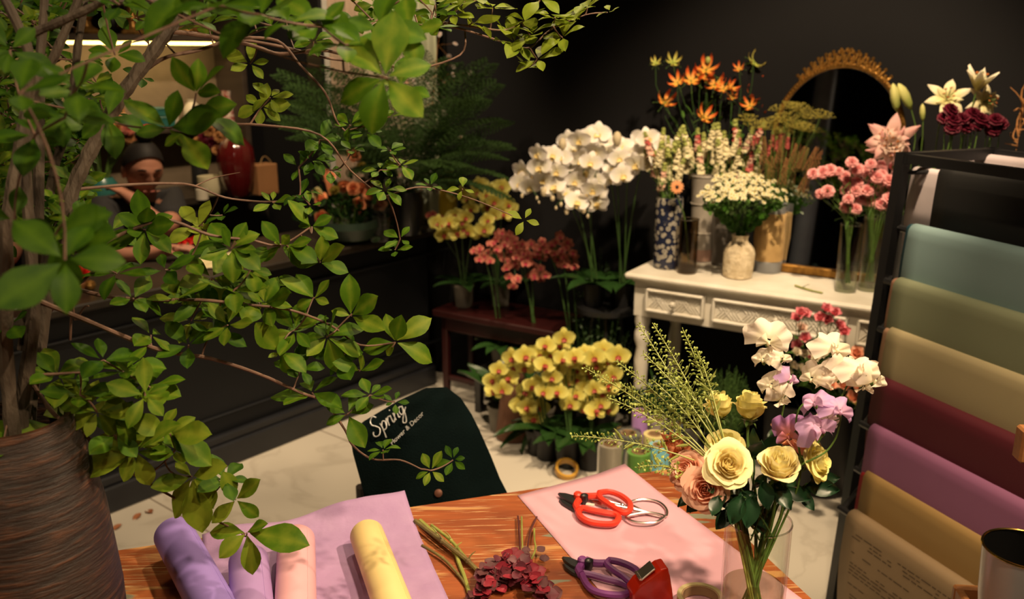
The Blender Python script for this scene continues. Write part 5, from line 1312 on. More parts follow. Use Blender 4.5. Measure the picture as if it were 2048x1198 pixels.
# dark leafy plants filling the corner beneath
def bush(name, label, c, h, w, m, n=160, L=.03, W_=.2, potm=None, pr=.07, ph=.14, fine=False, cat='plant'):
    t = T(name, c, label, cat); pot(c, pr, ph, potm or m_potd, t)
    st = MB(); lf = MB(); lm_ = leafmesh(L, L*W_, .1, -.3, .3)
    for i in range(n):
        a = rnd.uniform(0, 2*pi); q = rnd.random()**.5; top = c+V((cos(a)*w*q, sin(a)*w*q, ph+(h-ph)*(1-.45*q*q)*rnd.uniform(.75, 1))); b = c+V((cos(a)*pr*.4*q, sin(a)*pr*.4*q, ph*.9))
        pth = bez(b, (b+top)/2+V((0, 0, .03)), top, 6); st.tube(pth, .0009, 3)
        for j in range(12):
            k = 1+5*j/12; jj = min(int(k), 5); p = pth[jj].lerp(pth[jj+1], k-jj); d = V((cos(j*2.4+i), sin(j*2.4+i), .7))+rv(.2)
            lf.merge(lm_, frame(d, rnd.uniform(0, 6)) @ Matrix.Rotation(-pi/2, 3, 'Y'), p, rnd.uniform(.7, 1.1)*(1.2-.5*j/12))
    st.build('stems', m_stemd, t); lf.build('leaves', m, t)
    return t
m_ivy = mat('tiny_leaf_green', (.045,.085,.03), .5, col2=(.02,.05,.018), lucent=.15); m_fine = mat('feathery_green', (.075,.15,.022), .6, lucent=.25)
bush('potted_shrub', 'wispy small-leaved shrub in the shadow between the orchids and the console', P(1200, 760, 3.55)*1 if False else V((P(1200, 760, 3.5).x, 3.5, 0)), .62, .16, m_ivy, 70, .024, .5)
bush('potted_shrub', 'taller wispy shrub right against the dark wall beneath the white orchid', V((P(1195, 560, 3.75).x, 3.75, 0)), .85, .12, m_ivy, 50, .024, .5)
bush('feathery_shrub', 'bright feathery green shrub under the console', V((P(1455, 760, 3.05).x, 3.05, 0)), .52, .125, m_fine, 190, .026, .09, pr=.09, ph=.2)
bush('potted_shrub', 'low dark leafy plant under the left end of the console', V((P(1320, 760, 3.25).x, 3.25, 0)), .42, .13, MATS['broad_leaf_green'], 60, .05, .4)
for (x, Yb, lab) in ((1000, 3.62, 'dark broad-leaved plant beneath the coral orchids, left'), (1085, 3.60, 'dark broad-leaved plant beneath the coral orchids, middle')):
    c = V((P(x, 700, Yb).x, Yb, 0)); t = T('potted_foliage', c, lab, 'plant'); pot(c, .055, .12, m_potw, t)
    for i in range(12):
        a = i*2.4; leafat(t, c+V((0, 0, .12)), V((cos(a), sin(a), .9+.1*i)), .24*rnd.uniform(.7, 1.1), m_darkleaf, W=.42, curl=-.8)
# ================= rolls of ribbon and paper on the floor =================
def froll(px, pyt, w, Y, col, label, glossy=True, z0=0, gl=None):
    c = P(px, 900, Y); c.z = 0; r = w/2*m_per_px(P(px, pyt, Y)); zt = ztop(c, pyt, 0)
    t = T('foil_roll', c, label, 'paper roll', 'rolls standing on the floor behind the table')
    m = mat('foil_'+label.split()[0], col, .28, spec=.6, col2=tuple(x*.92 for x in col), scale=12, stretch=(8, 8, .6), coat=.4)
    MB().lathe([(r*.97, 0), (r, .004), (r, zt-.004), (r*.97, zt), (r*.62, zt), (r*.60, zt-.01)], 32, 0, None, c).build('sheet', m, t)
    MB().lathe([(r*.60, zt-.02), (r*.60, zt+.002), (r*.5, zt+.002), (r*.5, .02), (.001, .02)], 24, 0, None, c, cap0=False).build('core', mat('cardboard_core', (.32,.2,.1), .8), t)
    if gl:
        MB().lathe([(r*1.05, zt*.1), (r*1.08, zt*.96), (r*1.0, zt*1.02), (r*.7, zt*1.035), (r*.3, zt*1.02)], 28, 0, None, c, cap0=False, wob=lambda a, z: .03*sin(7*a+z*30)).build('cellophane', thin_glass('cellophane', (.92,.92,.9), 3.2, .12), t)
    return t
froll(1221, 888, 48, 2.55, (.40,.36,.29), 'silvery grey roll in cellophane, leftmost of the floor rolls', gl=True)
froll(1278, 903, 50, 2.58, (.14,.34,.06), 'lime green roll in cellophane on the floor beside the grey one', gl=True)
froll(1318, 890, 44, 2.62, (.16,.40,.48), 'sky blue roll on the floor right of the green one')
froll(1255, 866, 52, 2.78, (.12,.13,.13), 'smoky roll wrapped in glossy cellophane behind the grey and green rolls', gl=True)
froll(1308, 868, 46, 2.80, (.52,.45,.20), 'cream roll with an open core behind the green and blue rolls')
froll(1277, 822, 32, 2.95, (.36,.20,.48), 'purple roll standing behind the smoky one')
froll(1312, 838, 40, 2.98, (.38,.34,.34), 'pale grey roll at the back of the floor rolls', gl=True)
froll(1345, 850, 40, 2.90, (.05,.06,.10), 'navy roll at the back right of the floor rolls', gl=True)
c = fl(1133, 952); t = T('tape_ring', c, 'shiny golden tape ring on the floor beyond the table edge', 'tape roll')
Mr = frame((.1, -.45, .9)); MB().lathe([(.036, -.012), (.046, -.012), (.046, .012), (.036, .012), (.036, -.012)], 36, 0, Mr, c+V((0, 0, .030)), cap0=False).build('ring', mat('golden_tape', (.75,.42,.06), .22, spec=.7, lucent=.3), t)
# ================= black buckets of cut flowers in front of the console =================
cbk = fl(1640, 975); vases['bk'] = (cbk, .11, .34)
def bucket(c, r, h, label):
    t = T('flower_bucket', c, label, 'bucket')
    MB().lathe([(r*.85, 0), (r*.88, .008), (r*1.0, h*.97), (r*1.05, h), (r*.97, h*.985), (r*.84, .012), (.001, .012)], 32, 0, None, c).build('body', m_potd, t)
    MB().tube([c+V((r*1.04*cos(a), r*1.04*sin(a), h)) for a in [2*pi*i/30 for i in range(30)]], .004, 6, closed=True).build('rim', m_potd, t)
bucket(cbk, .11, .34, 'black bucket of lisianthus on the floor in front of the console')
cb2 = fl(1570, 950); vases['bk2'] = (cb2, .10, .32); bucket(cb2, .10, .32, 'black bucket standing half behind the roses')
me_li = [proto(f'lisianthus{i}', lambda: lisihead(.026, i), [m_lisp, m_stem]) for i in range(2)]
LI = [(1592,640,'p'),(1608,632,'p'),(1600,660,'b'),(1612,680,'p'),(1595,695,'p'),(1650,622,'p'),(1668,630,'p'),(1640,640,'p'),(1655,645,'p'),(1676,655,'p'),(1620,715,'p'),(1600,610+20,'p'),(1690,668,'p'),
      (1633,692,'w'),(1590,708,'w'),(1612,712,'w'),(1630,720,'w'),(1648,712,'w'),(1583,735,'w'),(1600,740,'w'),(1655,730,'w'),(1622,740,'w'),(1575,748,'w'),
      (1715,712,'o'),(1722,725,'o'),(1690,775,'o'),(1712,780,'o'),(1660,775,'o'),(1730,800,'y'),(1715,812,'y'),(1700,800,'o'),(1735,770,'o'),(1550,860,'o')]
for i, (x, y, k) in enumerate(LI):
    key = 'bk'; c = vases[key][0]; p = P(x, y, 2.72+rnd.uniform(-.04, .05)); d = V((rnd.uniform(-.5, .5), -.6, .9))
    mm = {'p': [m_lisp, m_stem], 'b': [m_lilip, m_stem], 'w': [m_lisw, m_stem], 'o': [m_peach, m_stem], 'y': [m_yel, m_stem]}[k]
    lab = {'p': 'rose pink lisianthus in front of the console drawers', 'b': 'pale pink lisianthus among the rose pink ones', 'w': 'cream white lisianthus bud cluster in the black bucket', 'o': 'peach flower low in the black bucket beside the rack', 'y': 'yellow flower lowest in the black bucket beside the rack'}[k]
    t, pts = vstem(key, 'lisianthus', lab, 'flower', 'bucket flowers, '+{'p': 'rose pink', 'b': 'pale pink', 'w': 'cream', 'o': 'peach', 'y': 'yellow'}[k], p, d, .0018)
    bloom('blossom', me_li[i % 2], mm, t, p, d, 1.0 if k in 'pb' else (.85 if k == 'w' else 1.25))
    for q in (3, 4, 5, 6): leafat(t, pts[q]+rv(.01), rv()+V((0, -.2, .3)), .05, m_midleaf if k in 'pbw' else m_darkleaf, W=.42)
# ================= the paper rack =================
m_blk = mat('black_powder_coat', (.010,.010,.011), .4)
LB = P(1690, 1190, 2.30); LB.z = 0
LT = P(1812, 305, 2.30); RD = V((.365, -.93, 0)).normalized(); RN = V((-RD.y*-1, RD.x*-1, 0)); RN = V((.93, .365, 0)).normalized()
Rx, Ry, RZ = LT.x, LT.y, LT.z
t = T('paper_rack', V((Rx, Ry, 0)), 'black steel double-sided rack hung with folded sheets of wrapping paper', 'rack')
RL = .86
o = V((Rx, Ry, 0))
for s_ in (-.006, RL):
    for d_, sp_ in ((0, -.05), (.30, .05)):
        M_ = Matrix((RD, RN, V((0, 0, 1)))).transposed(); pb = MB().box((-.014, -.014, 0), (.014, .014, RZ), 0)
        pb.v = [tuple(M_ @ V((x+s_-(.026 if s_ < 0 else -.012)*(1-z/RZ), y+d_+sp_*(1-z/RZ), z))+o) for x, y, z in pb.v]
        pb.build('post', m_blk, t, False)
def bar(*a): wbox(MB(), o, RD, RN, *a).build('frame_bar', m_blk, t, False)
for s_ in (0, RL): bar(s_-.012, s_+.016, -.012, .316, RZ-.028, RZ); bar(s_-.010, s_+.014, -.012, .316, .06, .085)
for d_ in (0, .30): bar(0, RL, d_-.010, d_+.014, RZ-.026, RZ-.002); bar(0, RL, d_-.010, d_+.014, .04, .064)
rowsR = [((1890,345),'black',(.012,.012,.012)), ((1830,460),'pale_blue',(.20,.30,.31)), ((1800,567),'sage',(.19,.21,.13)), ((1787,665),'beige',(.36,.30,.17)), ((1765,765),'burgundy',(.085,.012,.02)), ((1750,858),'mauve',(.26,.10,.20)), ((1740,950),'golden_kraft',(.30,.19,.07)), ((1706,1030),'newsprint',(.20,.14,.075))]
under = {0: ((1833,343), 'lilac_white', (.46,.40,.42), 'pale lilac paper sheet partly covered by the black one on the rack'), 1: ((1822,458), 'deep_teal', (.01,.05,.07), 'deep teal paper edge showing under the pale blue sheet'), 2: ((1792,566), 'dusty_peach', (.36,.19,.12), 'dusty peach paper edge showing under the sage sheet'), 3: ((1776,664), 'salmon_tan', (.40,.23,.14), 'salmon paper edge showing under the beige sheet'), 4: ((1757,766), 'maroon', (.10,.012,.02), 'maroon paper edge with a dark stripe under the burgundy sheet'), 6: ((1730,950), 'crimson', (.30,.01,.02), 'crimson paper edge showing under the golden kraft sheet')}
labs = ['matte black paper sheet, topmost on the front of the rack', 'pale blue paper sheet, second from the top of the rack', 'sage green paper sheet between the pale blue and the beige ones', 'beige paper sheet above the burgundy one', 'burgundy paper sheet above the mauve one', 'mauve purple paper sheet above the golden kraft one', 'golden brown kraft paper sheet above the newsprint', 'brown newsprint kraft sheet with printed lines, lowest on the rack']
bars = MB()
def newsmat():
    m = bpy.data.materials.new('newsprint_kraft'); m.use_nodes = True; nt = m.node_tree; N = nt.nodes; L = nt.links; b = N['Principled BSDF']; b.inputs['Roughness'].default_value = .7
    b.inputs['Base Color'].default_value = (.22,.15,.08,1); return m
m_news = newsmat()
def drape(name, px, py, Yb, m, label, out, length, group, drop=.30, depth=0.016):
    a = P(px, py, Yb)
    L0 = a+RN*0
    prof = []
    for k in range(6): prof.append((depth+.002, -.16*(1-k/5)))
    for k in range(1, 8): an = pi*k/8; prof.append((depth*cos(an), depth*sin(an)*.8))
    for k in range(0, 15):
        z = -drop*k/14; prof.append((-depth-out-.009*sin(min(1, -z/drop)*pi)+.004*(k/14), z))
    mb = MB(); th = .0025
    n = len(prof); ns = 16
    def row(s, d=0):
        rows_ = []
        for (x, z) in prof:
            ed = max(0, 1-s/.02)**2
            rows_.append(a+RD*s+RN*(x+d)+V((0, 0, z-.010*ed*0)))
        return rows_
    vs = []
    for i in range(ns+1): vs += row(length*i/ns)
    fs = [(i*n+j, i*n+j+1, (i+1)*n+j+1, (i+1)*n+j) for i in range(ns) for j in range(n-1)]
    mb.add(vs, fs)
    o_ = mb.build(name, m, None, sharp=60); md = o_.modifiers.new('thick', 'SOLIDIFY'); md.thickness = th; md.offset = 1
    tag(o_, label, 'wrapping paper', group); return o_, a
lowest = None
for i, ((px, py), nm, col) in enumerate(rowsR):
    Yb = 2.275-.028*i
    a0, _ = None, None
    m = m_news if nm == 'newsprint' else mat('paper_'+nm, col, .6, spec=.3, col2=tuple(x*.93 for x in col), scale=3)
    base = P(px, py, Yb)
    if i in under:
        (ux, uy), un, uc, ul = under[i]
        # start of the under sheet lies on the same bar, a little further left
        ua, _ = ray(ux, uy); s_ = (ua*base.y-base.x)/(RD.x-ua*RD.y); q = base+RD*s_
        me_ = drape('wrapping_paper', ux, uy, q.y, mat('paper_'+un, uc, .6, spec=.3), ul, 0, .78, 'sheets on the paper rack', .27, .014)
    r_ = drape('wrapping_paper', px, py, Yb, m, labs[i], .002, .74, 'sheets on the paper rack', .28, .018)
    if nm == 'newsprint': lowest = r_
    bars.tube([base-RD*.05+V((0, 0, -.004)), base+RD*.8+V((0, 0, -.004))], .009, 8)
    bars.tube([V((base.x, base.y, base.z-.004))-RD*.04, V((Rx, Ry, base.z-.004))+RD*.0], .006, 6)
bars.build('hanging_bars', m_blk, t)
_a, _ = ray(1912, 311); _o = V((Rx, Ry, 0))+RN*.28; _s = (_a*_o.y-_o.x)/(RD.x-_a*RD.y); _q = _o+RD*_s
drape('wrapping_paper', 1912, 311, _q.y, mat('paper_pale_lilac', (.40,.34,.36), .6, spec=.3), 'pale lilac paper sheet on the back row of the rack, highest of all', 0, .7, 'sheets on the paper rack', .3, .016)
# printed lines on the newsprint sheet
o_, a = lowest; mb = MB(); rr_ = random.Random(5)
for ln in range(2, 26):
    z = -.010*ln-.01; x_ = None
    if ln % 9 in (0, 6): continue
    s_ = .03+rr_.uniform(0, .02)
    while s_ < .70:
        w_ = rr_.uniform(.008, .03)
        if rr_.random() < .8 and ln % 9 in (1, 2, 3, 4, 7):
            out = -.018-.002-.009*sin(min(1, -z/.28)*pi)+.004*(-z/.28)-.0032
            mb.add([a+RD*s_+RN*out+V((0, 0, z)), a+RD*(s_+w_)+RN*out+V((0, 0, z)), a+RD*(s_+w_)+RN*out+V((0, 0, z+.0028)), a+RD*s_+RN*out+V((0, 0, z+.0028))], [(0, 1, 2, 3)])
        s_ += w_+.004
mb.build('printed_lines', mat('faded_print', (.085,.055,.03), .8), o_)
# ================= wooden box stand with a ceramic cup, bottom right =================
m_wd = mat('warm_oak', (.32,.14,.05), .45, col2=(.22,.09,.03), scale=5, stretch=(1, 12, 12), bump=.1)
q0 = P(1905, 1166, 1.18); q1 = P(2060, 1160, 1.12)
bx = V((.97, -.10, 0)).normalized(); by = V((-bx.y, bx.x, 0)); bo_ = V((q0.x, q0.y, 0)); zt = q0.z
t = T('wooden_tray', bo_+V((0, 0, zt-.06)), 'small oak tray on a wooden stand in the bottom right corner', 'tray')
def tb(mb, a, b, c_, d, z0, z1, bev=.003): return wbox(mb, bo_, bx, by, a, b, c_, d, z0, z1, bev=bev)
mb = MB(); tb(mb, 0, .30, -.012, 0, zt-.05, zt); tb(mb, 0, .012, -.26, -.012, zt-.05, zt); tb(mb, .012, .29, -.26, -.012, zt-.052, zt-.042); tb(mb, .288, .30, -.26, -.012, zt-.05, zt); tb(mb, 0, .30, -.272, -.26, zt-.05, zt)
mb.build('tray', m_wd, t, False)
t2 = T('wooden_stand', bo_, 'oak stand whose upright shows at the right edge, carrying the tray', 'stand')
mb = MB(); tb(mb, .10, .38, -.30, .02, zt-.08, zt-.053); mb.build('shelf', m_wd, t2, False)
for a, b in ((.10, -.29), (.35, -.29), (.10, -.01), (.35, -.01)):
    MB_ = MB(); tb(MB_, a, a+.03, b, b+.03, 0, zt-.08); MB_.build('leg', m_wd, t2, False)
up0 = P(2034, 858, 1.12); mb = MB(); zz = up0.z; 
M = Matrix((bx, by, V((0, 0, 1)))).transposed(); mb.bbox((0, -.02, -.034), (.12, .005, .014), .003, 0, M, up0+V((0, 0, -.008))); mb.build('upper_rail', m_wd, t2, False)
mb = MB(); mb.bbox((.05, -.02, zt-.06-up0.z), (.08, .005, -.03), .003, 0, M, up0); mb.build('upright', m_wd, t2, False)
cq = P(2030, 1178, 1.05); rimc = P(2052, 1098, 1.05); m_cer = mat('glazed_white_ceramic', (.27,.28,.30), .25, spec=.5); m_cerb = mat('black_glaze', (.006,.006,.006), .08, spec=.7); m_gr = mat('gold_rim', (.70,.45,.12), .2, metal=1)
cz = zt-.042; cc_ = V((rimc.x, rimc.y, 0)); rt = .052; hh_ = rimc.z-cz
t = T('ceramic_cup', V((cc_.x, cc_.y, cz)), 'white ceramic cup with gold rim and black inside on the oak tray', 'cup')
c_ = V((cc_.x, cc_.y, cz))
MB().lathe([(rt*.62, .001), (rt*.66, .004), (rt*.64, .016), (rt*.74, .022), (rt*.93, hh_*.6), (rt, hh_-.001)], 36, 0, None, c_).build('body', m_cer, t)
MB().lathe([(rt*.985, hh_), (rt*.9, hh_*.6), (rt*.72, .028), (rt*.3, .024), (.001, .0235)], 36, 0, None, c_, cap0=False).build('inside', m_cerb, t)
mb = MB()
for k, z in ((1.0, hh_), (.68, .019), (.67, .004)): mb.tube([c_+V((rt*k*cos(a), rt*k*sin(a), z)) for a in [2*pi*i/40 for i in range(40)]], .0017, 6, closed=True)
mb.build('gold_rim', m_gr, t)
# ================= the left wall: glowing shelf and what stands on it =================
def lw(px, d, py=None):
    """point at distance d in front of the left wall in column px; z from row py"""
    a, b = ray(px, 300 if py is None else py); o = CORN-Un*d
    # o - U*s : X = a*Y
    s = (o.x-a*o.y)/(U.x-a*U.y); p = o-U*s
    return V((p.x, p.y, H+b*p.y if py is not None else 0)), s
m_shelf = mat('dark_walnut_shelf', (.05,.036,.026), .45, col2=(.035,.025,.018), scale=4, stretch=(1,1,8))
m_nich = mat('brown_linen_wall', (.15,.11,.07), .8, col2=(.13,.095,.06), scale=20)
pA, sA = lw(60, .02); pB, sB = lw(492, .02)
o = CORN
t = T('wall_shelf_unit', CORN-U*1.2+V((0, 0, 1.2)), 'dark wall shelf unit glowing with a warm light strip behind the florist', 'shelf unit')
wbox(MB(), o, U, Un, -2.6, -.04, -.02, -.002, .90, 2.3).build('back_panel', m_nich, t, False)
zS1 = lw(300, .26, 82)[0].z; zS2 = lw(400, .22, 252)[0].z
wbox(MB(), o, U, Un, -2.6, -.05, -.27, -.02, zS1, zS1+.03, bev=.003).build('shelf_board', m_shelf, t, False)
wbox(MB(), o, U, Un, -2.6, -.05, -.22, -.02, zS2-.025, zS2, bev=.003).build('shelf_board', m_shelf, t, False)
for s_ in (-.05, -2.3):
    wbox(MB(), o, U, Un, s_-.02, s_+.01, -.27, -.003, .90, 2.3, bev=.003).build('upright', m_shelf, t, False)
wbox(MB(), o, U, Un, -2.6, -.05, -.27, -.02, 2.05, 2.08, bev=.003).build('shelf_board', m_shelf, t, False)
_, l0 = lw(105, .25); _, l1 = lw(447, .25)
m_led = mat('warm_led', (1,.66,.16), .5, emit=9, scale=1, col2=(1,.66,.16))
t2 = T('light_strip', lw(280, .25, 96)[0], 'glowing warm light strip under the upper shelf', 'light strip')
wbox(MB(), o, U, Un, -l0, -l1, -.255, -.243, zS1-.017, zS1-.003).build('strip', m_led, t2, False)
wbox(MB(), o, U, Un, -l0-.003, -l1+.003, -.259, -.239, zS1-.003, zS1).build('channel', m_blk, t2, False)
_l = bpy.data.lights.new('shelf_strip_light', 'AREA'); _l.shape = 'RECTANGLE'; _l.size = l1*-1+l0; _l.size_y = .02; _l.energy = 2.2; _l.color = (1,.72,.34)
_lo = bpy.data.objects.new('shelf_strip_light', _l); COL.objects.link(_lo); _lo.location = V((o.x, o.y, zS1-.022))-U*((l0+l1)/2)-Un*.235
_lo.rotation_mode = 'QUATERNION'; _z = V((Un.x*-.7, Un.y*-.7, .75)).normalized(); _x = U.copy(); _lo.rotation_quaternion = Matrix((_x, _z.cross(_x).normalized(), _z)).transposed().to_quaternion()
# -- gold candlesticks and others on the upper shelf
m_oldgold = mat('old_gold', (.55,.30,.08), .4, metal=.7, col2=(.25,.12,.03), scale=40, contrast=.5)
zU = zS1+.031
def on(px, d, z):
    p, _ = lw(px, d); p.z = z; return p
def lobj(name, label, cat, c, prof, m, n=24, group=None, wob=None, part='body'):
    t = T(name, c, label, cat, group); MB().lathe(prof, n, 0, None, c, wob=wob).build(part, m, t); return t
for px, lab in ((202, 'ornate gold candlestick, left of the two on the upper shelf'), (292, 'ornate gold candlestick, right of the two on the upper shelf')):
    c = on(px, .15, zU); lobj('gold_candlestick', lab, 'candlestick', c, [(.055, 0), (.06, .008), (.05, .02), (.028, .035), (.022, .06), (.034, .075), (.024, .10), (.018, .14), (.032, .16), (.05, .18), (.052, .19), (.045, .188), (.001, .17)], m_oldgold, group='gold candlesticks on the upper shelf', wob=lambda a, z: .10*cos(6*a) if z < .03 else .04*cos(6*a))
lobj('dark_bowl', 'large black bowl tilted up between the two gold candlesticks', 'bowl', on(250, .09, zU), [(.03, 0), (.05, .02), (.075, .07), (.085, .13), (.08, .13), (.04, .03), (.001, .025)], m_cerb)
lobj('small_jar', 'small white marbled jar on the upper shelf', 'jar', on(365, .15, zU), [(.03, 0), (.036, .01), (.038, .05), (.033, .06), (.028, .062), (.001, .06)], mat('grey_marble_glaze', (.55,.50,.45), .4, col2=(.15,.13,.12), scale=30, contrast=.3))
t = T('gold_shell', on(405, .15, zU), 'small gold shell ornament at the right of the upper shelf', 'ornament')
mb = MB()
for i in range(7): mb.tube(bez(on(405, .15, zU), on(405, .15, zU+.05)+V(((i-3)*.02, 0, 0)), on(405, .15, zU+.02)+V(((i-3)*.028, -.02, 0)), 5), [.010, .013, .014, .012, .008, .003], 6)
mb.build('ribs', m_oldgold, t)
# -- things on the lower shelf
m_teal = mat('teal_glaze', (.02,.10,.09), .3); m_ivory = mat('ivory_glaze', (.55,.50,.40), .4)
t = T('teal_box_stack', on(325, .13, zS2), 'stack of two dark teal boxes on the lower shelf', 'boxes')
def sb(px, w, d0, d1, z0, z1, m, par, name): 
    _, s = lw(px, .12); wbox(MB(), CORN, U, Un, -s-w/2, -s+w/2, -d1, -d0, z0, z1, bev=.003).build(name, m, par, False)
bpy.data.objects.remove(t)
for k, (px, w, z0, z1, lab) in enumerate(((325, .11, 0, .055, 'dark teal box, bottom of the stack on the lower shelf'), (322, .09, .056, .10, 'dark teal box, top of the stack on the lower shelf'))):
    t = T('teal_box', on(px, .13, zS2+z0), lab, 'box'); sb(px, w, .06, .18, zS2+z0+.001, zS2+z1-.008, m_teal, t, 'body'); sb(px, w+.006, .057, .183, zS2+z1-.008, zS2+z1, m_teal, t, 'lid')
lobj('teal_jar', 'squat teal jar with a lid on the lower shelf', 'jar', on(290, .12, zS2), [(.03, 0), (.045, .02), (.045, .06), (.03, .08), (.032, .09), (.012, .10), (.01, .11), (.001, .115)], m_teal)
lobj('ivory_vase', 'slim ivory vase on the lower shelf, left of the pair', 'vase', on(350, .12, zS2), [(.02, 0), (.035, .03), (.03, .09), (.012, .12), (.016, .14), (.01, .138), (.001, .12)], m_ivory)
lobj('ivory_vase', 'rounded ivory vase on the lower shelf, right of the pair', 'vase', on(392, .12, zS2), [(.03, 0), (.05, .04), (.045, .09), (.02, .12), (.024, .13), (.018, .128), (.001, .10)], m_ivory)
m_floral = mat('red_floral_porcelain', (.50,.42,.36), .35, col2=(.22,.03,.03), scale=38, contrast=.2)
lobj('floral_vase', 'tall white vase with red floral pattern at the right end of the lower shelf', 'vase', on(462, .12, zS2-.22), [(.025, 0), (.03, .02), (.042, .12), (.045, .25), (.03, .33), (.022, .36), (.03, .39), (.024, .388), (.001, .36)], m_floral)
t = T('plinth_block', on(462, .12, .90), 'dark plinth block carrying the floral vase', 'plinth'); sb(462, .10, .07, .17, .901, zS2-.222, m_shelf, t, 'block')
for i in range(5):
    c = on(385+i*14, .07, zS2); 
for i, (px, col) in enumerate(((120,(.30,.10,.04)),(150,(.10,.12,.05)),(175,(.35,.20,.08)),(232,(.40,.06,.05)),(255,(.35,.18,.08)))):
    lobj('small_bottle', ('amber','olive','honey','red','ochre')[i]+' glass bottle on the lower shelf left of the teal jar', 'bottle', on(px, .12, zS2), [(.022, 0), (.026, .01), (.026, .06), (.010, .08), (.010, .10), (.012, .105), (.001, .105)], mat('bottle_glaze%s' % ('_amber','_olive','_honey','_red','_ochre')[i], col, .25))
# -- on the back counter
zB = .901
def bc(px, py, d=.25):
    """a point on the back counter for a pixel of its foot"""
    return Pz(px, py, zB)
m_dred = mat('oxblood_glaze', (.075,.006,.006), .12, spec=.8, coat=.6)
c = bc(478, 392); r_ = 36*m_per_px(c); h_ = ztop(c, 262)-zB
lobj('oxblood_vase', 'large glossy dark red ribbed ginger-jar vase on the back counter', 'vase', c, [(r_*.55, 0), (r_*.62, .03*h_), (r_*.85, .25*h_), (r_, .55*h_), (r_*.92, .75*h_), (r_*.55, .88*h_), (r_*.38, .92*h_), (r_*.42, h_), (r_*.34, .99*h_), (.001, .9*h_)], m_dred, n=60, wob=lambda a, z: .035*abs(cos(7*a)))
c = bc(421, 392); r_ = 23*m_per_px(c); h_ = ztop(c, 352)-zB
lobj('cream_cup', 'cream rounded candle cup left of the dark red vase', 'cup', c, [(r_*.5, 0), (r_*.85, .1*h_), (r_, .45*h_), (r_*.96, h_), (r_*.88, .98*h_), (r_*.8, .3*h_), (.001, .2*h_)], mat('cream_wax', (.60,.54,.36), .4, lucent=.2))
c = bc(532, 388); t = T('kraft_box', c, 'brown kraft gift bag right of the dark red vase', 'bag'); mb = MB(); wbox(mb, c, U, Un, -.06, .06, -.03, .06, zB, ztop(c, 328), bev=.004); mb.build('body', mat('brown_bag_paper', (.26,.12,.045), .7), t, False)
mb = MB()
for s_ in (-.02, .04): mb.tube(bez(V((c.x, c.y, ztop(c, 328)))-U*.035-Un*.02, V((c.x, c.y, ztop(c, 328)+.08)), V((c.x, c.y, ztop(c, 328)))+U*.035-Un*.02, 8), .002, 5)
mb.build('handle', m_kraft, t)
c = bc(405, 400); lobj('white_mug', 'small white mug on the back counter beside the cream cup', 'cup', c, [(.022, 0), (.03, .004), (.03, .055), (.027, .055), (.025, .006), (.001, .006)], m_ivory)
# dark red dried roses between the candle cup and the shelf
cv = bc(425, 385)+Un*.10; vh_ = ztop(cv, 300)-zB; vases['dr'] = (cv, .04, vh_)
lobj('dark_vase', 'dark vase of deep red blooms behind the cream cup', 'vase', cv, [(.035, 0), (.045, .05), (.04, vh_*.8), (.03, vh_), (.025, vh_), (.001, vh_*.5)], m_blade)
for i, (x, y, k) in enumerate(((408,272,'r'),(428,285,'r'),(440,275,'g'),(418,262,'g'),(450,268,'g'),(398,285,'g'),(435,300,'g'),(412,292,'r'),(455,285,'g'))):
    p = P(x, y, cv.y); t, pts = vstem('dr', 'dried_bloom', ('deep red' if k == 'r' else 'golden brown')+' dried bloom above the dark vase on the back counter', 'flower', 'dried blooms on the back counter, '+('red' if k == 'r' else 'gold'), p, tocam(p), .002, m_amb)
    bloom('blossom', me_c[i % 3], [m_burg if k == 'r' else m_amb, m_amb], t, p, tocam(p)+rv(.4), 1.25)
cv = bc(235, 420)+Un*.12; vases['rd'] = (cv, .05, .14)
lobj('round_vase', 'dark round vase of red and yellow flowers behind the florist', 'vase', cv, [(.04, 0), (.075, .05), (.07, .11), (.05, .14), (.045, .138), (.001, .05)], m_teal)
for i in range(22):
    x = 150+i*6.5+rnd.uniform(-8, 8); y = 265+rnd.uniform(-22, 26); k = ('r', 'y', 'p')[i % 3]; p = P(x, y, cv.y+rnd.uniform(-.06, .06))
    t, pts = vstem('rd', 'cut_flower', {'r': 'red', 'y': 'soft yellow', 'p': 'rose pink'}[k]+' bloom in the big bunch behind the florist', 'flower', 'bunch behind the florist, '+{'r': 'red', 'y': 'yellow', 'p': 'pink'}[k], p, tocam(p), .002)
    bloom('blossom', me_c[i % 3], [{'r': petal_mat('red_petal', (.45,.02,.02), (.55,.03,.03), size=.02), 'y': m_amb, 'p': m_orp}[k], m_stem], t, p, tocam(p)+rv(.5), 1.2)
for i, (px, py, w, h, m, lab) in enumerate(((128,425,26,.10,m_ivory,'white ceramic pot behind the branches at the left of the back counter'), (152,430,20,.06,m_oldgold,'small gold bowl at the left of the back counter'), (178,425,22,.09,m_teal,'dark teal pot at the left of the back counter'), (78,450,26,.12,m_oldgold,'gold pot furthest left on the back counter'))):
    c = bc(px, py)+Un*.05; r_ = w*m_per_px(c); lobj('small_pot', lab, 'pot', c, [(r_*.6, 0), (r_*.8, .01), (r_, h*.6), (r_*.92, h), (r_*.8, h*.97), (.001, h*.5)], m)
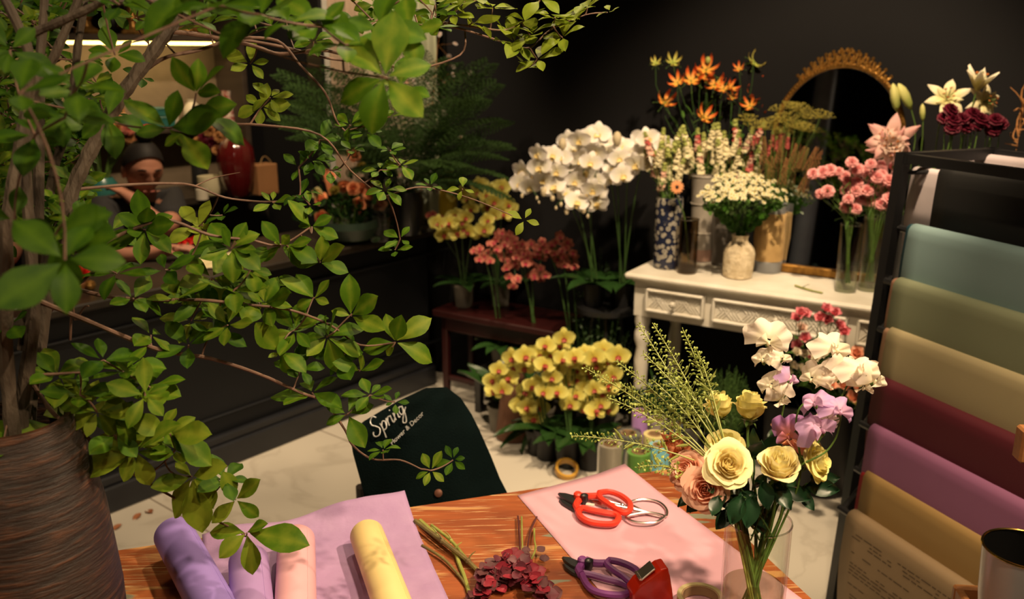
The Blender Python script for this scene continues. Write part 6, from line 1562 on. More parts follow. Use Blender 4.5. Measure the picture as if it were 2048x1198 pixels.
# ================= curtain, window and the corner by the counter end =================
s0_, s1_ = wl_s(676), wl_s(697)
def curtain_mat():
    m = bpy.data.materials.new('floral_curtain_cloth'); m.use_nodes = True; nt = m.node_tree; N = nt.nodes; L = nt.links; b = N['Principled BSDF']; b.inputs['Roughness'].default_value = .85
    tc = N.new('ShaderNodeTexCoord'); vo = N.new('ShaderNodeTexVoronoi'); vo.inputs['Scale'].default_value = 16; L.new(tc.outputs['Object'], vo.inputs['Vector'])
    rp = N.new('ShaderNodeValToRGB'); e = rp.color_ramp.elements; e[0].position = .18; e[0].color = (.60,.34,.26,1); e[1].position = .5; e[1].color = (.42,.36,.27,1); k = e.new(.3); k.color = (.20,.22,.10,1)
    L.new(vo.outputs['Distance'], rp.inputs['Fac']); L.new(rp.outputs[0], b.inputs['Base Color']); return m
m_curt = curtain_mat(); m_curt2 = mat('pale_sheer_cloth', (.50,.52,.38), .85, col2=(.40,.42,.30), scale=6, lucent=.2)
S('window_2', wbox(MB(), WALLP, E, Nn, s1_, wl_s(900), -.012, -.002, .8, 2.75), m_cerb)
S('trim_1', wbox(MB(), WALLP, E, Nn, s0_, s1_, -.05, -.002, .8, 2.75, bev=.006), mat('pale_grey_trim', (.52,.50,.46), .5))
def curtain(a, b, z0, z1, m, label, folds, amp=.022, off=.09):
    mb = MB()
    def fn(u, v):
        s = lerp(a, b, u); d = off+amp*sin(u*folds*2*pi)*(.6+.4*v)+.008*sin(u*folds*5+v*3)
        q = WALLP+E*s-Nn*d; return V((q.x, q.y, lerp(z1, z0, v)))
    mb.grid(fn, folds*10, 10); o = mb.build('curtain', m); md = o.modifiers.new('t', 'SOLIDIFY'); md.thickness = .002
    tag(o, label, 'curtain'); return o
curtain(wl_s(702), wl_s(765), .82, 2.7, mat('beige_curtain_cloth', (.34,.25,.18), .85, scale=6), 'plain beige-brown curtain beside the pale window trim', 4)
curtain(wl_s(766), wl_s(858), .82, 2.7, m_curt, 'dusky floral patterned curtain in the middle of the window', 5)
curtain(wl_s(858), wl_s(900), .82, 2.7, m_curt2, 'pale green-grey curtain at the right side of the window', 3)
t = T('curtain_rod', WALLP+E*wl_s(780)-Nn*.09+V((0, 0, 2.72)), 'dark curtain rod above the corner window', 'rod'); q = [WALLP+E*wl_s(x)-Nn*.09+V((0, 0, 2.72)) for x in (690, 905)]; MB().tube(q, .012, 8).build('rod', m_blk, t)
ZT = .791
def kp(px, py): return Pz(px, py, ZT)
# peach rose arrangement in a dark bowl
c = kp(700, 482); rb = 62*m_per_px(c); vases['ar'] = (c, rb*.8, .10)
lobj('flower_bowl', 'dark green bowl holding the peach roses on the counter', 'bowl', c, [(rb*.5, 0), (rb*.8, .02), (rb, .07), (rb*.95, .10), (rb*.88, .098), (.001, .06)], mat('moss_green_glaze', (.025,.045,.03), .4))
for i, (x, y, s, m) in enumerate(cc(600, 260, 4.606, [(400,510,1,0),(500,545,1.1,0),(568,520,1.05,0),(650,590,1.15,0),(545,690,1.25,0),(740,700,1.15,0),(490,235,.95,0),(285,455,1.1,0),(205,650,1.1,0),(195,790,.7,0),(175,585,.9,1),(310,540,1,2),(580,335,.9,2),(520,215,.8,0)])):
    p = P(x, y, c.y-.02+rnd.uniform(-.04, .04)); s = s*4.606 if s < .3 else s
    t, pts = vstem('ar', 'garden_rose', ['coral peach rose in the bowl on the counter', 'pale cream rose at the left side of the bowl', 'small yellow-green bloom between the peach roses'][m], 'rose', 'bowl arrangement, '+['peach', 'cream', 'green'][m], p, tocam(p), .002)
    me = ME['open_rose%d' % (i % 4)]; bloom('blossom', me, [[m_orange, m_cream, m_glog][m], m_stem], t, p-tocam(p)*.02, tocam(p)+rv(.5), .72*[1, 1, .8][m])
mb = MB()
for i in range(150):
    x = rnd.gauss(690, 42); y = rnd.gauss(418, 28); p = P(x, y, c.y+rnd.uniform(-.06, .10)); mb.merge(leafmesh(.045, .024, .1, -.5, .2), frame(rv()+V((0, -.3, .6))) @ Matrix.Rotation(-pi/2, 3, 'Y'), p)
tag(mb.build('arrangement_foliage', m_darkleaf), 'dark leaves filling the bowl of peach roses', 'foliage')
t = T('tan_plume_stem', c, 'curling tan heliconia-like plume at the left of the peach roses', 'flower')
mb = MB()
for i in range(5): mb.tube(bez(P(660, 390, c.y), P(648+i*4, 345, c.y), P(642+i*7, 330+i*4, c.y), 6), [.006, .007, .006, .005, .004, .003, .001], 6)
mb.build('plumes', m_orange, t)
# glass jars
m_jar = thin_glass('blue_grey_glass', (.42,.48,.48), 1.2)
c = kp(766, 478); rj = 34*m_per_px(c); hj = ztop(c, 306)-ZT
lobj('glass_jar', 'large blue-grey glass bell jar with a rounded top on the counter', 'jar', c, [(.001, .0), (rj*.95, .0), (rj, .01), (rj, .60*hj), (rj*.95, .78*hj), (rj*.72, .92*hj), (rj*.25, .985*hj), (rj*.12, hj), (rj*.12, hj*1.03), (.001, hj*1.04)], m_jar, n=36)
c = kp(812, 462)+V((0, .1, 0)); vases['dm'] = (c, .03, .09); lobj('dusky_glass', 'small grey glass holding silvery dusty miller', 'glass', c, [(.028, 0), (.035, .005), (.038, .10), (.034, .1), (.03, .01), (.001, .01)], m_jar)
mb = MB(); m_dm = mat('silvery_leaf', (.30,.34,.26), .7)
for i in range(90):
    p = P(rnd.gauss(832, 20), rnd.gauss(362, 22), c.y+rnd.uniform(-.05, .05)); mb.merge(leafmesh(.04, .016, .1, -.6, .2, wav=.004), frame(V((rnd.uniform(-1, 1), -.4, rnd.uniform(0, 1)))) @ Matrix.Rotation(-pi/2, 3, 'Y'), p)
for i in range(10): mb.tube(bez(c+V((0, 0, .02)), c+V((0, 0, .15)), P(rnd.gauss(832, 16), rnd.gauss(370, 14), c.y), 5), .0015, 4)
tag(mb.build('dusty_miller', m_dm), 'silvery grey dusty miller leaves on the counter end', 'foliage')
c = kp(896, 448)+V((0, .02, 0)); c = P(896, 405, 4.12); c.z = ZT; rj = 19*m_per_px(c); hj = ztop(c, 340)-ZT
t = lobj('yellow_bottle', 'yellow bottle with a black cap at the far end of the counter', 'bottle', c, [(rj*.95, 0), (rj, .01), (rj*.95, hj*.5), (rj*.7, hj*.85), (rj*.6, hj), (.001, hj)], mat('yellow_plastic', (.36,.26,.02), .35))
MB().lathe([(rj*.9, hj), (rj*1.05, hj*1.02), (rj*1.0, hj*1.16), (rj*.5, hj*1.2), (.001, hj*1.2)], 20, 0, None, c).build('cap', m_blade, t)
wv = WALLP
c = kp(868, 438); t = T('pink_box', c, 'pale pinkish paper box on the counter end before the yellow bottle', 'box'); wbox(MB(), c, Uc, Ucn, -.05, .05, .02, .12, ZT, ZT+.075, bev=.003).build('body', mat('pale_pink_card', (.30,.23,.19), .7), t, False)
for px, py, lab in ((838, 468, 'small clear drinking glass, left of two at the counter end'), (858, 462, 'small clear drinking glass, right of two at the counter end')):
    c = kp(px, py); lobj('drinking_glass', lab, 'glass', c, [(.001, 0), (.024, 0), (.028, .07), (.0265, .07), (.023, .006), (.001, .006)], m_glass, group='drinking glasses on the counter')
c = kp(755, 450)+Ucn*.15; t = T('velvet_bow', c+V((0, 0, .12)), 'dark red velvet bow behind the glass jar', 'bow')
mb = MB()
for sg in (-1, 1):
    q = P(768+sg*5, 322, c.y+.02); mb.tube(bez(q, q+V((sg*.09, 0, .06)), q+V((sg*.10, 0, -.01)), 6)+bez(q+V((sg*.10, 0, -.01)), q+V((sg*.05, 0, -.04)), q, 4)[1:], [.012]*11, 6)
mb.tube([P(768, 322, c.y+.02), V((c.x, c.y, ZT))], .010, 6)
mb.build('ribbon', mat('oxblood_velvet', (.12,.006,.008), .9), t)
# ================= large fern =================
fc = kp(828, 440)+V((.02, .10, 0)); fc = P(815, 420, 4.05); fc.z = ZT
m_fern = mat('fern_green', (.05,.11,.022), .6, col2=(.03,.07,.018), lucent=.25)
t = T('asparagus_fern', fc, 'large feathery dark green fern spreading in front of the curtains', 'fern')
lobj_ = MB().lathe([(.05, 0), (.07, .05), (.075, .16), (.065, .2), (.06, .198), (.001, .1)], 24, 0, None, fc).build('pot', m_blade, t)
mb = MB(); st = MB(); rf = random.Random(11)
tips = [(566,150),(590,175),(560,235),(575,250),(610,200),(640,140),(660,180),(600,270),(640,260),(700,150),(730,120),(680,230),(740,200),(790,140),(830,110),(870,150),(900,130),(940,150),(960,200),(985,170),(1000,240),(960,280),(990,310),(930,330),(1000,350),(900,260),(880,330),(840,220),(800,260),(760,280),(700,290),(720,340),(920,200),(860,260),(950,370),(1010,290),(650,300),(690,180),(765,165),(970,130),(1005,390),(900,380),(620,235),(585,210)]
root = fc+V((0, 0, .19))
for i, (x, y) in enumerate(tips):
    tp = P(x, y, min(fc.y-.15+rf.uniform(-.3, .18), 4.25 if x < 900 else 3.9)); mid_ = root.lerp(tp, .55)+V((0, 0, .12))
    pth = bez(root+V((rf.uniform(-.03, .03), rf.uniform(-.03, .03), 0)), mid_, tp, 24); st.tube(pth, [.002-.0015*k/24 for k in range(25)], 4)
    for k in range(6, 25):
        p = pth[k]; d = (pth[k]-pth[k-1]).normalized()
        for sg in (-1, 1):
            side = d.cross(V((0, .4, 1))).normalized()*sg; L_ = .085*sin(pi*(k-4)/23)+.02
            pe = p+(side+d*.8+V((0, 0, -.15))).normalized()*L_; nn = 7
            for q in range(1, nn+1):
                b = p.lerp(pe, q/nn); dd = (pe-p).normalized()
                for s2 in (-1, 1):
                    e = b+(dd*.7+dd.cross(V((0, .5, 1))).normalized()*s2+rv(.35)).normalized()*.020*(1.15-q/nn*.6)
                    w_ = (e-b).cross(tocam(b)).normalized()*.0030
                    mb.add([b, (b+e)/2+w_, e, (b+e)/2-w_], [(0, 1, 2, 3)])
mb.build('fronds', m_fern, t); st.build('stems', m_stemd, t)
t = T('blossom_branch', fc+V((.05, .05, .05)), 'thin branch of tiny white blossoms standing behind the fern', 'branch')
pth = bez(fc+V((.03, .03, .05)), P(860, 300, 4.1), P(875, 90, 4.05), 14); stemtube(t, pth, .003, .0015, m_amb)
for i in range(46):
    k = rnd.randrange(4, 15); p = pth[k]+V((rnd.gauss(0, .06), rnd.gauss(0, .03), rnd.gauss(0, .03))); bloom('blossom', me_d, [mat('pink_white_blossom', (.42,.36,.33), .7, lucent=.2), m_amb], t, p, tocam(p)+rv(.8), 1.2)
    MB().tube([pth[k], p], .0006, 3).build('twig', m_amb, t)
# ================= things on the front counter, left =================
m_redf = petal_mat('scarlet_petal', (.70,.02,.015), (.75,.03,.02), size=.03); m_cello = thin_glass('cellophane', (.92,.92,.9), 3.2, .12)
for (px, py, w, lab) in ((70, 598, .20, 'wooden tray of scarlet flowers under film, left one on the counter'), (155, 585, .13, 'wooden tray of scarlet flowers, right one on the counter')):
    c = kp(px, py)+Ucn*.08; t = T('flower_tray', c, lab, 'tray')
    wbox(MB(), c, Uc, Ucn, -w/2, w/2, -.07, .07, ZT, ZT+.028, bev=.006).build('tray', m_wd, t, False)
    n_ = 30 if w > .15 else 20
    for i in range(n_):
        a = rnd.uniform(-w/2+.012, w/2-.012); b = rnd.uniform(-.058, .058); p = c+Uc*a+Ucn*b; p = V((p.x, p.y, ZT+.052))
        f = T('scarlet_flower', p-V((0, 0, .022)), 'small ruffled scarlet bloom packed in the '+('larger' if w > .15 else 'smaller')+' counter tray', 'flower', 'scarlet blooms in the '+('larger' if w > .15 else 'smaller')+' tray')
        bloom('blossom', me_c[i % 3], [m_redf, m_stem], f, p, V((rnd.uniform(-.4, .4), -.35, 1)), .9)
    if w > .15:
        def fl_(u, v): 
            q = c+Uc*lerp(-w/2, w/2, u)+Ucn*lerp(-.07, .07, v); return V((q.x, q.y, ZT+.03+.055*min(1, sin(pi*u)*2)*min(1, sin(pi*v)*2)+.004*sin(u*17+v*9)))
        MB().grid(fl_, 20, 12).build('film_cover', m_cello, t)
c = kp(182, 580); lobj('gold_bauble', 'tiny gold bauble beside the right scarlet tray', 'ornament', c, [(.004, 0), (.014, .006), (.018, .018), (.014, .030), (.004, .035), (.001, .036)], m_oldgold)
t = flat_sheet('wrapping_sheet', [kp(392, 520), kp(470, 505), kp(480, 530), kp(405, 540)], ZT+.002, mat('cream_glossy_paper', (.60,.52,.30), .35), 'crumpled cream paper catching the light on the counter', 'paper', wave=.008)
c = kp(493, 522); t = T('brass_clip', c, 'small brass ornament beside the cream paper on the counter', 'ornament'); mb = MB(); 
for i in range(5): mb.ball(c+V((rnd.uniform(-.02, .02), rnd.uniform(-.02, .02), .010)), .010, 7)
mb.build('beads', m_oldgold, t)
for i in range(6):
    c = kp(372+i*5, 500-i*1.5)+Ucn*.02; f = T('red_petal_flower', c, 'small red bloom lying on the counter before the florist', 'flower', 'red blooms on the counter'); bloom('blossom', me_c[i % 3], [m_redf, m_stem], f, c+V((0, 0, .022)), rv()+V((0, -.5, 1)), .8)
c = kp(355, 505); t = T('dark_phone', c, 'dark phone in front of the florist hands', 'phone'); M = Matrix((Uc, Ucn, V((0, 0, 1)))).transposed(); MB().bbox((-.07, -.03, 0), (.07, .03, .009), .003, 0, M, V((c.x, c.y, ZT+.002))).build('body', m_blade, t, False)
# ================= people =================
m_skin = mat('warm_skin', (.33,.15,.095), .55, col2=(.29,.125,.08), scale=14); m_shirt = mat('black_tshirt', (.012,.011,.012), .85); m_hair = mat('black_hair', (.010,.008,.007), .65, spec=.2)
def skinned(name, verts, edges, radii, m, parent, sub=2):
    me = bpy.data.meshes.new(name); me.from_pydata([tuple(v) for v in verts], edges, []); me.materials.append(m)
    o = bpy.data.objects.new(name, me); COL.objects.link(o)
    md = o.modifiers.new('skin', 'SKIN'); 
    for i, r in enumerate(radii):
        me.skin_vertices[0].data[i].radius = (r, r) if not hasattr(r, '__len__') else r
    me.skin_vertices[0].data[0].use_root = True
    md.use_smooth_shade = True
    s = o.modifiers.new('sub', 'SUBSURF'); s.levels = sub; s.render_levels = sub
    dg = bpy.context.evaluated_depsgraph_get(); me2 = bpy.data.meshes.new_from_object(o.evaluated_get(dg)); bpy.data.objects.remove(o)
    me2.name = name
    me2.polygons.foreach_set('use_smooth', [True]*len(me2.polygons))
    if not me2.materials: me2.materials.append(m)
    return link(name, me2, parent)
def headmesh(M, c, s=1):
    """head with brow, nose, lips, ears; +Y of M looks backwards, -Y is the face"""
    mb = MB()
    def fn(u, v):
        a = 2*pi*v; b = pi*(u*.98+.01); x = sin(b)*sin(a); y = -sin(b)*cos(a); z = cos(b)
        X, Y, Z = x*.076, y*.096, z*.118
        if z < 0: k = 1-.30*(-z)**1.4; X *= k; Y *= (1-.16*(-z))
        f = max(0, -y)
        g = lambda x0, z0, sx, sz: math.exp(-((x-x0)/sx)**2-((z-z0)/sz)**2)*(f > 0)
        Y -= .026*g(0, -.20, .12, .16)+.012*g(0, -.02, .10, .2)
        Y += .014*(g(.36, .02, .16, .10)+g(-.36, .02, .16, .10))
        Y -= .008*(g(.36, .22, .30, .07)+g(-.36, .22, .30, .07))
        Y -= .009*g(0, -.50, .24, .06)+.008*g(0, -.60, .2, .06)+.010*g(0, -.85, .3, .15)
        Y += .004*g(0, -.55, .3, .018)
        return M @ V((X, Y, Z))*s+c
    mb.grid(fn, 36, 48, 0)
    for sg in (-1, 1):
        mb.ball(M @ V((sg*.076, .008, -.012))*s+c, .030*s, 10, 0, (.35, .65, 1.05), M)
        e = M @ V((sg*.028, -.083, .004))*s+c
        mb.ball(e, .0125*s, 8, 1, (1, .7, .55), M)
        mb.tube([M @ V((sg*.012, -.092, .028))*s+c, M @ V((sg*.030, -.094, .034))*s+c, M @ V((sg*.048, -.082, .028))*s+c], .0035*s, 5, 2)
    mb.tube([M @ V((-.022, -.088, -.064))*s+c, M @ V((0, -.096, -.063))*s+c, M @ V((.022, -.088, -.064))*s+c], .0035*s, 5, 3)
    return mb
def person(hp, face, pelvis, sh_dir, handR, elbR, handL, elbL, label, tilt=.5, scs=1.0, chin=True):
    """hp head centre, face = where the face looks (horizontal), hands and elbows in world places"""
    t = T('person', V((pelvis.x, pelvis.y, 0)), label, 'person')
    fd = V(face).normalized(); fd.z = -tilt; fd.normalize(); x = V((sh_dir.x, sh_dir.y, 0)).normalized(); x = (x-fd*x.dot(fd)).normalized(); z = x.cross(-fd).normalized()
    if z.z < 0: z = -z
    M = Matrix((z.cross(-fd)*-1 if False else (-fd).cross(z), -fd, z)).transposed()
    sx = V((sh_dir.x, sh_dir.y, 0)).normalized()
    neck = hp-z*.11+M @ V((0, .03, 0)); chest = neck.lerp(pelvis, .28); chest.z = neck.z-.14
    nb = neck.lerp(chest, .5)
    sR = nb+sx*.17; sR.z = neck.z-.07; sL = nb-sx*.17; sL.z = neck.z-.07
    vs = [pelvis, pelvis.lerp(chest, .5), chest, nb, neck, hp-z*.03, sR, elbR, handR, sL, elbL, handL]
    rs = [(.15,.11), (.13,.10), (.15,.10), (.085,.07), .052, .05, .058, .040, .026, .058, .040, .026]
    es = [(0, 1), (1, 2), (2, 3), (3, 4), (4, 5), (3, 6), (6, 7), (7, 8), (3, 9), (9, 10), (10, 11)]
    for hi, el, hand in ((8, elbR, handR), (11, elbL, handL)):
        d = (hand-el).normalized(); side = d.cross(V((0, 0, 1))); side = side.normalized() if side.length > .1 else x; up = side.cross(d)
        pal = hand+d*.045; vs.append(pal); rs.append((.032, .018)); ip = len(vs)-1; es.append((hi, ip))
        for f in range(4):
            kk = pal+d*.040+side*(f-1.5)*.019; k2 = kk+d*.030-up*.008; k3 = k2+d*.018*(1-.15*abs(f-1.3))-up*.018; n0 = len(vs); vs += [kk, k2, k3]; rs += [.0095, .0088, .0075]; es += [(ip, n0), (n0, n0+1), (n0+1, n0+2)]
        n0 = len(vs); vs += [pal-d*.01+side*.035, pal+d*.02+side*.058-up*.01]; rs += [.011, .009]; es += [(ip, n0), (n0, n0+1)]
    skinned('body', vs, es, rs, m_skin, t)
    hm = headmesh(M, hp, scs); hm.build('head', [m_skin, mat('closed_eyelid', (.30,.11,.06), .5), m_hair, mat('lips', (.35,.10,.07), .5)], t)
    uR = sR.lerp(elbR, .72); uL = sL.lerp(elbL, .72)
    skinned('tshirt', [pelvis-V((0, 0, .05)), pelvis.lerp(chest, .5), chest, nb, nb.lerp(neck, .35), sR, sR.lerp(uR, .5), uR, sL, sL.lerp(uL, .5), uL],
        [(0, 1), (1, 2), (2, 3), (3, 4), (3, 5), (5, 6), (6, 7), (3, 8), (8, 9), (9, 10)], [(.17,.13), (.155,.12), (.175,.12), (.11,.09), .075, .076, .070, .066, .076, .070, .066], m_shirt, t)
    hb = MB()
    def hf(u, v):
        a = 2*pi*v; back = .5-.5*cos(a); lim = lerp(.27, .74, back**1.1); b = pi*u*lim
        px_, py_, pz_ = sin(b)*sin(a)*.083, -sin(b)*cos(a)*.103, cos(b)*.125+.004
        return M @ (V((px_, py_, pz_))*(1+.003*sin(a*34)))*scs+hp
    hb.grid(hf, 16, 60); 
    hair = hb.build('hair', m_hair, t)
    MB().ball(hp+M @ V((0, .005, .148)), .034, 14, 0, (1.1, 1, .85), M).build('bun', m_hair, hair)
    # trousers and stool below the counter
    fw = V((fd.x, fd.y, 0)).normalized(); L0 = pelvis-V((0, 0, .02))
    skinned('trousers', [L0, L0+sx*.09, L0+sx*.11+fw*.34, L0+sx*.11+fw*.30-V((0, 0, L0.z-.08)), L0-sx*.09, L0-sx*.11+fw*.34, L0-sx*.11+fw*.30-V((0, 0, L0.z-.08))], [(0, 1), (1, 2), (2, 3), (0, 4), (4, 5), (5, 6)], [.12, .10, .075, .05, .10, .075, .05], mat('dark_trousers', (.015,.015,.018), .85), t)
    return t
def stool(c, h, label):
    t = T('stool', V((c.x, c.y, 0)), label, 'stool'); c = V((c.x, c.y, 0))
    MB().lathe([(.001, h-.04), (.16, h-.04), (.17, h-.02), (.16, h), (.001, h)], 28, 0, None, c, cap0=False).build('seat', m_blade, t)
    for a in (.8, 2.37, 3.94, 5.5): MB().tube([c+V((.17*cos(a), .17*sin(a), 0)), c+V((.12*cos(a), .12*sin(a), h-.04))], .012, 8).build('leg', m_blk, t)
hp = P(286, 338, 3.80)
pel = hp+Un*.20+V((0, 0, -.62)); pel.z = .53
handc = P(268, 402, 3.70); elb = P(338, 462, 3.62)
person(hp, -Un*1.0+V((0, -.35, 0)), pel, V((-Un.y, Un.x, 0))*-1 if False else U, handc, elb, P(322, 502, 3.50), P(236, 515, 3.48), 'person in black t-shirt, hair in a bun, chin on hand, behind the counter', tilt=.30)
stool(pel, .42, 'dark stool under the florist behind the counter, right one')
hp2 = P(-70, 330, 3.25); pel2 = hp2+Un*.22+V((0, 0, -.62)); pel2.z = .53
person(hp2, -Un+V((0, -.3, 0)), pel2, U, P(-30, 545, 2.95), P(22, 508, 3.02), P(-110, 560, 2.85), P(-150, 540, 2.9), 'second person in black at the far left edge, only an elbow showing', tilt=.4)
stool(pel2, .42, 'dark stool at the far left behind the counter')
# ================= the tall pot and the branching tree =================
PC = P(28, 835, 1.02); PR0 = .088
zt_ = PC.z
def potr(px_l, px_r, Y): return (px_r-px_l)/2
pc = V((P(20, 835, 1.02).x, 1.02, TZ))
def bark():
    m = bpy.data.materials.new('raked_brown_clay'); m.use_nodes = True; nt = m.node_tree; N = nt.nodes; L = nt.links; b = N['Principled BSDF']; b.inputs['Roughness'].default_value = .45; b.inputs['Specular IOR Level'].default_value = .5
    tc = N.new('ShaderNodeTexCoord'); mp = N.new('ShaderNodeMapping'); mp.inputs['Scale'].default_value = (5, 5, 46); mp.inputs['Rotation'].default_value = (0, R(10), 0)
    L.new(tc.outputs['Object'], mp.inputs['Vector'])
    n = N.new('ShaderNodeTexNoise'); n.inputs['Scale'].default_value = 3.2; n.inputs['Detail'].default_value = 9; n.inputs['Roughness'].default_value = .65; L.new(mp.outputs[0], n.inputs['Vector'])
    rp = N.new('ShaderNodeValToRGB'); e = rp.color_ramp.elements; e[0].position = .36; e[0].color = (.006,.004,.003,1); e[1].position = .68; e[1].color = (.095,.034,.013,1); k = e.new(.52); k.color = (.022,.011,.007,1)
    L.new(n.outputs['Fac'], rp.inputs['Fac']); L.new(rp.outputs[0], b.inputs['Base Color'])
    bp = N.new('ShaderNodeBump'); bp.inputs['Strength'].default_value = .9; bp.inputs['Distance'].default_value = .004; L.new(n.outputs['Fac'], bp.inputs['Height']); L.new(bp.outputs[0], b.inputs['Normal'])
    return m
ph_ = zt_-TZ; pr = .082
t = T('clay_pot', pc, 'tall dark brown raked clay pot at the left edge holding the leafy branches', 'pot')
MB().lathe([(pr*1.02, 0), (pr*1.08, .01), (pr*1.24, ph_*.12), (pr*1.25, ph_*.4), (pr*1.16, ph_*.68), (pr*.98, ph_*.90), (pr*.86, ph_*.97), (pr*.84, ph_), (pr*.76, ph_), (pr*.78, ph_*.94), (pr*1.0, ph_*.6), (pr*.9, .02), (.001, .02)], 56, 0, None, pc).build('body', bark(), t)
m_bark = mat('grey_brown_bark', (.10,.075,.052), .75, col2=(.04,.027,.018), scale=60, bump=.5, bscale=120, stretch=(1, 1, .25), contrast=.5)
m_twig = mat('reddish_twig', (.15,.085,.055), .65, col2=(.09,.045,.03), scale=50)
m_tleaf = bpy.data.materials.new('whorl_leaf_green'); m_tleaf.use_nodes = True
def _tl():
    nt = m_tleaf.node_tree; N = nt.nodes; L = nt.links; b = N['Principled BSDF']; b.inputs['Roughness'].default_value = .55; b.inputs['Specular IOR Level'].default_value = .15
    at = N.new('ShaderNodeAttribute'); at.attribute_name = 'tone'
    tc = N.new('ShaderNodeTexCoord'); nz = N.new('ShaderNodeTexNoise'); nz.inputs['Scale'].default_value = 60; nz.inputs['Detail'].default_value = 4; L.new(tc.outputs['Object'], nz.inputs['Vector'])
    ad = N.new('ShaderNodeMath'); ad.operation = 'MULTIPLY_ADD'; ad.inputs[1].default_value = .5; L.new(nz.outputs['Fac'], ad.inputs[0]); L.new(at.outputs['Fac'], ad.inputs[2])
    rp = N.new('ShaderNodeValToRGB'); e = rp.color_ramp.elements; e[0].position = .2; e[0].color = (.022,.070,.004,1); e[1].position = 1.1 if False else 1.0; e[1].color = (.19,.25,.020,1); k = e.new(.6); k.color = (.065,.145,.006,1)
    L.new(ad.outputs[0], rp.inputs['Fac']); L.new(rp.outputs[0], b.inputs['Base Color'])
    tr = N.new('ShaderNodeBsdfTranslucent'); mx = N.new('ShaderNodeMixShader'); mx.inputs['Fac'].default_value = .42
    L.new(rp.outputs[0], tr.inputs['Color']); L.new(b.outputs[0], mx.inputs[1]); L.new(tr.outputs[0], mx.inputs[2]); L.new(mx.outputs[0], N['Material Output'].inputs['Surface'])
_tl()
tr_ = T('leafy_tree', pc+V((0, 0, .05)), 'leafy green branches rising from the brown clay pot across the left of the scene', 'tree')
root = pc+V((0, 0, ph_*.8))
MB().lathe([(.001, ph_*.90), (pr*.85, ph_*.90), (pr*.85, ph_*.88), (.001, ph_*.88)], 28, 0, None, pc, cap0=False).build('soil', mat('dark_soil', (.02,.013,.008), .95, bump=1, scale=60), tr_)
nodes = []   # (point, radius) of everything already grown
def trunk(pts, r0, r1, name='stem', m=None):
    P_ = smoothpath([P(x, y, Y) for x, y, Y in pts], 5)
    if pts[0][1] > 780: P_ = [root+V((P_[0].x-root.x, P_[0].y-root.y, 0))*.4]+P_
    k = len(P_); rs = [lerp(r0, r1, i/(k-1)) for i in range(k)]
    MB().tube(P_, [r*(1+.08*sin(i*1.7)) for i, r in enumerate(rs)], 8).build(name, m or m_bark, tr_)
    for p, r in zip(P_, rs): nodes.append(p)
trunk([(40,830,1.02),(60,700,1.02),(68,600,1.03),(60,470,1.04),(52,330,1.05),(72,180,1.06),(85,60,1.08),(92,-60,1.1)], .0095, .0045)
trunk([(22,830,1.0),(12,700,1.0),(12,560,.98),(15,440,.97),(35,320,.98),(55,200,1.0),(60,120,1.0),(40,60,1.0),(0,-20,1.0)], .009, .005)
trunk([(55,830,1.05),(85,640,1.08),(110,500,1.1),(140,394,1.12),(167,330,1.13),(200,267,1.14),(234,207,1.15),(267,157,1.16),(307,103,1.17),(334,63,1.18),(352,27,1.19),(366,-30,1.2)], .010, .0085)
trunk([(48,700,1.03),(75,450,1.06),(80,187,1.1),(110,110,1.1),(157,0,1.12),(175,-50,1.12)], .008, .004)
trunk([(85,640,1.1),(100,384,1.14),(134,254,1.15),(148,167,1.16),(156,90,1.17),(168,10,1.18),(175,-50,1.2)], .006, .0045)
trunk([(62,66,1.0),(75,62,1.0),(140,35,1.0),(200,5,1.0),(240,-30,1.0)], .005, .004)
trunk([(205,0,1.1),(300,5,1.15),(420,-5,1.25)], .004, .003)
# long side branches
trunk([(334,63,1.18),(400,70,1.22),(500,90,1.28),(560,108,1.3),(640,100,1.3),(720,110,1.32),(800,70,1.35),(860,45,1.38),(920,50,1.4),(990,60,1.42)], .0032, .0015, 'branch', m_twig)
trunk([(250,180,1.16),(320,120,1.2),(400,100,1.24),(470,80,1.28),(570,95,1.3),(665,118,1.33),(760,125,1.36),(820,140,1.38),(920,110,1.4),(930,60,1.42)], .0028, .0014, 'branch', m_twig)
trunk([(470,75,1.25),(555,82,1.28),(600,130,1.28),(650,185,1.28),(672,240,1.28),(690,262,1.28)], .0024, .0012, 'branch', m_twig)
trunk([(440,250,1.25) ,(520,250,1.25),(640,270,1.26),(700,340,1.28),(765,395,1.3)], .002, .0010, 'branch', m_twig)
trunk([(765,395,1.3),(830,375,1.32),(880,380,1.34),(950,400,1.36),(1040,438,1.38)], .0012, .0008, 'branch', m_twig)
trunk([(72,600,1.03),(170,640,1.06),(290,690,1.1),(345,705,1.12),(421,717,1.14),(520,749,1.16),(600,785,1.18),(650,805,1.2),(690,860,1.2),(705,890,1.2),(745,918,1.2),(800,920,1.2),(842,938,1.2)], .0035, .0010, 'branch', m_twig)
trunk([(60,760,1.03),(110,830,1.03),(170,870,1.05),(215,915,1.06),(330,985,1.08),(420,1035,1.1),(490,1068,1.12)], .0028, .0012, 'branch', m_twig)
trunk([(60,750,1.03),(75,750,1.02),(110,748,1.02),(160,745,1.03)], .0025, .0015, 'branch', m_twig)
trunk([(110,500,1.1),(180,500,1.1),(240,470,1.12),(330,440,1.14),(420,470,1.16),(500,480,1.18),(560,490,1.2),(620,455,1.22)], .003, .0012, 'branch', m_twig)
trunk([(100,560,1.1),(200,590,1.1),(300,600,1.12),(400,600,1.14),(500,610,1.16),(580,620,1.18),(660,650,1.2),(720,690,1.22),(790,685,1.24)], .003, .0012, 'branch', m_twig)
trunk([(140,380,1.12),(250,370,1.18),(340,367,1.22),(390,372,1.25),(450,395,1.27),(520,403,1.3),(560,402,1.3)], .0022, .0010, 'branch', m_twig)
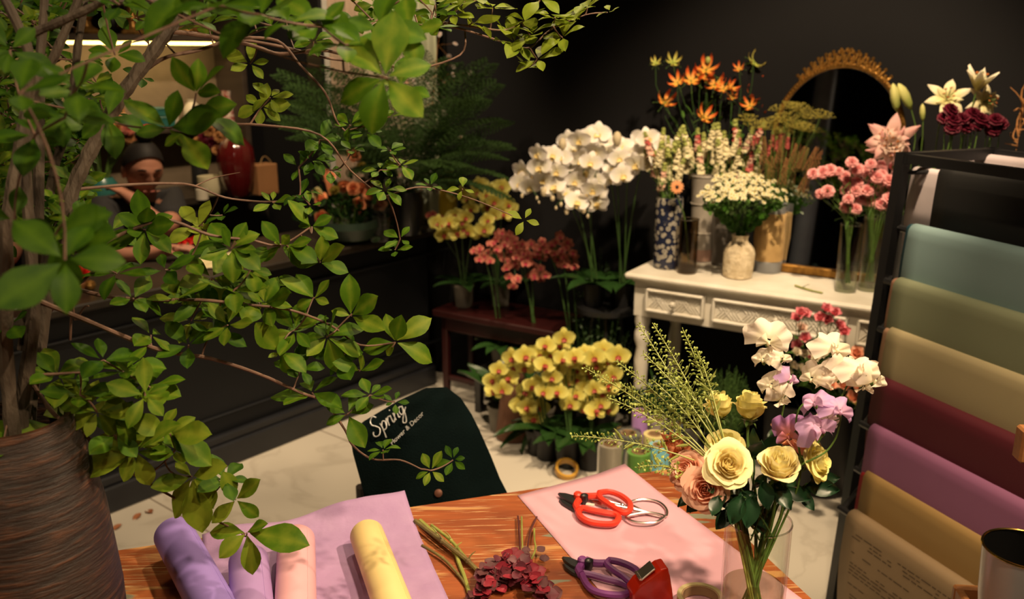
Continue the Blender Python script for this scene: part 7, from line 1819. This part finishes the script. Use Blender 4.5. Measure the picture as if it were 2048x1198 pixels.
trunk([(390,372,1.25),(430,355,1.27),(480,345,1.28)], .001, .0006, 'branch', m_twig)
trunk([(85,640,1.1),(130,590,1.1),(180,550,1.1),(215,520,1.08)], .003, .0015, 'branch', m_twig)
trunk([(140,680,1.1),(145,600,1.1),(150,640,1.1),(168,615,1.1),(178,612,1.1)], .0018, .0010, 'branch', m_twig)
trunk([(860,45,1.38),(930,60,1.4),(1010,85,1.44),(1060,95,1.46),(1100,60,1.48),(1170,30,1.5),(1215,25,1.52)], .0018, .0008, 'branch', m_twig)
# leaves: petal() strips gathered in whorls of four to six
lf = MB(); tone = []
base_leaf = []
def one_leaf(p, d, nrm, L, tn):
    x = V(d).normalized(); z = (V(nrm)-x*V(nrm).dot(x)); z = z.normalized() if z.length > 1e-3 else x.orthogonal(); y = z.cross(x)
    W = L*rnd.uniform(.46, .60); curl = rnd.uniform(-.9, .2); el = rnd.uniform(.0, .35); fold = rnd.uniform(.05, .28); tw = rnd.uniform(-.3, .3); wv = rnd.uniform(0, .03)
    nu, nv = 8, 4; o = len(lf.v); r = q = 0; a = el; pts = []
    for i in range(nu+1):
        pts.append((r, q, a)); a += curl/nu; r += L/nu*cos(a); q += L/nu*sin(a)
    for i in range(nu+1):
        t_ = i/nu; r, q, a = pts[i]
        w = W*.5*max(.015, (sin(pi*min(1, t_*.985+.01)**1.25))**.95) if i < nu else W*.01
        for j in range(nv+1):
            s = (j/nv-.5)*2; h = fold*w*abs(s)+wv*L*sin(t_*9+s*2)*abs(s)
            loc = x*(r-sin(a)*h)+z*(q+cos(a)*h)+y*(s*w)
            lf.v.append(tuple(p+loc)); tone.append(tn+.10*rnd.random()-.05 if j != 2 else tn+.22)
    for i in range(nu):
        for j in range(nv): lf.f.append((o+i*(nv+1)+j, o+(i+1)*(nv+1)+j, o+(i+1)*(nv+1)+j+1, o+i*(nv+1)+j+1)); lf.m.append(0)
tw_ = MB()
def whorl(px, py, L, Y, tilt=None, n=None, tn=None, twig=True):
    p = P(px, py, Y); Lm = L*m_per_px(p)*1.12; n = n or rnd.choice((4, 5, 5, 6))
    if tilt is None: tilt = .55
    nrm = (V((0, 0, 1))*.75+tocam(p)*tilt+rv(.38)).normalized(); x = nrm.orthogonal().normalized(); a0 = rnd.uniform(0, 6.28)
    tn = rnd.uniform(.0, .45) if tn is None else tn
    for i in range(n):
        a = a0+2*pi*i/n+rnd.uniform(-.25, .25); d = Quaternion(nrm, a) @ x; d = (d+nrm*rnd.uniform(-.15, .35)).normalized()
        one_leaf(p+d*.004, d, nrm+rv(.2), Lm*rnd.uniform(.72, 1.15)*(1.0 if i else .7), tn+rnd.uniform(-.1, .1))
    if twig and nodes:
        q = min(nodes, key=lambda k: (k-p).length+max(0, k.y-p.y)*.2); dist = (q-p).length
        if dist > .01:
            mid_ = (p+q)/2+rv(.12*dist)-nrm*.1*dist; pth = bez(q, mid_, p, 6); tw_.tube(pth, [.0013]*3+[.0011]*2+[.001, .0012], 5)
            for k in pth[2:]: nodes.append(k)
WH = [(560,490,48,1.2),(624,454,42,1.22),(640,525,55,1.22),(530,607,60,1.18),(629,597,52,1.2),(654,674,75,1.2),(700,620,78,1.22,.9,4),(792,684,80,1.24),(567,710,55,1.18),(720,744,58,1.2),(624,785,60,1.2),(695,828,60,1.2),(740,790,50,1.22),
 (790,804,24,1.22),(766,900,38,1.2),(861,941,36,1.2),(906,920,30,1.22),(491,1064,72,1.12),(194,823,85,1.04),(272,903,92,1.05),(340,868,72,1.06),(382,951,75,1.08),(472,1003,66,1.1),(450,960,50,1.1),(7,890,90,.98),(10,950,70,.98),
 (289,460,62,1.14),(463,497,66,1.17),(372,527,48,1.15),(234,547,60,1.1),(267,597,58,1.1),(351,597,58,1.12),(424,664,60,1.14),(302,670,50,1.12),(207,720,75,1.04),(113,750,72,1.03),(300,774,78,1.06),(20,647,66,1.0),(70,570,58,1.02),(377,690,56,1.13),(468,580,60,1.16),(400,607,50,1.15),(518,607,62,1.18),(590,660,55,1.2),(500,540,50,1.18),(330,540,50,1.13),(440,620,48,1.16),(250,740,60,1.05),(160,790,60,1.03),(230,870,60,1.05),(350,900,55,1.07),(600,740,50,1.19),(680,720,55,1.21),
 (395,455,46,1.3,1.2,5,.75),(415,465,34,1.3,1.2,5,.8),(445,430,30,1.3),(500,127,40,1.3,.9,5,.6),(523,213,42,1.3,1.2,6,.6),(540,195,34,1.3,1.0,5,.6),(640,280,44,1.28),(597,334,40,1.28),(625,320,34,1.28),(627,83,40,1.3),(770,380,38,1.3),(760,340,32,1.3),(780,233,36,1.28),(800,330,32,1.3),(730,265,34,1.28),(700,250,34,1.28),(600,390,32,1.25),(620,410,30,1.24),(545,405,34,1.25),(800,478,34,1.34),(790,500,26,1.34),(1048,440,30,1.38,1.0,4,.7),(860,372,26,1.34),(925,378,26,1.35,.8,4,.6),(780,300,30,1.3),(660,340,30,1.3),(705,300,28,1.3),
 (905,30,50,1.38,.2,5,.6),(945,45,50,1.4,.2,5,.7),(985,15,52,1.42,.2,5,.7),(1010,60,50,1.43,.2,5,.7),(1050,40,56,1.44,.2,5,.75),(1075,118,52,1.45,.2,5,.75),(1030,85,50,1.45,.2,5,.7),(1110,35,56,1.46,.2,5,.7),(1150,30,48,1.48,.2,5,.7),(1175,15,44,1.5,.2,5,.7),(1220,22,24,1.52,.2,4,.7),(1060,70,50,1.44,.2,5,.7),(1125,75,48,1.46,.2,5,.7),(925,5,50,1.4,.2,5,.6),(985,80,40,1.42,.2,5,.6),(870,10,46,1.36,.2,5,.5),(1055,135,34,1.45,.2,4,.7),(960,0,48,1.4,.2,5,.7),(1080,0,50,1.44,.2,5,.7),
 (335,250,115,.92,1.2,6,.2),(375,175,85,.95,1.2,5,.25),(215,235,70,1.0),(390,290,80,.93,1.2,4,.25),(770,155,115,.90,1.0,6,.35),(690,90,95,.92,.9,4,.25),(760,60,80,.95,.8,4,.2),(820,60,80,.95,.8,4,.3),(640,50,90,.92,.8,4,.2),(800,175,60,.95,.9,4,.3),(520,30,120,.85,.6,5,.15),(440,10,110,.85,.6,5,.1),(580,45,90,.9,.6,4,.2),(380,-20,100,.9,.6,5,.1),
 (40,185,110,.72,1.0,4,.0),(150,180,85,.80,1.0,5,.1),(130,235,70,.82,1.0,4,.1),(160,460,130,.72,1.0,5,.15),(130,520,120,.70,1.0,5,.15),(200,470,110,.74,1.0,4,.15),(70,270,80,.85,1,5,.1),(30,440,80,.85,1,4,.1),(240,10,60,1.0),(230,110,50,1.1),(20,100,70,.9,1,5,.1)]
SKIP = [(560,490),(624,454),(640,525),(530,607),(629,597),(654,674),(700,620),(792,684),(567,710),(720,744),(194,823),(272,903),(340,868),(382,951),(472,1003),(491,1064),(335,250),(375,175),(390,290),(160,460),(200,470)]
for w in WH:
    if (w[0], w[1]) not in SKIP: whorl(*w)
def spray(ox, oy, s, cx_, cy_, tips, Y, tn=.35, twig=True):
    c = P(ox+cx_/s, oy+cy_/s, Y)
    for (x, y) in tips:
        e = P(ox+x/s, oy+y/s, Y+rnd.uniform(-.025, .012)); d = e-c
        one_leaf(c+d*.06, d, tocam(c)*.8+V((0, 0, .55))+rv(.35), d.length*1.02, tn+rnd.uniform(-.15, .2))
    if twig:
        q = min(nodes, key=lambda k: (k-c).length); pth = bez(q, (q+c)/2+rv(.02), c, 6); tw_.tube(pth, .0012, 5)
        for k in pth[2:]: nodes.append(k)
c5 = (480, 350, 2.994); c3 = (0, 800, 3.01); c1_ = (0, 0, 2.994)
for cx_, cy_, tips, Y in ((520,970,[(330,960),(410,1092),(600,1165),(735,1060),(640,850),(520,850),(725,905)],1.2),(665,845,[(655,605),(818,735),(870,950),(560,800)],1.21),(930,1000,[(740,1040),(880,1078),(1160,1100),(1130,848),(872,838),(965,850)],1.24),
    (480,525,[(490,372),(630,440),(640,575),(275,440),(320,520)],1.22),(430,310,[(550,265),(572,392),(275,182),(350,300)],1.22),(445,740,[(540,640),(345,600),(255,630),(340,795),(530,770)],1.2),(150,770,[(100,560),(205,612),(5,695),(45,835),(335,735),(200,905)],1.18),
    (240,1060,[(78,888),(300,980),(175,1105),(390,1150),(300,1190)],1.18),(720,1175,[(600,1108),(750,1082),(862,1125)],1.2),(245,420,[(135,285),(300,360),(135,500),(215,400)],1.2),(290,430,[(430,400),(440,480),(350,540)],1.2)): spray(*c5, cx_, cy_, tips, Y)
for cx_, cy_, tips, Y in ((820,310,[(515,450),(745,482),(905,522),(1038,345),(1012,120),(595,212),(740,130)],1.05),(585,75,[(360,0),(415,170),(520,210),(718,205),(838,105),(745,-5)],1.04),(1025,205,[(1160,110),(1265,215),(1250,385),(1130,300),(790,125)],1.06),
    (1155,460,[(945,560),(1060,695),(1215,775),(1355,400),(1300,650),(1060,380)],1.08),(1420,600,[(1350,445),(1565,488),(1560,710),(1330,722)],1.1),(1485,800,[(1265,782),(1335,945),(1525,1042),(1828,848),(1600,745)],1.1)): spray(*c3, cx_, cy_, tips, Y, .5)
spray(*c1_, 1010, 770, [(760,630),(1060,555),(825,795),(1320,700),(1110,885)], .95, .25); spray(*c1_, 1090, 800, [(1248,1045),(1000,870)], .94, .25, False); spray(*c1_, 1180, 690, [(1490,795),(1350,610)], .96, .25, False)
spray(*c1_, 1175, 560, [(1040,370),(1195,382),(1365,440),(1300,545)], .97, .3)
spray(0, 400, 2.994, 330, 210, [(600,70),(740,300),(420,560),(120,190)], .74, .0); spray(0, 400, 2.994, 865, 180, [(720,90),(870,0),(1020,140),(1010,270),(840,270),(750,200)], 1.14, .2)
spray(0, 400, 2.994, 1385, 290, [(1290,170),(1510,175),(1150,245),(1440,410),(1550,380)], 1.17, .25)
rw = random.Random(5)
for i in range(440):
    x = rw.uniform(-30, 330)*1.0; y = rw.uniform(-30, 440); 
    if x > 170 and rw.random() < .75: continue
    if x > 190 and y > 230: continue
    if x > 95 and 55 < y < 120: continue
    whorl(x, y, rw.uniform(30, 50), rw.uniform(1.1, 1.6), .5, rw.choice((3, 4, 5)), rw.uniform(-.05, .5))
for i in range(26):
    whorl(rw.uniform(380, 880), rw.uniform(-20, 60), rw.uniform(34, 56), rw.uniform(1.15, 1.4), .3, 4, rw.uniform(.1, .5))
for i in range(9):
    whorl(rw.uniform(360, 640), rw.uniform(540, 680), rw.uniform(40, 62), rw.uniform(1.05, 1.25), .7, 5, rw.uniform(.1, .6))
for i in range(5):
    whorl(rw.uniform(90, 330), rw.uniform(700, 880), rw.uniform(55, 78), rw.uniform(1.0, 1.1), .8, 5, rw.uniform(.3, .8))
for i in range(20):
    whorl(rw.uniform(-20, 230), rw.uniform(400, 500), rw.uniform(36, 50), rw.uniform(1.05, 1.3), .6, 4, rw.uniform(.0, .4))
tag(tw_.build('twigs', m_twig, tr_), kind='stuff')
o = lf.build('foliage', m_tleaf, tr_, sharp=0)
at = o.data.attributes.new('tone', 'FLOAT', 'POINT'); at.data.foreach_set('value', tone)
# ================= fallen petals on the floor =================
for x, y, lab in ((287, 995, 'fallen rust petal against the counter plinth'), (281, 1028, 'fallen brown petal on the tiles, left of the pair'), (304, 1027, 'fallen brown petal on the tiles, right of the pair'), (243, 1050, 'small dark fallen petal nearest the brown pot')):
    c = Pz(x, y, .003); MBp = MB().merge(leafmesh(.045, .026, .2, -.6, .15), Matrix.Rotation(x, 3, 'Z'), c)
    tag(MBp.build('fallen_petal', mat('dry_rust_petal', (.32,.12,.05), .8)), lab, 'petal')
# ================= labels of look-alikes: say which one by its rank from the left =================
ORD = ['leftmost', 'second from left', 'third from left', 'fourth from left', 'fifth from left', 'sixth from left', 'seventh from left', 'eighth from left', 'ninth from left', 'tenth from left', 'eleventh from left', 'twelfth from left', 'thirteenth from left', 'fourteenth from left', 'fifteenth from left', 'sixteenth from left']
same = {}
for ob in list(SC.objects):
    if ob.parent is None and 'label' in ob: same.setdefault(ob['label'], []).append(ob)
heads = {}
for ob in SC.objects:
    if ob.parent is not None and ob.name.split('.')[0] in ('blossom', 'raceme', 'umbel', 'bud', 'plume') and ob.parent not in heads: heads[ob.parent] = ob.location.copy()
for lab, obs in same.items():
    if 2 <= len(obs) <= 16:
        obs.sort(key=lambda q: (lambda p: p.x/max(.1, dep(p)))(heads.get(q, q.location)))
        for i, ob in enumerate(obs):
            w = 'rightmost' if i == len(obs)-1 else ORD[i]
            ob['label'] = lab+', '+w
# ================= light =================
def spot(name, loc, aim, power, ang=60, blend=.6, col=(1,.74,.46), rad=.04):
    l = bpy.data.lights.new(name, 'SPOT'); l.energy = power; l.color = col; l.spot_size = R(ang); l.spot_blend = blend; l.shadow_soft_size = rad
    o = bpy.data.objects.new(name, l); COL.objects.link(o); o.location = loc
    o.rotation_mode = 'QUATERNION'; o.rotation_quaternion = (V(aim)-V(loc)).to_track_quat('-Z', 'Y')
    return o
spot('ceiling_spot_table', (1.15, .75, 2.85), (.25, 1.35, .8), 290, 62)
spot('ceiling_spot_papers', (.75, .15, 2.9), (-.30, 1.3, .8), 150, 55)
spot('ceiling_spot_console', (.75, 1.9, 2.9), (1.0, 3.2, .9), 330, 60)
spot('ceiling_spot_orchids', (.35, 2.2, 2.9), (.42, 3.35, .7), 115, 42)
spot('ceiling_spot_floor', (-.6, 2.2, 2.9), (-.5, 2.7, 0), 100, 70)
spot('ceiling_spot_tree', (.0, 2.5, 2.9), (-.5, 1.15, 1.3), 95, 60)
spot('fill_spot_roses', (-.35, -.1, 2.9), (.36, 1.15, 1.0), 70, 24)  # added fill from the left front, lifts the shaded peach roses
spot('fill_spot_leaves', (.35, -.4, 2.9), (-.42, 1.1, 1.0), 34, 30)  # extra lamp, put in to brighten the lower tree leaves
spot('ceiling_spot_branch', (-.45, -.3, 2.9), (-.55, 1.3, 1.75), 15, 50)
spot('ceiling_spot_counter', (-.7, 3.3, 2.9), (-.95, 4.3, 1.0), 200, 75)
spot('fill_spot_florist', (-1.0, 3.2, 2.9), (-1.6, 3.8, 1.0), 60, 60)  # added lamp with no known source, brightens the person behind the counter
spot('ceiling_spot_rack', (.6, 1.1, 2.9), (1.25, 1.9, .9), 75, 60)
spot('ceiling_spot_entrance', (-1.6, -.6, 2.9), (-1.6, .2, 1.0), 60, 90)
w = bpy.data.worlds.new('world'); SC.world = w; w.use_nodes = True
w.node_tree.nodes['Background'].inputs['Color'].default_value = (1,.82,.62,1); w.node_tree.nodes['Background'].inputs['Strength'].default_value = .014
SC.view_settings.view_transform = 'Standard'; SC.view_settings.look = 'None'; SC.view_settings.gamma = 1; SC.view_settings.exposure = 0
SC.view_settings.use_curve_mapping = False
SC.cycles.use_denoising = True
SC.cycles.transparent_max_bounces = 24; SC.cycles.max_bounces = 8
